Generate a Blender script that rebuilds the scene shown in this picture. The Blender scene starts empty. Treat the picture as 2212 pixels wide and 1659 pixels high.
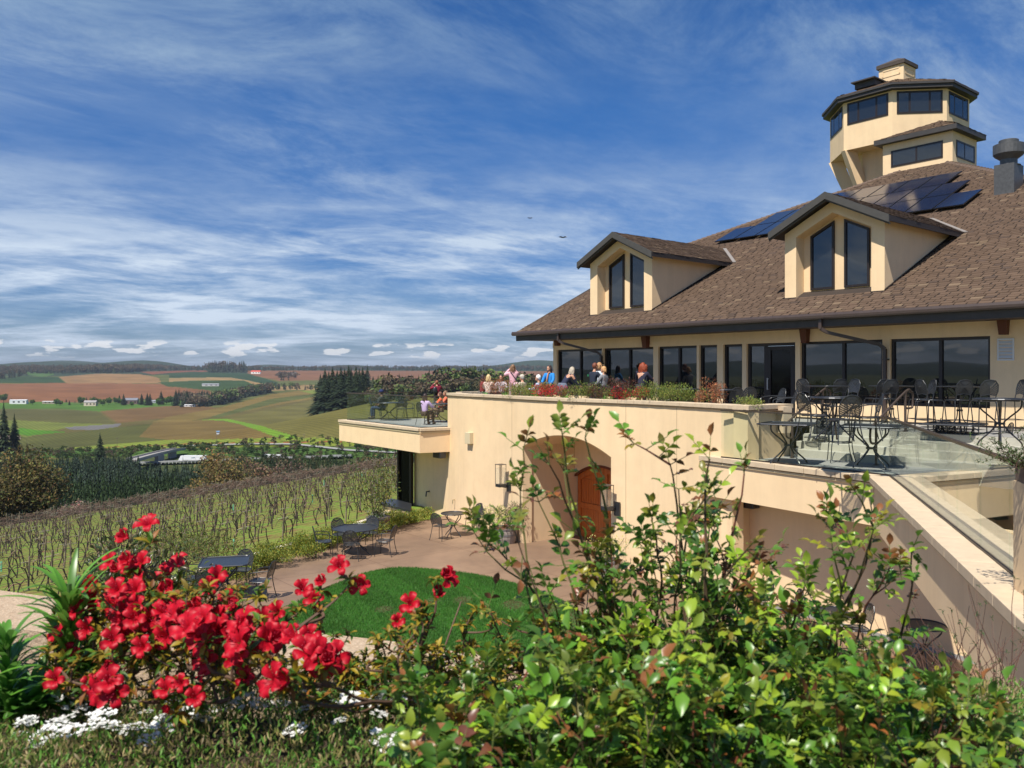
import bpy, bmesh, math, random
import numpy as np
from mathutils import Vector, Matrix, noise as mnoise
random.seed(7); RNG = np.random.default_rng(7)
R = math.radians; PI = math.pi
scene = bpy.context.scene
COL = scene.collection
F, CX, HY = 1790.0, 1106.0, 806.0          # survey of the place: focal length and horizon of the view used to measure it

def at(px, py, Y):                          # point seen at (px,py) at depth Y
    return Vector(((px-CX)/F*Y, Y, (HY-py)/F*Y))
def gp(px, py, z):                          # point of the horizontal plane z
    Y = F*(-z)/(py-HY); return Vector(((px-CX)/F*Y, Y, z))

# ---------------------------------------------------------------- building frame
D1 = Vector((.6287, -.7777, 0)); PP = Vector((.7777, .6287, 0)); E0 = Vector((.167, 33.2, 0))
S = 1.046; UF = 1.255; ZE = 1.642; TAN = .471; DECK = -1.36; MID = -2.05; PATIO = -5.65
def B(w, u, z): return E0 + D1*w + PP*u + Vector((0, 0, z))
DP = E0.dot(PP)
def onu(px, py, u):                         # (w,z) of a pixel on the vertical plane u
    r = (px-CX)/F; Y = (DP+u)/(r*PP.x+PP.y); X = r*Y
    return ((X-E0.x)*D1.x+(Y-E0.y)*D1.y, (HY-py)/F*Y)
def onroof(px, py):
    r = (px-CX)/F; s = (HY-py)/F; a = r*PP.x+PP.y
    Y = (ZE-TAN*DP)/(s-TAN*a); u = Y*a-DP
    return ((r*Y-E0.x)*D1.x+(Y-E0.y)*D1.y, u, s*Y)

# ---------------------------------------------------------------- object helpers
def tag(o, label=None, cat=None, group=None, kind=None):
    if label: o['label'] = label
    if cat: o['category'] = cat
    if group: o['group'] = group
    if kind: o['kind'] = kind
    return o
def link(name, me, parent=None):
    o = bpy.data.objects.new(name, me); COL.objects.link(o)
    if parent is not None: o.parent = parent
    return o
def thing(name, label, cat, loc=(0, 0, 0), rz=0, group=None):
    o = link(name, None); o.location = loc; o.rotation_euler = (0, 0, rz); o.empty_display_size = .2
    return tag(o, label, cat, group)
def wpos(o):                                # location chain (things are unrotated when parts are made in world space)
    v = Vector(o.location)
    while o.parent: o = o.parent; v += Vector(o.location)
    return v
def dup(root, loc, rz=0, label=None, group=None, scale=None):
    r = root.copy(); COL.objects.link(r); r.location = loc; r.rotation_euler = (0, 0, rz)
    if scale: r.scale = (scale,)*3 if not hasattr(scale, '__len__') else scale
    if label: r['label'] = label
    if group: r['group'] = group
    for ch in list(root.children):
        c = ch.copy(); COL.objects.link(c); c.parent = r
        for g in ch.children:
            d = g.copy(); COL.objects.link(d); d.parent = c
    return r
class MB:
    """collects geometry of one part"""
    def __init__(s): s.v = []; s.f = []; s.m = []; s.mi = 0; s.c = []; s.uv = []
    def add(s, vs, fs):
        b = len(s.v); s.v += [tuple(v) for v in vs]
        for f in fs: s.f.append([b+i for i in f]); s.m.append(s.mi)
        return b
    def quad(s, a, b, c, d): s.add([a, b, c, d], [(0, 1, 2, 3)])
    def poly(s, pts): s.add(pts, [tuple(range(len(pts)))])
    def hexa(s, lo, hi):                    # prism between two polygons of n points
        n = len(lo); fs = [tuple(reversed(range(n))), tuple(range(n, 2*n))]
        for i in range(n): j = (i+1) % n; fs.append((i, j, n+j, n+i))
        s.add(list(lo)+list(hi), fs)
    def box(s, x0, x1, y0, y1, z0, z1, M=None):
        lo = [Vector(p) for p in ((x0, y0, z0), (x1, y0, z0), (x1, y1, z0), (x0, y1, z0))]
        hi = [Vector((p.x, p.y, z1)) for p in lo]
        if M is not None: lo = [M @ p for p in lo]; hi = [M @ p for p in hi]
        s.hexa(lo, hi)
    def bbox(s, w0, w1, u0, u1, z0, z1):    # box in the building frame
        s.hexa([B(w0, u0, z0), B(w1, u0, z0), B(w1, u1, z0), B(w0, u1, z0)], [B(w0, u0, z1), B(w1, u0, z1), B(w1, u1, z1), B(w0, u1, z1)])
    def bar(s, a, b, wd, hg, up=Vector((0, 0, 1))):   # rectangular bar a->b
        a = Vector(a); b = Vector(b); d = (b-a).normalized(); x = d.cross(up)
        if x.length < 1e-4: x = Vector((1, 0, 0))
        x.normalize(); y = x.cross(d).normalized(); x *= wd/2; y *= hg/2
        s.hexa([a-x-y, a+x-y, a+x+y, a-x+y], [b-x-y, b+x-y, b+x+y, b-x+y])
    def tube(s, pts, r, n=6, closed=False, caps=True):
        pts = [Vector(p) for p in pts]; N = len(pts)
        rs = r if hasattr(r, '__len__') else [r]*N
        ref = None; rings = []
        for i, p in enumerate(pts):
            if closed: t = (pts[(i+1) % N]-pts[i-1])
            else: t = pts[min(i+1, N-1)]-pts[max(i-1, 0)]
            if t.length < 1e-9: t = Vector((0, 0, 1))
            t.normalize()
            if ref is None: ref = t.orthogonal().normalized()
            ref = (ref - t*ref.dot(t))
            if ref.length < 1e-5: ref = t.orthogonal()
            ref.normalize(); q = t.cross(ref)
            rings.append([p + (ref*math.cos(2*PI*k/n)+q*math.sin(2*PI*k/n))*rs[i] for k in range(n)])
        vs = [v for ring in rings for v in ring]; fs = []
        for i in range(N if closed else N-1):
            a = i*n; b = ((i+1) % N)*n
            for k in range(n): fs.append((a+k, a+(k+1) % n, b+(k+1) % n, b+k))
        if caps and not closed: fs.append(tuple(reversed(range(n)))); fs.append(tuple((N-1)*n+k for k in range(n)))
        s.add(vs, fs)
    def lathe(s, prof, n=16, c=(0, 0, 0)):
        vs = []; fs = []; c = Vector(c)
        for r_, z in prof:
            for k in range(n): vs.append(c+Vector((r_*math.cos(2*PI*k/n), r_*math.sin(2*PI*k/n), z)))
        for i in range(len(prof)-1):
            for k in range(n): fs.append((i*n+k, i*n+(k+1) % n, (i+1)*n+(k+1) % n, (i+1)*n+k))
        fs.append(tuple(reversed(range(n)))); fs.append(tuple((len(prof)-1)*n+k for k in range(n)))
        s.add(vs, fs)
    def ball(s, c, rx, ry=None, rz=None, n=10, m=7, rot=None):
        ry = ry or rx; rz = rz or rx; vs = []; fs = []; c = Vector(c)
        for i in range(m+1):
            th = PI*i/m
            for k in range(n):
                p = Vector((rx*math.sin(th)*math.cos(2*PI*k/n), ry*math.sin(th)*math.sin(2*PI*k/n), rz*math.cos(th)))
                if rot is not None: p = rot @ p
                vs.append(c+p)
        for i in range(m):
            for k in range(n): fs.append((i*n+k, (i+1)*n+k, (i+1)*n+(k+1) % n, i*n+(k+1) % n))
        s.add(vs, fs)
    def build(s, name, mat, parent=None, smooth=False, world=True, bevel=0, cols=None):
        off = wpos(parent) if (parent is not None and world) else Vector((0, 0, 0))
        me = bpy.data.meshes.new(name)
        me.from_pydata([(v[0]-off.x, v[1]-off.y, v[2]-off.z) for v in s.v], [], s.f)
        for m in (mat if isinstance(mat, (list, tuple)) else [mat]): me.materials.append(m)
        if max(s.m, default=0): me.polygons.foreach_set('material_index', s.m)
        bm = bmesh.new(); bm.from_mesh(me); bmesh.ops.recalc_face_normals(bm, faces=bm.faces); bm.to_mesh(me); bm.free()
        if smooth: me.polygons.foreach_set('use_smooth', [True]*len(me.polygons))
        if cols is not None: setcol(me, cols)
        me.update(); o = link(name, me, parent)
        if bevel:
            b = o.modifiers.new('bevel', 'BEVEL'); b.width = bevel; b.segments = 2; b.limit_method = 'ANGLE'
        return o
def setcol(me, cols):                        # per-face colour
    a = me.color_attributes.new('Col', 'FLOAT_COLOR', 'CORNER')
    cols = np.asarray(cols, dtype=np.float32)
    tot = np.empty(len(me.polygons), dtype=np.int32); me.polygons.foreach_get('loop_total', tot)
    arr = np.repeat(cols, tot, axis=0); arr = np.concatenate([arr, np.ones((len(arr), 1), np.float32)], 1)
    a.data.foreach_set('color', arr.ravel())
def npmesh(name, V, Fq, mat, parent=None, cols=None, smooth=False, local=True):
    """V (N,3), Fq (M,k) arrays of same-size faces"""
    me = bpy.data.meshes.new(name); V = np.asarray(V, np.float32); Fq = np.asarray(Fq, np.int32)
    M_, k = Fq.shape
    if parent is not None and not local: V = V-np.array(wpos(parent), np.float32)
    me.vertices.add(len(V)); me.vertices.foreach_set('co', V.ravel())
    me.loops.add(M_*k); me.loops.foreach_set('vertex_index', Fq.ravel())
    me.polygons.add(M_); me.polygons.foreach_set('loop_start', np.arange(0, M_*k, k, dtype=np.int32))
    for m in (mat if isinstance(mat, (list, tuple)) else [mat]): me.materials.append(m)
    me.update(calc_edges=True)
    if smooth: me.polygons.foreach_set('use_smooth', np.ones(M_, bool))
    if cols is not None: setcol(me, cols)
    me.validate()
    return link(name, me, parent)

# ---------------------------------------------------------------- materials
MATS = {}
def N(nt, t, **kw):
    n = nt.nodes.new(t)
    for k, v in kw.items():
        if k.startswith('i_'): n.inputs[k[2:].replace('_', ' ')].default_value = v
        else: setattr(n, k, v)
    return n
def mat(name, col=(.5, .5, .5), rough=.6, var=.0, vs=3., bump=0., bs=60., metal=0., spec=.5, attr=False, col2=None, coat=0, transl=0., detail=5., ior=1.5, stretch=None, bdist=.01):
    if name in MATS: return MATS[name]
    m = bpy.data.materials.new(name); MATS[name] = m; m.use_nodes = True; nt = m.node_tree; L = nt.links
    p = nt.nodes['Principled BSDF']; out = nt.nodes['Material Output']
    p.inputs['Roughness'].default_value = rough; p.inputs['Metallic'].default_value = metal
    p.inputs['Specular IOR Level'].default_value = spec; p.inputs['IOR'].default_value = ior
    p.inputs['Coat Weight'].default_value = coat
    p.inputs['Base Color'].default_value = (*col, 1)
    tc = N(nt, 'ShaderNodeTexCoord'); vec = tc.outputs['Object']
    if stretch:
        mp = N(nt, 'ShaderNodeMapping'); mp.inputs['Scale'].default_value = stretch; L.new(vec, mp.inputs['Vector']); vec = mp.outputs[0]
    src = None
    if attr:
        a = N(nt, 'ShaderNodeVertexColor', layer_name='Col'); src = a.outputs['Color']
    if var or col2:
        n1 = N(nt, 'ShaderNodeTexNoise', i_Scale=vs, i_Detail=detail, i_Roughness=.62); L.new(vec, n1.inputs['Vector'])
        rp = N(nt, 'ShaderNodeMapRange'); rp.inputs[1].default_value = .3; rp.inputs[2].default_value = .7; L.new(n1.outputs[0], rp.inputs[0])
        if col2:
            mx = N(nt, 'ShaderNodeMix', data_type='RGBA'); L.new(rp.outputs[0], mx.inputs[0]); mx.inputs[6].default_value = (*col, 1); mx.inputs[7].default_value = (*col2, 1); src = mx.outputs[2]
        if var:
            rp2 = N(nt, 'ShaderNodeMapRange'); rp2.inputs[1].default_value = .25; rp2.inputs[2].default_value = .75; rp2.inputs[3].default_value = 1-var; rp2.inputs[4].default_value = 1+var
            n2 = N(nt, 'ShaderNodeTexNoise', i_Scale=vs*2.7, i_Detail=detail, i_Roughness=.65); L.new(vec, n2.inputs['Vector']); L.new(n2.outputs[0], rp2.inputs[0])
            vm = N(nt, 'ShaderNodeVectorMath', operation='SCALE'); L.new(rp2.outputs[0], vm.inputs['Scale'])
            if src: L.new(src, vm.inputs[0])
            else: vm.inputs[0].default_value = col
            src = vm.outputs[0]
    if src: L.new(src, p.inputs['Base Color'])
    if bump:
        nb = N(nt, 'ShaderNodeTexNoise', i_Scale=bs, i_Detail=4.); L.new(vec, nb.inputs['Vector'])
        b = N(nt, 'ShaderNodeBump', i_Strength=bump, i_Distance=bdist); L.new(nb.outputs[0], b.inputs['Height']); L.new(b.outputs[0], p.inputs['Normal'])
    if transl:
        tr = N(nt, 'ShaderNodeBsdfTranslucent'); mx = N(nt, 'ShaderNodeMixShader'); mx.inputs[0].default_value = transl
        if src:
            g = N(nt, 'ShaderNodeGamma'); g.inputs[1].default_value = .8; L.new(src, g.inputs[0]); L.new(g.outputs[0], tr.inputs['Color'])
        else: tr.inputs['Color'].default_value = (*[c**.8 for c in col], 1)
        L.new(p.outputs[0], mx.inputs[1]); L.new(tr.outputs[0], mx.inputs[2]); L.new(mx.outputs[0], out.inputs[0])
    return m
def seethrough(name, base, alpha, rough=.3, metal=0., pattern=0.):   # perforated sheet metal / clear glass
    if name in MATS: return MATS[name]
    m = mat(name, base, rough, metal=metal); nt = m.node_tree; L = nt.links
    p = nt.nodes['Principled BSDF']; out = nt.nodes['Material Output']
    t = N(nt, 'ShaderNodeBsdfTransparent'); mx = N(nt, 'ShaderNodeMixShader')
    if pattern:
        tc = N(nt, 'ShaderNodeTexCoord'); v = N(nt, 'ShaderNodeTexVoronoi', i_Scale=pattern, i_Randomness=0.); L.new(tc.outputs['Object'], v.inputs['Vector'])
        gt = N(nt, 'ShaderNodeMath', operation='GREATER_THAN'); gt.inputs[1].default_value = alpha; L.new(v.outputs[0], gt.inputs[0]); L.new(gt.outputs[0], mx.inputs[0])
    else: mx.inputs[0].default_value = alpha
    L.new(t.outputs[0], mx.inputs[1]); L.new(p.outputs[0], mx.inputs[2]); L.new(mx.outputs[0], out.inputs[0])
    return m
def glass(name, tint=(.75, .9, .82), refl=1.):
    if name in MATS: return MATS[name]
    m = bpy.data.materials.new(name); MATS[name] = m; m.use_nodes = True; nt = m.node_tree; L = nt.links; nt.nodes.remove(nt.nodes['Principled BSDF'])
    out = nt.nodes['Material Output']; t = N(nt, 'ShaderNodeBsdfTransparent'); t.inputs[0].default_value = (*tint, 1)
    g = N(nt, 'ShaderNodeBsdfGlossy', i_Roughness=.01); lw = N(nt, 'ShaderNodeLayerWeight'); lw.inputs[0].default_value = .5; mx = N(nt, 'ShaderNodeMixShader')
    pw = N(nt, 'ShaderNodeMath', operation='POWER'); pw.inputs[1].default_value = 4.; L.new(lw.outputs['Facing'], pw.inputs[0])
    ml = N(nt, 'ShaderNodeMath', operation='MULTIPLY_ADD'); ml.inputs[1].default_value = .8*refl; ml.inputs[2].default_value = .035*refl; L.new(pw.outputs[0], ml.inputs[0]); L.new(ml.outputs[0], mx.inputs[0])
    L.new(t.outputs[0], mx.inputs[1]); L.new(g.outputs[0], mx.inputs[2]); L.new(mx.outputs[0], out.inputs[0])
    return m

STUCCO = mat('stucco', (.78, .57, .34), .85, var=.045, vs=.9, bump=.25, bs=45, col2=(.81, .605, .37), bdist=.006)
def add_streaks(m):                          # rain streaks and uneven trowelling of the render coat
    nt = m.node_tree; L = nt.links; p = nt.nodes['Principled BSDF']; src = p.inputs['Base Color'].links[0].from_socket
    tc = N(nt, 'ShaderNodeTexCoord'); mp = N(nt, 'ShaderNodeMapping'); mp.inputs['Scale'].default_value = (1.6, 1.6, .12); L.new(tc.outputs['Object'], mp.inputs[0])
    n = N(nt, 'ShaderNodeTexNoise', i_Scale=1.1, i_Detail=6., i_Roughness=.7); L.new(mp.outputs[0], n.inputs[0])
    r = N(nt, 'ShaderNodeMapRange'); r.inputs[1].default_value = .45; r.inputs[2].default_value = .75; r.inputs[3].default_value = 1.; r.inputs[4].default_value = .90; L.new(n.outputs[0], r.inputs[0])
    vm = N(nt, 'ShaderNodeVectorMath', operation='SCALE'); L.new(src, vm.inputs[0]); L.new(r.outputs[0], vm.inputs['Scale']); L.new(vm.outputs[0], p.inputs['Base Color'])
add_streaks(STUCCO)
COPING = mat('coping_stone', (.56, .44, .30), .8, var=.12, vs=2, bump=.3, bs=120)
BRONZE = mat('dark_bronze', (.018, .012, .011), .45, var=.2, vs=3)
FASCIA = mat('dark_fascia', (.045, .04, .038), .6, var=.2, vs=1.5)
FASCIA2 = mat('grey_fascia', (.055, .052, .048), .7, var=.15, vs=2)
SOFFIT = mat('brown_soffit', (.05, .03, .022), .7)
IRON = mat('black_iron', (.022, .024, .028), .35, spec=.6)
MESHM = seethrough('perforated_steel', (.028, .03, .034), .33, .4, pattern=95.)
PANE = mat('tinted_pane', (.012, .014, .016), .015, spec=.5, ior=1.85)
GLASS = glass('clear_glass', (.945, .98, .96), .75)
CONC = mat('deck_concrete', (.30, .29, .27), .8, var=.12, vs=1.2, bump=.2, bs=40, col2=(.25, .25, .24))
PATIOM = mat('patio_concrete', (.27, .175, .11), .62, var=.1, vs=.7, bump=.12, bs=30, col2=(.20, .125, .08), detail=8)

# ---------------------------------------------------------------- camera, sun, sky
cam = bpy.data.cameras.new('camera'); co = bpy.data.objects.new('camera', cam); COL.objects.link(co)
co.location = (0, 0, 0); co.rotation_euler = (R(90), 0, 0)
cam.sensor_width = 36; cam.lens = 36*F/2212; cam.shift_y = -(829.5-HY)/2212; cam.clip_start = .05; cam.clip_end = 60000
cam.dof.use_dof = True; cam.dof.focus_distance = 22; cam.dof.aperture_fstop = 7.
scene.camera = co
SUN_AZ, SUN_EL = 57., 58.                     # shadows fall towards (cos az, sin az)
sl = bpy.data.lights.new('sun', 'SUN'); sl.energy = 5.0; sl.angle = R(.53); sl.color = (1., .94, .84)
so = bpy.data.objects.new('sun', sl); COL.objects.link(so)
a, e = R(SUN_AZ), R(SUN_EL)
sdir = Vector((math.cos(a)*math.cos(e), math.sin(a)*math.cos(e), -math.sin(e)))
so.rotation_euler = sdir.to_track_quat('-Z', 'Y').to_euler(); so.location = (0, 0, 60)
w = bpy.data.worlds.new('World'); scene.world = w; w.use_nodes = True; nt = w.node_tree; L = nt.links
bg = nt.nodes['Background']; bg.inputs['Strength'].default_value = .064
sky = N(nt, 'ShaderNodeTexSky', sky_type='NISHITA', sun_disc=False); sky.sun_elevation = e
sky.sun_rotation = math.atan2(-sdir.x, -sdir.y); sky.air_density = 1.0; sky.dust_density = .6; sky.ozone_density = 2.5; sky.altitude = 200
tc = N(nt, 'ShaderNodeTexCoord')
def M1(op, a, b=None, c=None, clamp=False):
    n = N(nt, 'ShaderNodeMath', operation=op); n.use_clamp = clamp
    for i, x in enumerate((a, b, c)):
        if x is None: continue
        if isinstance(x, (int, float)): n.inputs[i].default_value = x
        else: L.new(x, n.inputs[i])
    return n.outputs[0]
sep = N(nt, 'ShaderNodeSeparateXYZ'); L.new(tc.outputs['Generated'], sep.inputs[0])
zz = M1('MAXIMUM', sep.outputs[2], 0.0)
den = M1('ADD', zz, .13)
cxy = N(nt, 'ShaderNodeCombineXYZ'); L.new(M1('DIVIDE', sep.outputs[0], den), cxy.inputs[0]); L.new(M1('DIVIDE', sep.outputs[1], den), cxy.inputs[1])
def cloud(scale, rot, st, lo, hi, dist, det=9, rough=.62, off=(0, 0, 0)):
    mp = N(nt, 'ShaderNodeMapping', vector_type='TEXTURE'); mp.inputs['Rotation'].default_value = (0, 0, R(rot)); mp.inputs['Scale'].default_value = (st[0], st[1], 1); mp.inputs['Location'].default_value = off
    L.new(cxy.outputs[0], mp.inputs[0])
    n = N(nt, 'ShaderNodeTexNoise', i_Scale=scale, i_Detail=float(det), i_Roughness=rough, i_Distortion=dist); L.new(mp.outputs[0], n.inputs[0])
    r = N(nt, 'ShaderNodeMapRange', interpolation_type='SMOOTHSTEP'); r.inputs[1].default_value = lo; r.inputs[2].default_value = hi; L.new(n.outputs[0], r.inputs[0])
    return r.outputs[0]
big = cloud(.75, 30, (1.3, 1.), .40, .60, .3, 4, .5, (3.1, 1.7, 0))
wisp = cloud(2.1, 38, (1.8, 1.), .38, .74, .4, 14, .70, (.4, 2.2, 0))
veil = cloud(1.0, 62, (1.7, 1.), .38, .80, .35, 10, .66, (7.4, .3, 0))
lowz = N(nt, 'ShaderNodeMapRange', interpolation_type='SMOOTHSTEP'); lowz.inputs[1].default_value = .30; lowz.inputs[2].default_value = .09; L.new(zz, lowz.inputs[0])
low = cloud(1.5, 8, (1.8, 1.), .43, .68, .35, 12, .62, (1.2, 5.1, 0))
c1 = M1('MULTIPLY', M1('MULTIPLY', wisp, M1('ADD', M1('MULTIPLY', big, .8), .2)), .95)
c2 = M1('ADD', c1, M1('MULTIPLY', veil, .34))
c3 = M1('ADD', c2, M1('MULTIPLY', M1('MULTIPLY', low, lowz.outputs[0]), .85), clamp=True)
# small fair-weather cumulus low over the horizon
cm = N(nt, 'ShaderNodeMapping'); cm.inputs['Scale'].default_value = (26, 26, 95); L.new(tc.outputs['Generated'], cm.inputs[0])
cn = N(nt, 'ShaderNodeTexNoise', i_Scale=1., i_Detail=5., i_Roughness=.5); L.new(cm.outputs[0], cn.inputs[0])
bz = M1('ABSOLUTE', M1('SUBTRACT', zz, .027)); bm_ = M1('SUBTRACT', 1., M1('MULTIPLY', bz, 85.), clamp=True)
cum = N(nt, 'ShaderNodeMapRange', interpolation_type='SMOOTHSTEP'); cum.inputs[1].default_value = .552; cum.inputs[2].default_value = .60; L.new(M1('ADD', M1('MULTIPLY', bm_, .12), M1('SUBTRACT', cn.outputs[0], .07)), cum.inputs[0])
cumf = M1('MULTIPLY', cum.outputs[0], M1('MULTIPLY', bm_, 2., clamp=True))
# deepen the clear blue slightly (polarised look of the photograph's sky)
hs = N(nt, 'ShaderNodeMix', data_type='RGBA', blend_type='MULTIPLY'); hs.inputs[0].default_value = 1.; hr = N(nt, 'ShaderNodeMapRange'); hr.inputs[1].default_value = .02; hr.inputs[2].default_value = .30; L.new(zz, hr.inputs[0])
hm_ = N(nt, 'ShaderNodeMix', data_type='RGBA'); hm_.inputs[6].default_value = (.50, .74, 1.18, 1); hm_.inputs[7].default_value = (.25, .70, 1.24, 1); L.new(hr.outputs[0], hm_.inputs[0]); L.new(hm_.outputs[2], hs.inputs[7]); L.new(sky.outputs[0], hs.inputs[6])
zr = N(nt, 'ShaderNodeMapRange'); zr.inputs[1].default_value = 0.; zr.inputs[2].default_value = .30; zr.inputs[3].default_value = .80; zr.inputs[4].default_value = 1.; L.new(zz, zr.inputs[0])
hsv = N(nt, 'ShaderNodeVectorMath', operation='SCALE'); L.new(hs.outputs[2], hsv.inputs[0]); L.new(zr.outputs[0], hsv.inputs['Scale'])
mc = N(nt, 'ShaderNodeMix', data_type='RGBA'); L.new(c3, mc.inputs[0]); L.new(hsv.outputs[0], mc.inputs[6]); ch = N(nt, 'ShaderNodeMapRange', interpolation_type='SMOOTHSTEP'); ch.inputs[1].default_value = .05; ch.inputs[2].default_value = .42; L.new(zz, ch.inputs[0])
mcc = N(nt, 'ShaderNodeMix', data_type='RGBA'); mcc.inputs[6].default_value = (8.0, 9.3, 11., 1); mcc.inputs[7].default_value = (3.0, 4.6, 6.8, 1); L.new(ch.outputs[0], mcc.inputs[0]); L.new(mcc.outputs[2], mc.inputs[7])
mc2 = N(nt, 'ShaderNodeMix', data_type='RGBA'); L.new(M1('MULTIPLY', cumf, .8), mc2.inputs[0]); L.new(mc.outputs[2], mc2.inputs[6]); mc2.inputs[7].default_value = (12., 12., 12., 1)
L.new(mc2.outputs[2], bg.inputs['Color'])
vs_ = scene.view_settings; vs_.view_transform = 'Standard'; vs_.look = 'None'; vs_.gamma = 1; vs_.exposure = .42
# ================================================================ THE WINERY BUILDING
ZC = -.77
WC = [Vector(p+(0,)) for p in ((-2.53, 32.6), (-1.82, 31.0), (-.64, 29.3), (1.35, 25.8), (3.71, 23.0), (5.57, 19.58))]
bld = thing('winery_building', 'large cream stucco winery with brown shingle roof, dormers and octagonal lookout tower', 'building', B(9, 1.2, DECK))

def win_poly(parent, pts, o, xd, nrm, mull=(), fw=.06, dep=.10, name='window', matf=None):
    """window: frame bars round a convex polygon pts (x,z), mullions at x, one pane each"""
    o = Vector(o); xd = Vector(xd).normalized(); n = Vector(nrm).normalized(); Z = Vector((0, 0, 1))
    W3 = lambda x, z, d=0.: o+xd*x+Z*z+n*d
    f = MB(); c = Vector((sum(p[0] for p in pts)/len(pts), sum(p[1] for p in pts)/len(pts)))
    ins = []
    k = len(pts)
    def offs(i):                            # inset edge i
        a = Vector(pts[i]); b = Vector(pts[(i+1) % k]); d = (b-a).normalized(); q = Vector((-d.y, d.x))
        if q.dot(c-a) < 0: q = -q
        return a+q*fw, d
    for i in range(k):
        a, d = offs((i-1) % k); b, e_ = offs(i); cr = d.x*e_.y-d.y*e_.x
        t = ((b-a).x*e_.y-(b-a).y*e_.x)/cr; ins.append(a+d*t)
    for i in range(k):
        j = (i+1) % k
        A, Bq, C, D_ = pts[i], pts[j], ins[j], ins[i]
        f.hexa([W3(*A, -dep), W3(*Bq, -dep), W3(C.x, C.y, -dep), W3(D_.x, D_.y, -dep)], [W3(*A, .012), W3(*Bq, .012), W3(C.x, C.y, .012), W3(D_.x, D_.y, .012)])
    def ztop(x):
        zs = []
        for i in range(k):
            a = ins[i]; b = ins[(i+1) % k]
            if (a.x-x)*(b.x-x) <= 0 and abs(a.x-b.x) > 1e-6: zs.append(a.y+(b.y-a.y)*(x-a.x)/(b.x-a.x))
        return max(zs), min(zs)
    for mx in mull:
        zt, zb = ztop(mx); hw = fw*.55
        f.hexa([W3(mx-hw, zb, -dep+.01), W3(mx+hw, zb, -dep+.01), W3(mx+hw, zt, -dep+.01), W3(mx-hw, zt, -dep+.01)], [W3(mx-hw, zb, .006), W3(mx+hw, zb, .006), W3(mx+hw, zt, .006), W3(mx-hw, zt, .006)])
    fo = f.build(name, matf or BRONZE, parent)
    return fo, W3, ins
def add_pane(W3, ins, owner, dep=.05):
    g = MB(); g.poly([W3(p.x, p.y, -dep) for p in ins]); return g.build('pane', PANE, owner)
def add_window(parent, pts, o, xd, nrm, mull=(), fw=.06, dep=.1, name='window'):
    fo, W3, ins = win_poly(parent, pts, o, xd, nrm, mull, fw, dep, name)
    return fo, (W3, ins)

# ---- facade of the upper floor: piers, spandrels and header (UF .. UF+.3)
ZH = .93
opens = [(1.03, 3.56, -.88, [2.3]), (3.64, 6.11, -.88, [4.9]), (6.33, 8.02, -1.22, [7.2]), (8.12, 8.85, -1.22, []), (9.09, 9.82, -1.22, []), (9.98, 11.71, -1.355, []), (11.87, 14.39, -.88, [13.2]), (14.60, 17.14, -.88, [15.9])]
wl = MB(); x = .82
for (a_, b_, zb, mu) in opens:
    wl.bbox(x, a_, UF, UF+.3, -2.4, ZH); wl.bbox(a_, b_, UF, UF+.3, -2.4, zb); x = b_
wl.bbox(x, 24., UF, UF+.3, -2.4, ZH)
wl.bbox(.82, 24., UF, UF+.3, ZH, ZE-.30)
wl.bbox(.82, 1.12, UF+.3, 14.5, -6, ZE-.30)
wl.hexa([B(.84, 1.6, ZE-.3), B(1.1, 1.6, ZE-.3), B(1.1, 14, ZE-.3), B(.84, 14, ZE-.3)], [B(.84, 7.3, 4.9), B(1.1, 7.3, 4.9), B(1.1, 7.4, 4.9), B(.84, 7.4, 4.9)])
wl.build('upper_wall', STUCCO, bld)
b_ = MB(); b_.bbox(.9, 9.96, UF-.012, UF, DECK, DECK+.05); b_.bbox(11.73, 24, UF-.012, UF, DECK, DECK+.05); b_.build('wall_flashing', BRONZE, bld)
def nper(i): return -PP
for i, (a_, b_, zb, mu) in enumerate(opens):
    if i == 5: continue
    fo, pr = add_window(bld, [(a_, zb), (b_, zb), (b_, ZH), (a_, ZH)], B(0, UF+.10, 0), D1, -PP, mu, fw=.075, dep=.12)
    add_pane(pr[0], pr[1], fo)
# entrance door with side light
dr = MB()
for (p, q, z0, z1) in ((9.98, 10.07, DECK, ZH), (11.62, 11.71, DECK, ZH), (10.07, 11.62, ZH-.09, ZH), (10.57, 10.66, DECK, ZH-.09), (10.07, 10.57, DECK, DECK+.14), (10.66, 10.80, DECK+.02, ZH-.10), (11.5, 11.61, DECK+.02, ZH-.10), (10.80, 11.5, DECK+.02, DECK+.28), (10.80, 11.5, ZH-.22, ZH-.10)):
    dr.bbox(p, q, UF+.09, UF+.17, z0, z1)
dro = dr.build('entrance_door', BRONZE, bld)
g = MB(); g.quad(B(10.07, UF+.13, DECK+.14), B(10.57, UF+.13, DECK+.14), B(10.57, UF+.13, ZH-.09), B(10.07, UF+.13, ZH-.09)); g.build('side_light', PANE, dro)
DKP = mat('dark_doorway_glass', (.006, .006, .007), .06, spec=.25)
g = MB(); g.quad(B(10.8, UF+.13, DECK+.28), B(11.5, UF+.13, DECK+.28), B(11.5, UF+.13, ZH-.22), B(10.8, UF+.13, ZH-.22)); g.build('door_glass', DKP, dro)
g = MB(); g.tube([B(10.73, UF+.02, -.52), B(10.73, UF+.02, -.15)], .018); g.tube([B(10.73, UF+.09, -.50), B(10.73, UF+.02, -.50)], .012); g.tube([B(10.73, UF+.09, -.18), B(10.73, UF+.02, -.18)], .012)
g.build('handle', mat('satin_steel', (.5, .5, .5), .3, metal=1), dro)

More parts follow.
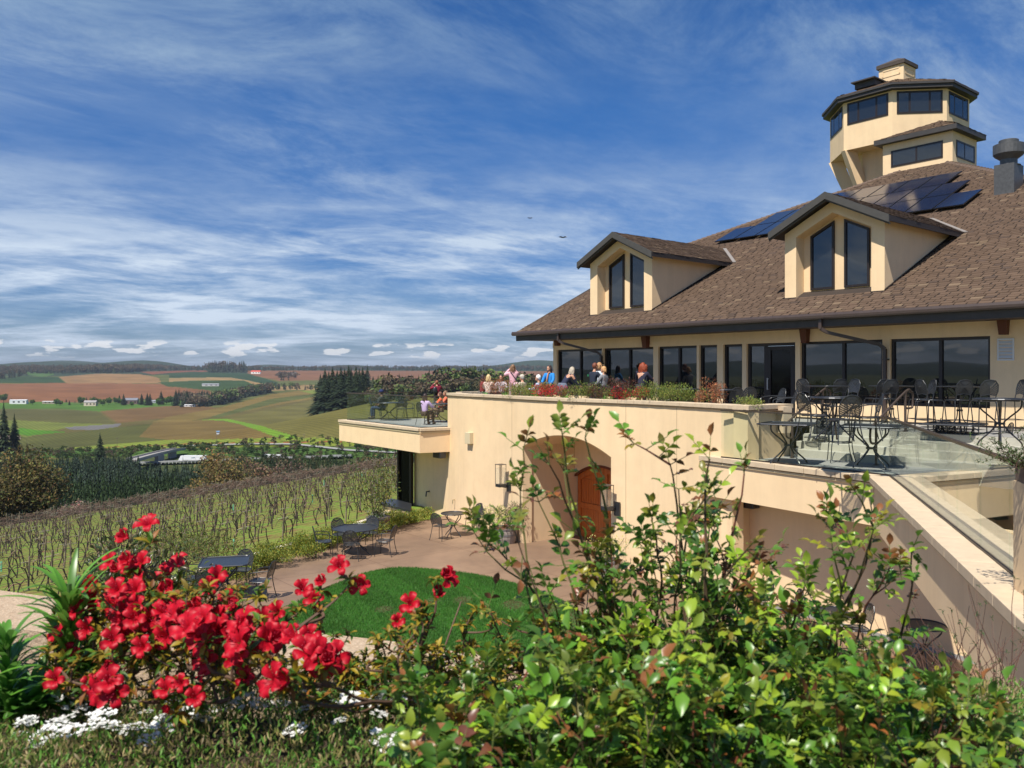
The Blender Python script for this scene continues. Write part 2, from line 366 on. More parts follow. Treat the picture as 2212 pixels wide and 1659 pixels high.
# ---- main roof
HIPL = (-.42, 7.3); APX = (8.92, 16.66)
def rz(u): return ZE+TAN*u
ROOFU = mat('roof_underlay', (.035, .024, .018), .95)
r_ = MB()
top = [(0, 0), (25.57, 0), APX, HIPL]
lo = [B(w_, u_, rz(u_)-.05) for w_, u_ in top]; hi = [B(w_, u_, rz(u_)) for w_, u_ in top]
r_.hexa(lo, hi)
def flat(pts, th=.05): r_.hexa([Vector(p)-Vector((0, 0, th)) for p in pts], pts)
A_ = B(*APX, rz(APX[1])); zl = rz(7.3)
flat([B(-.42, 7.31, zl), A_, B(-.42, 26., zl)]); flat([B(-.42, 26., zl), A_+Vector((.01, .01, 0)), B(25.57, 33.3, ZE)]); flat([B(25.57, 33.3, ZE), A_, B(25.57, 0, ZE)])
flat([B(0, 14.7, ZE), B(-.42, 7.32, zl), B(6, 7.32, zl), B(6, 14.7, ZE)])
roofo = r_.build('roof', ROOFU, bld)
SHING = mat('roof_shingles', (.1, .07, .05), .9, attr=True, var=.18, vs=14, bump=.4, bs=160, bdist=.004, spec=.25)
def shingles(parent, fn, W_, Lg, inside, exp=.16, tab=.29, seed=1, name='shingles', h=.028):
    """fn(x, s, h) -> point; real overlapping tabs, each its own tone"""
    rg = random.Random(seed); V = []; Fc = []; C_ = []; nrow = int(Lg/exp)+1
    for r in range(nrow):
        off = (r % 2)*tab*.5+rg.uniform(-.05, .05); k = -1; x = -tab+off
        while x < W_:
            wd = tab*rg.uniform(.82, 1.15); x0, x1 = x, x+wd; x = x1
            s0 = r*exp+rg.uniform(-.012, .012); s1 = s0+exp+.03
            if not inside((x0+x1)/2, s0+exp*.5): continue
            hh = h*rg.choice((.7, .85, 1.0, 1.1)); sk = rg.uniform(-.03, .03)+.03
            x0 = max(x0, 0.); b = len(V); gap = .008
            for (px_, ps, ph) in ((x0+gap+sk*(x0 > 0), s0, 0), (x1-gap+sk*.3, s0, 0), (x0+gap+sk*(x0 > 0), s0, hh), (x1-gap+sk*.3, s0, hh), (x1-gap, s1, .004), (x0+gap, s1, .004)): V.append(tuple(fn(px_, ps, ph)))
            Fc += [(b, b+1, b+3, b+2), (b+2, b+3, b+4, b+5)]
            t = rg.random(); v = rg.uniform(.84, 1.12)
            c = (.108*v, .071*v, .049*v) if t < .88 else ((.16*v, .112*v, .074*v) if t < .95 else (.08*v, .055*v, .042*v))
            C_ += [c, c]
    return npmesh(name, V, Fc, SHING, parent, cols=C_, local=False)
cs = math.sqrt(1+TAN*TAN); upn = Vector((-PP.x*TAN, -PP.y*TAN, 1)).normalized(); upd = Vector((PP.x, PP.y, TAN)).normalized()
DORM = ((4.58, 1.17), (12.88, 1.30)); DW = 1.55; EH = 1.96; AH = .77
def in_front(x, s):
    u = s/cs
    if not (x > -.42*u/7.3 and x > u-7.72 and x < min(25.57-u, 19.5)): return False
    for wc, uf in DORM:
        if abs(x-wc) < DW-.03 and u > uf+.02 and u < uf+EH/TAN-.1+ (AH/TAN)*(1-abs(x-wc)/DW): return False
    return True
shingles(roofo, lambda x, s, h: E0+D1*x+upd*s+upn*h+Vector((0, 0, ZE)), 19.5, 17.9*cs, in_front, seed=3)
# hip cap
hc = MB()
def cap(p, q, n=40, wd=.16):
    p = Vector(p); q = Vector(q); d = (q-p).normalized(); sd = d.cross(Vector((0, 0, 1))).normalized()
    for i in range(n):
        a = p.lerp(q, i/n); b = p.lerp(q, (i+1.15)/n); h0 = Vector((0, 0, .05)); h1 = Vector((0, 0, .02))
        hc.hexa([a-sd*wd-h0*.9, a+sd*wd-h0*.9, b+sd*wd-h0, b-sd*wd-h0], [a-sd*wd*.5+h0, a+sd*wd*.5+h0, b+sd*wd*.5+h1, b-sd*wd*.5+h1])
cap(B(*HIPL, zl), A_, 60); cap(B(25.57, 0, ZE), A_, 90)
hc.build('hip_cap', mat('hip_shingles', (.12, .08, .058), .9, var=.3, vs=3), roofo)
# rake board on the left gable, fascia, soffit, gutter
f_ = MB()
f_.hexa([B(-.03, .02, ZE-.36), B(25, .02, ZE-.36), B(25, .06, ZE-.36), B(.08, .06, ZE-.36)], [B(-.03, -.0, ZE-.02), B(25, -.0, ZE-.02), B(25, .06, ZE-.02), B(-.03, .06, ZE-.02)])
f_.build('fascia', FASCIA, bld)
f_ = MB(); f_.hexa([B(.05, .06, ZE-.34), B(25, .06, ZE-.34), B(25, 1.6, ZE-.34), B(.4, 1.6, ZE-.34)], [B(.05, .06, ZE-.29), B(25, .06, ZE-.29), B(25, 1.6, ZE-.29), B(.4, 1.6, ZE-.29)])
f_.build('soffit', SOFFIT, bld)
f_ = MB(); f_.hexa([B(-.03, .07, ZE-.30), B(-.03, .13, ZE-.30), B(-.45, 7.3, zl-.30), B(-.45, 7.24, zl-.30)], [B(-.03, .07, ZE-.03), B(-.03+.06, .13, ZE-.03), B(-.38, 7.3, zl-.03), B(-.45, 7.24, zl-.03)])
f_.build('rake_board', FASCIA, bld)
g = MB(); prof = [(-.0, .02), (-.13, .02), (-.155, -.04), (-.15, -.10), (-.10, -.135), (-.0, -.135)]
for i in range(len(prof)-1):
    (u0, z0), (u1, z1) = prof[i], prof[i+1]
    if i == 0: continue
    g.hexa([B(-.12, u0, ZE+z0-.02), B(25, u0, ZE+z0-.02), B(25, u1, ZE+z1-.02), B(-.12, u1, ZE+z1-.02)], [B(-.12, u0+.008, ZE+z0-.015), B(25, u0+.008, ZE+z0-.015), B(25, u1+.008, ZE+z1-.012), B(-.12, u1+.008, ZE+z1-.012)])
GUT = mat('gutter_paint', (.06, .042, .036), .38, var=.15, vs=2)
g.build('gutter', GUT, bld, smooth=False)
def downpipe(w0, w1, zb):
    d = MB()
    pts = [B(w0, -.03, ZE-.12), B(w0, -.03, ZE-.42), B(w0+.12, .12, ZE-.52), B(w1-.1, UF-.16, ZE-.86), B(w1, UF-.08, ZE-.98), B(w1, UF-.08, zb+.18), B(w1, UF-.2, zb+.05)]
    for i in range(len(pts)-1): d.bar(pts[i], pts[i+1], .085, .085, up=PP if i in (0, 4) else Vector((0, 0, 1)))
    for z_ in (.35, -.6): d.bbox(w1-.09, w1+.09, UF-.13, UF-.002, z_, z_+.04)
    d.build('downpipe', GUT, bld)
downpipe(2.55, 3.6, -1.3); downpipe(13.3, 14.5, DECK)
# dormers
def dormer(wc, uf):
    zf = rz(uf); ze = zf+EH; za = ze+AH; dm = MB()
    RD = .43
    X = lambda x, u, z: B(wc+x, u, z)
    # outer frame ring (front .43 m), opening with peaked head
    ow = 1.17; oz = ze-.13; oa = oz+.57
    zb0 = zf-.35
    def seg(a, b, c, d_, u0, u1): dm.hexa([X(a[0], u0, a[1]), X(b[0], u0, b[1]), X(c[0], u0, c[1]), X(d_[0], u0, d_[1])], [X(a[0], u1, a[1]), X(b[0], u1, b[1]), X(c[0], u1, c[1]), X(d_[0], u1, d_[1])])
    seg((-DW, zb0), (-ow, zb0), (-ow, oz), (-DW, ze), uf, uf+RD); seg((ow, zb0), (DW, zb0), (DW, ze), (ow, oz), uf, uf+RD)
    seg((-DW, ze), (-ow, oz), (0, oa), (0, za), uf, uf+RD); seg((0, za), (0, oa), (ow, oz), (DW, ze), uf, uf+RD)
    ub = uf+(EH+AH)/TAN
    dm.hexa([X(-DW, uf+RD, zb0), X(DW, uf+RD, zb0), X(DW, uf+RD, ze), X(0, uf+RD, za), X(-DW, uf+RD, ze)], [X(-DW, uf+RD+1.2, zb0), X(DW, uf+RD+1.2, zb0), X(DW, ub-1.4, ze), X(0, ub, za), X(-DW, ub-1.4, ze)])
    d = dm.build('dormer', STUCCO, bld)
    # roof of the dormer
    ov = .32; fo_ = .36; m = AH/DW; rm = MB(); th = .17
    for sg in (-1, 1):
        xe = sg*(DW+ov); zev = ze-m*ov+.03; zp = za+.03
        ue = (zev+th-ZE)/TAN; up_ = (zp+th-ZE)/TAN
        lo = [X(0, uf-fo_, zp), X(xe, uf-fo_, zev), X(xe, ue-.1, zev), X(0, up_-.1, zp)]
        rm.hexa([p+Vector((0, 0, .02)) for p in lo], [p+Vector((0, 0, th)) for p in lo])
    ro = rm.build('dormer_roof', mat('dormer_trim', (.03, .024, .022), .6), d)
    for sg in (-1, 1):
        xe = DW+ov; L_ = math.hypot(xe, m*xe); zp = za+.03+th; zev = zp-m*xe; ue = (zev-ZE)/TAN; up_ = (zp-ZE)/TAN
        cosm = xe/L_; sinm = m*xe/L_
        def fn(x, s, h, sg=sg): return B(wc+sg*(xe-s*cosm), uf-fo_+x if sg > 0 else uf-fo_+x, zev+s*sinm)+(D1*sg*sinm+Vector((0, 0, cosm)))*h
        def ins(x, s, ue=ue, up_=up_): return s < L_ and 0 <= x < (ue+(up_-ue)*s/L_)-(uf-fo_)
        sh = shingles(bld, fn, up_-uf+fo_, L_, ins, seed=int(wc*10)+sg, exp=.16); m_ = sh.matrix_world; sh.name = 'dormer_shingles'
        sh.parent = bld
    # barge boards on the front rake
    bb = MB()
    for sg in (-1, 1):
        xe = sg*(DW+ov); zev = ze-m*ov+.05+th; zp = za+.05+th
        for (d0, d1_, dz0, dz1) in ((.0, .05, -.21, .0), (.05, .0, 0, 0)):
            if dz0 == 0: continue
            bb.hexa([X(0, uf-fo_-.05, zp+dz0), X(xe, uf-fo_-.05, zev+dz0), X(xe, uf-fo_, zev+dz0), X(0, uf-fo_, zp+dz0)], [X(0, uf-fo_-.05, zp), X(xe, uf-fo_-.05, zev), X(xe, uf-fo_, zev), X(0, uf-fo_, zp)])
        bb.hexa([X(0, uf-fo_+.0, zp-.26), X(xe, uf-fo_, zev-.26), X(xe, uf-fo_+.04, zev-.26), X(0, uf-fo_+.04, zp-.26)], [X(0, uf-fo_, zp-.212), X(xe, uf-fo_, zev-.212), X(xe, uf-fo_+.04, zev-.212), X(0, uf-fo_+.04, zp-.212)])
    bb.build('barge_board', FASCIA2, d)
    # valley flashing
    vf = MB(); xe = DW+ov; zev = ze-m*ov+.03+th; ue = (zev-ZE)/TAN; zp = za+.03+th; up_ = (zp-ZE)/TAN
    vf.bar(X(xe+.05, ue, zev+.03), X(0, up_, zp+.03), .13, .03); vf.build('valley_flashing', mat('flashing', (.33, .29, .25), .5, metal=.3), d)
    # dark flashing where side wall meets the roof
    sf = MB(); sf.bar(X(DW+.02, uf-.02, zf+.02), X(DW+.02, uf+EH/TAN, ze+.02), .03, .07); sf.bar(X(ow, uf-.03, zf-.02), X(DW+.03, uf-.03, zf-.02), .05, .08)
    sf.build('base_flashing', BRONZE, d); sf = MB(); sf.bar(X(-DW-.03, uf-.03, zf-.02), X(-ow+.02, uf-.03, zf-.02), .05, .08); sf.build('base_flashing', BRONZE, d)
    # the two windows, each with slanted head, standing on the roof line behind
    ub_ = uf+RD; zb = rz(ub_)+.03
    for (x0, x1, s0, s1) in ((-.92, -.16, 0, 1), (.16, .92, 1, 0)):
        hz = lambda x: oa-.09-abs(x)*(oa-oz)/ow-.0
        fo, pr = add_window(d, [(x0, zb), (x1, zb), (x1, hz(x1)), (x0, hz(x0))], B(wc, ub_-.06, 0), D1, -PP, (), fw=.065, dep=.055)
        fo.parent = d
        g = MB(); g.poly([pr[0](p.x, p.y, -.03) for p in pr[1]]); g.build('window_pane', PANE, d)
    return d
for wc, uf in DORM: dormer(wc, uf)

# ---- square pent-roofed box on the roof in front of the tower
ub0 = 14.85*S; wb0, wb1 = 6.93*S-.1, 9.72*S; ubk = ub0+2.3*S
_, zt, _y = 0, 0, 0
zt = onu(2056.6, 281, ub0)[1]
bx = MB(); bx.bbox(wb0, wb1, ub0, ubk, rz(ub0)-2.6, zt)
box = bx.build('roof_room', STUCCO, bld)
q = MB(); oh = .28
def hiproof(q, w0, w1, u0, u1, z, h, oh, th=.16):
    c0 = [B(w0-oh, u0-oh, z), B(w1+oh, u0-oh, z), B(w1+oh, u1+oh, z), B(w0-oh, u1+oh, z)]
    q.hexa(c0, [p+Vector((0, 0, th)) for p in c0])
hiproof(q, wb0, wb1, ub0, ubk, zt-.02, 0, oh, .2)
q.build('room_fascia', FASCIA, box)
zR = zt+.18; hR = .85; cw = (wb0+wb1)/2; cu = ub0+1.75
def pyr(parent, w0, w1, u0, u1, z, aw, au, h, name, seed):
    q = MB(); a = B(aw, au, z+h); c = [B(w0, u0, z), B(w1, u0, z), B(w1, u1, z), B(w0, u1, z)]
    for i in range(4): q.poly([c[i], c[(i+1) % 4], a])
    q.poly(list(reversed(c)))
    return q.build(name, ROOFU, parent)
pyr(box, wb0-oh, wb1+oh, ub0-oh, ubk+oh, zR, cw+.2, cu, hR, 'room_roof', 1)
def tri_shing(parent, P0, P1, Ap, seed, exp=.18, name='shingles'):
    P0 = Vector(P0); P1 = Vector(P1); Ap = Vector(Ap); x = (P1-P0).normalized(); W_ = (P1-P0).length; ax = (Ap-P0).dot(x); up = (Ap-P0)-x*ax; L_ = up.length; up.normalize(); n = x.cross(up)
    if n.z < 0: n = -n
    shingles(parent, lambda a, s, h: P0+x*a+up*s+n*h, W_, L_, lambda a, s: s < L_ and ax*s/L_ < a+.05 and a < W_-(W_-ax)*s/L_+.05, exp=exp, tab=.28, seed=seed, name=name)
apx = B(cw+.2, cu, zR+hR); c_ = [B(wb0-oh, ub0-oh, zR), B(wb1+oh, ub0-oh, zR), B(wb1+oh, ubk+oh, zR)]
tri_shing(box, c_[0], c_[1], apx, 11); tri_shing(box, c_[1], c_[2], apx, 12)
zt0 = rz(ub0)
wz = lambda px, py: onu(px, py, ub0)
a_ = onu(1925, 0, ub0)[0]; b_ = onu(2037, 0, ub0)[0]; z0_ = onu(1925, 362, ub0)[1]; z1_ = onu(2037, 303, ub0)[1]
fo, pr = add_window(box, [(a_, z0_), (b_, z0_), (b_, z1_), (a_, z1_)], B(0, ub0-.015, 0), D1, -PP, [(a_+b_)/2], fw=.07, dep=.05); add_pane(*pr, box, .002).name = 'window_pane'
fo, pr = add_window(box, [(.35, z0_), (ubk-ub0-.25, z0_), (ubk-ub0-.25, z1_), (.35, z1_)], B(wb1+.015, ub0, 0), PP, D1, [1.15], fw=.07, dep=.05); add_pane(*pr, box, .002).name = 'window_pane'

# ---- octagonal tower
TY = 41.3; TC = Vector(((1938-CX)/F*TY, TY, 0)); TR = 3.15
ang0 = math.atan2(-PP.y, -PP.x)              # a face normal
def octp(r, z, k): a = ang0+(k-.5)*PI/4; return Vector((TC.x+r*math.cos(a), TC.y+r*math.sin(a), z))
vs8 = [octp(TR, 0, k) for k in range(8)]
kb = min(range(8), key=lambda k: abs(CX+F*vs8[k].x/vs8[k].y-1808)+(200 if vs8[k].y > TY+1 else 0))
ZTB = (HY-326)/F*vs8[kb].y; ZTT = (HY-219)/F*vs8[kb].y
t_ = MB(); t_.hexa([octp(TR, ZTB, k) for k in range(8)], [octp(TR, ZTT, k) for k in range(8)])
twr = t_.build('tower', STUCCO, bld)
t_ = MB(); t_.hexa([octp(2.05, 5.5, k) for k in range(8)], [octp(2.05, ZTB, k) for k in range(8)]); t_.build('tower_stem', STUCCO, twr)
t_ = MB()
for k in range(8):                           # raking brackets under the overhang
    a = ang0+(k-.5)*PI/4; rd = Vector((math.cos(a), math.sin(a), 0)); tg = Vector((-rd.y, rd.x, 0))*.14
    i0 = TC+rd*1.9; o1 = TC+rd*3.2
    pr_ = [i0+Vector((0, 0, ZTB-2.2)), i0+Vector((0, 0, ZTB-1.75)), o1+Vector((0, 0, ZTB-.01)), o1-rd*.45+Vector((0, 0, ZTB-.01))]
    pr_ = [i0+Vector((0, 0, ZTB-2.3)), TC+rd*2.2+Vector((0, 0, ZTB-2.3)), o1+Vector((0, 0, ZTB-.01)), TC+rd*2.5+Vector((0, 0, ZTB-.01)), i0+Vector((0, 0, ZTB-1.6))]
    t_ = MB(); t_.hexa([p-tg for p in pr_], [p+tg for p in pr_]); t_.build('bracket', STUCCO, twr)
t_ = MB(); RO = TR+.34
t_.hexa([octp(RO, ZTT-.10, k) for k in range(8)], [octp(RO, ZTT+.12, k) for k in range(8)]); t_.hexa([octp(RO+.07, ZTT+.06, k) for k in range(8)], [octp(RO+.07, ZTT+.16, k) for k in range(8)])
t_.build('tower_fascia', FASCIA, twr)
ZRT = ZTT+.16; hT = 1.25; ap = TC+Vector((0, 0, ZRT+hT)); t_ = MB()
for k in range(8): t_.poly([octp(RO, ZRT, k), octp(RO, ZRT, k+1), ap])
t_.build('tower_roof', ROOFU, twr)
for k in range(8):
    mid = (octp(RO, 0, k)+octp(RO, 0, k+1))/2-TC
    if mid.y < 2.5: tri_shing(twr, octp(RO+.05, ZRT, k), octp(RO+.05, ZRT, k+1), ap, 20+k)
sl8 = 2*TR*math.sin(PI/8); hh = ZTT-ZTB
for k in range(8):
    A0 = octp(TR, 0, k); A1 = octp(TR, 0, k+1); xd = (A1-A0).normalized(); n = ((A0+A1)/2-TC).normalized()
    if n.y > .6: continue
    x0, x1 = sl8*.08, sl8*.92; z0, z1 = ZTB+hh*.50, ZTB+hh*.93; wd = x1-x0
    fo, pr = add_window(twr, [(x0, z0), (x1, z0), (x1, z1), (x0, z1)], A0+n*.015, xd, n, (x0+wd*.28, x0+wd*.72), fw=.085, dep=.06)
    add_pane(*pr, twr, -.002).name = 'window_pane'
# cupola
cz = ZRT+hT-.62; h_ = .62; c0 = .62
def cup(x, y, z): return TC+D1*x+PP*y+Vector((0, 0, z))
t_ = MB(); t_.hexa([cup(-c0, -c0, cz), cup(c0, -c0, cz), cup(c0, c0, cz), cup(-c0, c0, cz)], [cup(-c0, -c0, cz+1.12), cup(c0, -c0, cz+1.12), cup(c0, c0, cz+1.12), cup(-c0, c0, cz+1.12)])
cu_ = t_.build('cupola', STUCCO, twr)
for (x0, x1, y0, y1) in ((-.45, .45, -c0-.012, -c0), (c0, c0+.012, -.45, .45)):
    pass
t_ = MB(); c1 = c0+.09
t_.hexa([cup(-c1, -c1, cz+1.1), cup(c1, -c1, cz+1.1), cup(c1, c1, cz+1.1), cup(-c1, c1, cz+1.1)], [cup(-c1, -c1, cz+1.28), cup(c1, -c1, cz+1.28), cup(c1, c1, cz+1.28), cup(-c1, c1, cz+1.28)])
cc = [cup(-c1, -c1, cz+1.28), cup(c1, -c1, cz+1.28), cup(c1, c1, cz+1.28), cup(-c1, c1, cz+1.28)]
for i in range(4): t_.poly([cc[i], cc[(i+1) % 4], cup(0, 0, cz+1.65)])
t_.build('cupola_roof', mat('cupola_shingle', (.06, .045, .037), .8, var=.35, vs=9), twr)
t_ = MB()
for (ax, sg) in ((0, -1), (1, 1)):
    for (a0, a1, b0, b1) in ((-.45, .45, .62, .68), (-.45, .45, .92, .98), (-.45, -.39, .62, .98), (.39, .45, .62, .98)):
        if ax == 0: P_ = [cup(a0, -c0-.02, cz+b0), cup(a1, -c0-.02, cz+b0), cup(a1, -c0-.02, cz+b1), cup(a0, -c0-.02, cz+b1)]; Q_ = [p+PP*.02 for p in P_]
        else: P_ = [cup(c0+.02, a0, cz+b0), cup(c0+.02, a1, cz+b0), cup(c0+.02, a1, cz+b1), cup(c0+.02, a0, cz+b1)]; Q_ = [p-D1*.02 for p in P_]
        t_.hexa(P_, Q_)
t_.build('cupola_panel', STUCCO, twr)
# little hatch on the tower roof
t_ = MB(); hb = TC+Vector((-1.6, -.6, ZRT+.52))
t_.box(-.55, .55, -.5, .5, 0, .30, Matrix.Translation(hb) @ Matrix.Rotation(ang0, 4, 'Z')); t_.box(-.75, .75, -.6, .6, .28, .34, Matrix.Translation(hb) @ Matrix.Rotation(ang0, 4, 'Z'))
t_.build('roof_hatch', FASCIA, twr)

# ================================================================ LOWER TERRACE STRUCTURES
ter = thing('terrace_wall', 'tall curved cream stucco terrace wall with stone coping and arched doorway recess', 'wall', (WC[3].x, WC[3].y, PATIO))
def smooth(pts, n=6):
    out = []
    for i in range(len(pts)-1):
        p0 = pts[max(i-1, 0)]; p1 = pts[i]; p2 = pts[i+1]; p3 = pts[min(i+2, len(pts)-1)]
        for k in range(n):
            t = k/n; out.append(.5*((2*p1)+(p2-p0)*t+(2*p0-5*p1+4*p2-p3)*t*t+(3*p1-p0-3*p2+p3)*t**3))
    out.append(pts[-1]); return out
def rayhit(path, px):                        # point of a plan polyline under image column px
    r = (px-CX)/F
    for a, b in zip(path[:-1], path[1:]):
        fa = a.x-r*a.y; fb = b.x-r*b.y
        if fa*fb <= 0: t = fa/(fa-fb); return a.lerp(b, t)
    return path[-1]
LW = smooth(WC, 8)
EXT = Vector((-4.25, 36.0, 0)); LW0 = [EXT]+LW
ARL = rayhit(LW, 1129); ARR = rayhit(LW, 1320)
an = (ARR-ARL).normalized(); inn = Vector((-an.y, an.x, 0)); inn = inn if inn.y > 0 else -inn
def wallseg(mb, a, b, z0, z1, th=.35):
    d = (b-a).normalized(); n = Vector((-d.y, d.x, 0)); n = n if n.y > 0 else -n
    mb.hexa([a+Vector((0, 0, z0)), b+Vector((0, 0, z0)), b+n*th+Vector((0, 0, z0)), a+n*th+Vector((0, 0, z0))], [a+Vector((0, 0, z1)), b+Vector((0, 0, z1)), b+n*th+Vector((0, 0, z1)), a+n*th+Vector((0, 0, z1))])
def ribbon(mb, path, z0, z1, th, out=0.):    # mitred wall along a plan path; th>0 thickness to the back, out = overhang to the front
    P_ = [Vector(p) for p in path]; n = len(P_); F_, Bk = [], []
    for i in range(n):
        d = (P_[min(i+1, n-1)]-P_[max(i-1, 0)]).normalized(); q_ = Vector((-d.y, d.x, 0))
        if q_.y < 0: q_ = -q_
        F_.append(P_[i]-q_*out); Bk.append(P_[i]+q_*th)
    vs = [p+Vector((0, 0, z)) for z in (z0, z1) for row in (F_, Bk) for p in row]
    fs = []
    for i in range(n-1):
        a, b, c, d = i, i+1, n+i, n+i+1; A, B_, C, D_ = a+2*n, b+2*n, c+2*n, d+2*n
        fs += [(a, b, B_, A), (c, C, D_, d), (A, B_, D_, C), (a, c, d, b)]
    fs += [(0, 2*n, 3*n, n), (n-1, 2*n-1, 4*n-1, 3*n-1)]
    mb.add(vs, fs)
wm = MB()
iL = next(i for i, p in enumerate(LW) if p.x/p.y > ARL.x/ARL.y); iR = next(i for i, p in enumerate(LW) if p.x/p.y > ARR.x/ARR.y)
ribbon(wm, [EXT, LW[0]+Vector((.0, .0, 0))], PATIO-.3, -3.08, .35); ribbon(wm, LW[:iL]+[ARL], PATIO-.3, ZC-.10, .35)
WR = rayhit(LW, 1582); iW = next(i for i, p in enumerate(LW) if p.x/p.y > WR.x/WR.y)
ribbon(wm, [ARR]+LW[iR:iW]+[WR], PATIO-.3, -3.05, .35); ribbon(wm, [ARR]+LW[iR:], -3.05, ZC-.10, .35)
wm.hexa([WR+Vector((.04, .02, PATIO-.3)), WR+Vector((1.6, 1.5, PATIO-.3)), WR+Vector((1.3, 1.8, PATIO-.3)), WR+Vector((-.2, .3, PATIO-.3))], [WR+Vector((.04, .02, -3.1)), WR+Vector((1.6, 1.5, -3.1)), WR+Vector((1.3, 1.8, -3.1)), WR+Vector((-.2, .3, -3.1))])
# arch head between ARL and ARR
ws = (ARR-ARL).length; zs = -2.44; rise = .52; nA = 18
pts = []
for i in range(nA+1):
    t = i/nA; s_ = (t-.5)*2; p = ARL.lerp(ARR, t)
    # follow the wall's slight curve
    q_ = rayhit(LW, CX+F*p.x/p.y); pts.append((q_, zs+rise*(1-s_*s_)))
for i in range(nA):
    (a, za_), (b, zb_) = pts[i], pts[i+1]; d = (b-a).normalized(); n = Vector((-d.y, d.x, 0)); n = n if n.y > 0 else -n
    wm.hexa([a+Vector((0, 0, za_)), b+Vector((0, 0, zb_)), b+n*.35+Vector((0, 0, zb_)), a+n*.35+Vector((0, 0, za_))], [a+Vector((0, 0, ZC-.10)), b+Vector((0, 0, ZC-.10)), b+n*.35+Vector((0, 0, ZC-.10)), a+n*.35+Vector((0, 0, ZC-.10))])
# the deep recess: side walls, barrel ceiling, back wall with door opening
dp = 2.25
for i in range(nA):
    (a, za_), (b, zb_) = pts[i], pts[i+1]; a2 = a+inn*.30; b2 = b+inn*.30
    a3 = ARL.lerp(ARR, i/nA)+inn*dp; b3 = ARL.lerp(ARR, (i+1)/nA)+inn*dp
    wm.add([a2+Vector((0, 0, za_+.002)), b2+Vector((0, 0, zb_+.002)), b3+Vector((0, 0, zb_+.002)), a3+Vector((0, 0, za_+.002))], [(0, 1, 2, 3)])
for P_, sg in ((ARL, -1), (ARR, 1)):
    a = P_+inn*.33+an*sg*.002; b = P_+inn*(dp+.2); o_ = an*sg*.2
    wm.hexa([a+Vector((0, 0, PATIO-.2)), b+Vector((0, 0, PATIO-.2)), b+o_+Vector((0, 0, PATIO-.2)), a+o_+Vector((0, 0, PATIO-.2))], [a+Vector((0, 0, zs)), b+Vector((0, 0, zs)), b+o_+Vector((0, 0, zs)), a+o_+Vector((0, 0, zs))])
bk = ARL+inn*dp; dw0, dw1 = .02, 2.75; dz = 2.55
def BK(x, d, z): return bk+an*x+inn*d+Vector((0, 0, z))
def bkb(x0, x1, d0, d1_, z0, z1): wm.hexa([BK(x0, d0, z0), BK(x1, d0, z0), BK(x1, d1_, z0), BK(x0, d1_, z0)], [BK(x0, d0, z1), BK(x1, d0, z1), BK(x1, d1_, z1), BK(x0, d1_, z1)])
DT = PATIO+2.62
bkb(dw1, ws+.1, 0, .2, PATIO-.2, -1.8)
nD = 14; dzs = PATIO+2.12
darch = lambda x: dzs+.42*(1-((x-(dw0+dw1)/2)/((dw1-dw0)/2))**2)
for i in range(nD):
    x0 = dw0+(dw1-dw0)*i/nD; x1 = dw0+(dw1-dw0)*(i+1)/nD; z0, z1 = darch(x0), darch(x1)
    wm.hexa([BK(x0, 0, z0), BK(x1, 0, z1), BK(x1, .2, z1), BK(x0, .2, z0)], [BK(x0, 0, -1.8), BK(x1, 0, -1.8), BK(x1, .2, -1.8), BK(x0, .2, -1.8)])
tw = wm.build('wall', STUCCO, ter)
for px_ in (1106, 1352, 1462):                # vertical control joints in the render
    p_ = rayhit(LW, px_); q_ = MB(); M_ = Matrix.Translation(Vector((p_.x, p_.y, PATIO))) @ Matrix.Rotation(math.atan2(an.y, an.x), 4, 'Z'); q_.box(-.008, .008, -.004, .02, 0, ZC-.14-PATIO, M_); q_.build('control_joint', mat('joint', (.42, .31, .19), .9), ter)
# thin dark reveal round the arch edge
tr = MB(); tr.tube([p+Vector((0, 0, z))-inn*.004 for p, z in pts], .012, 4); tr.build('arch_bead', mat('bead', (.28, .2, .11), .8), ter)
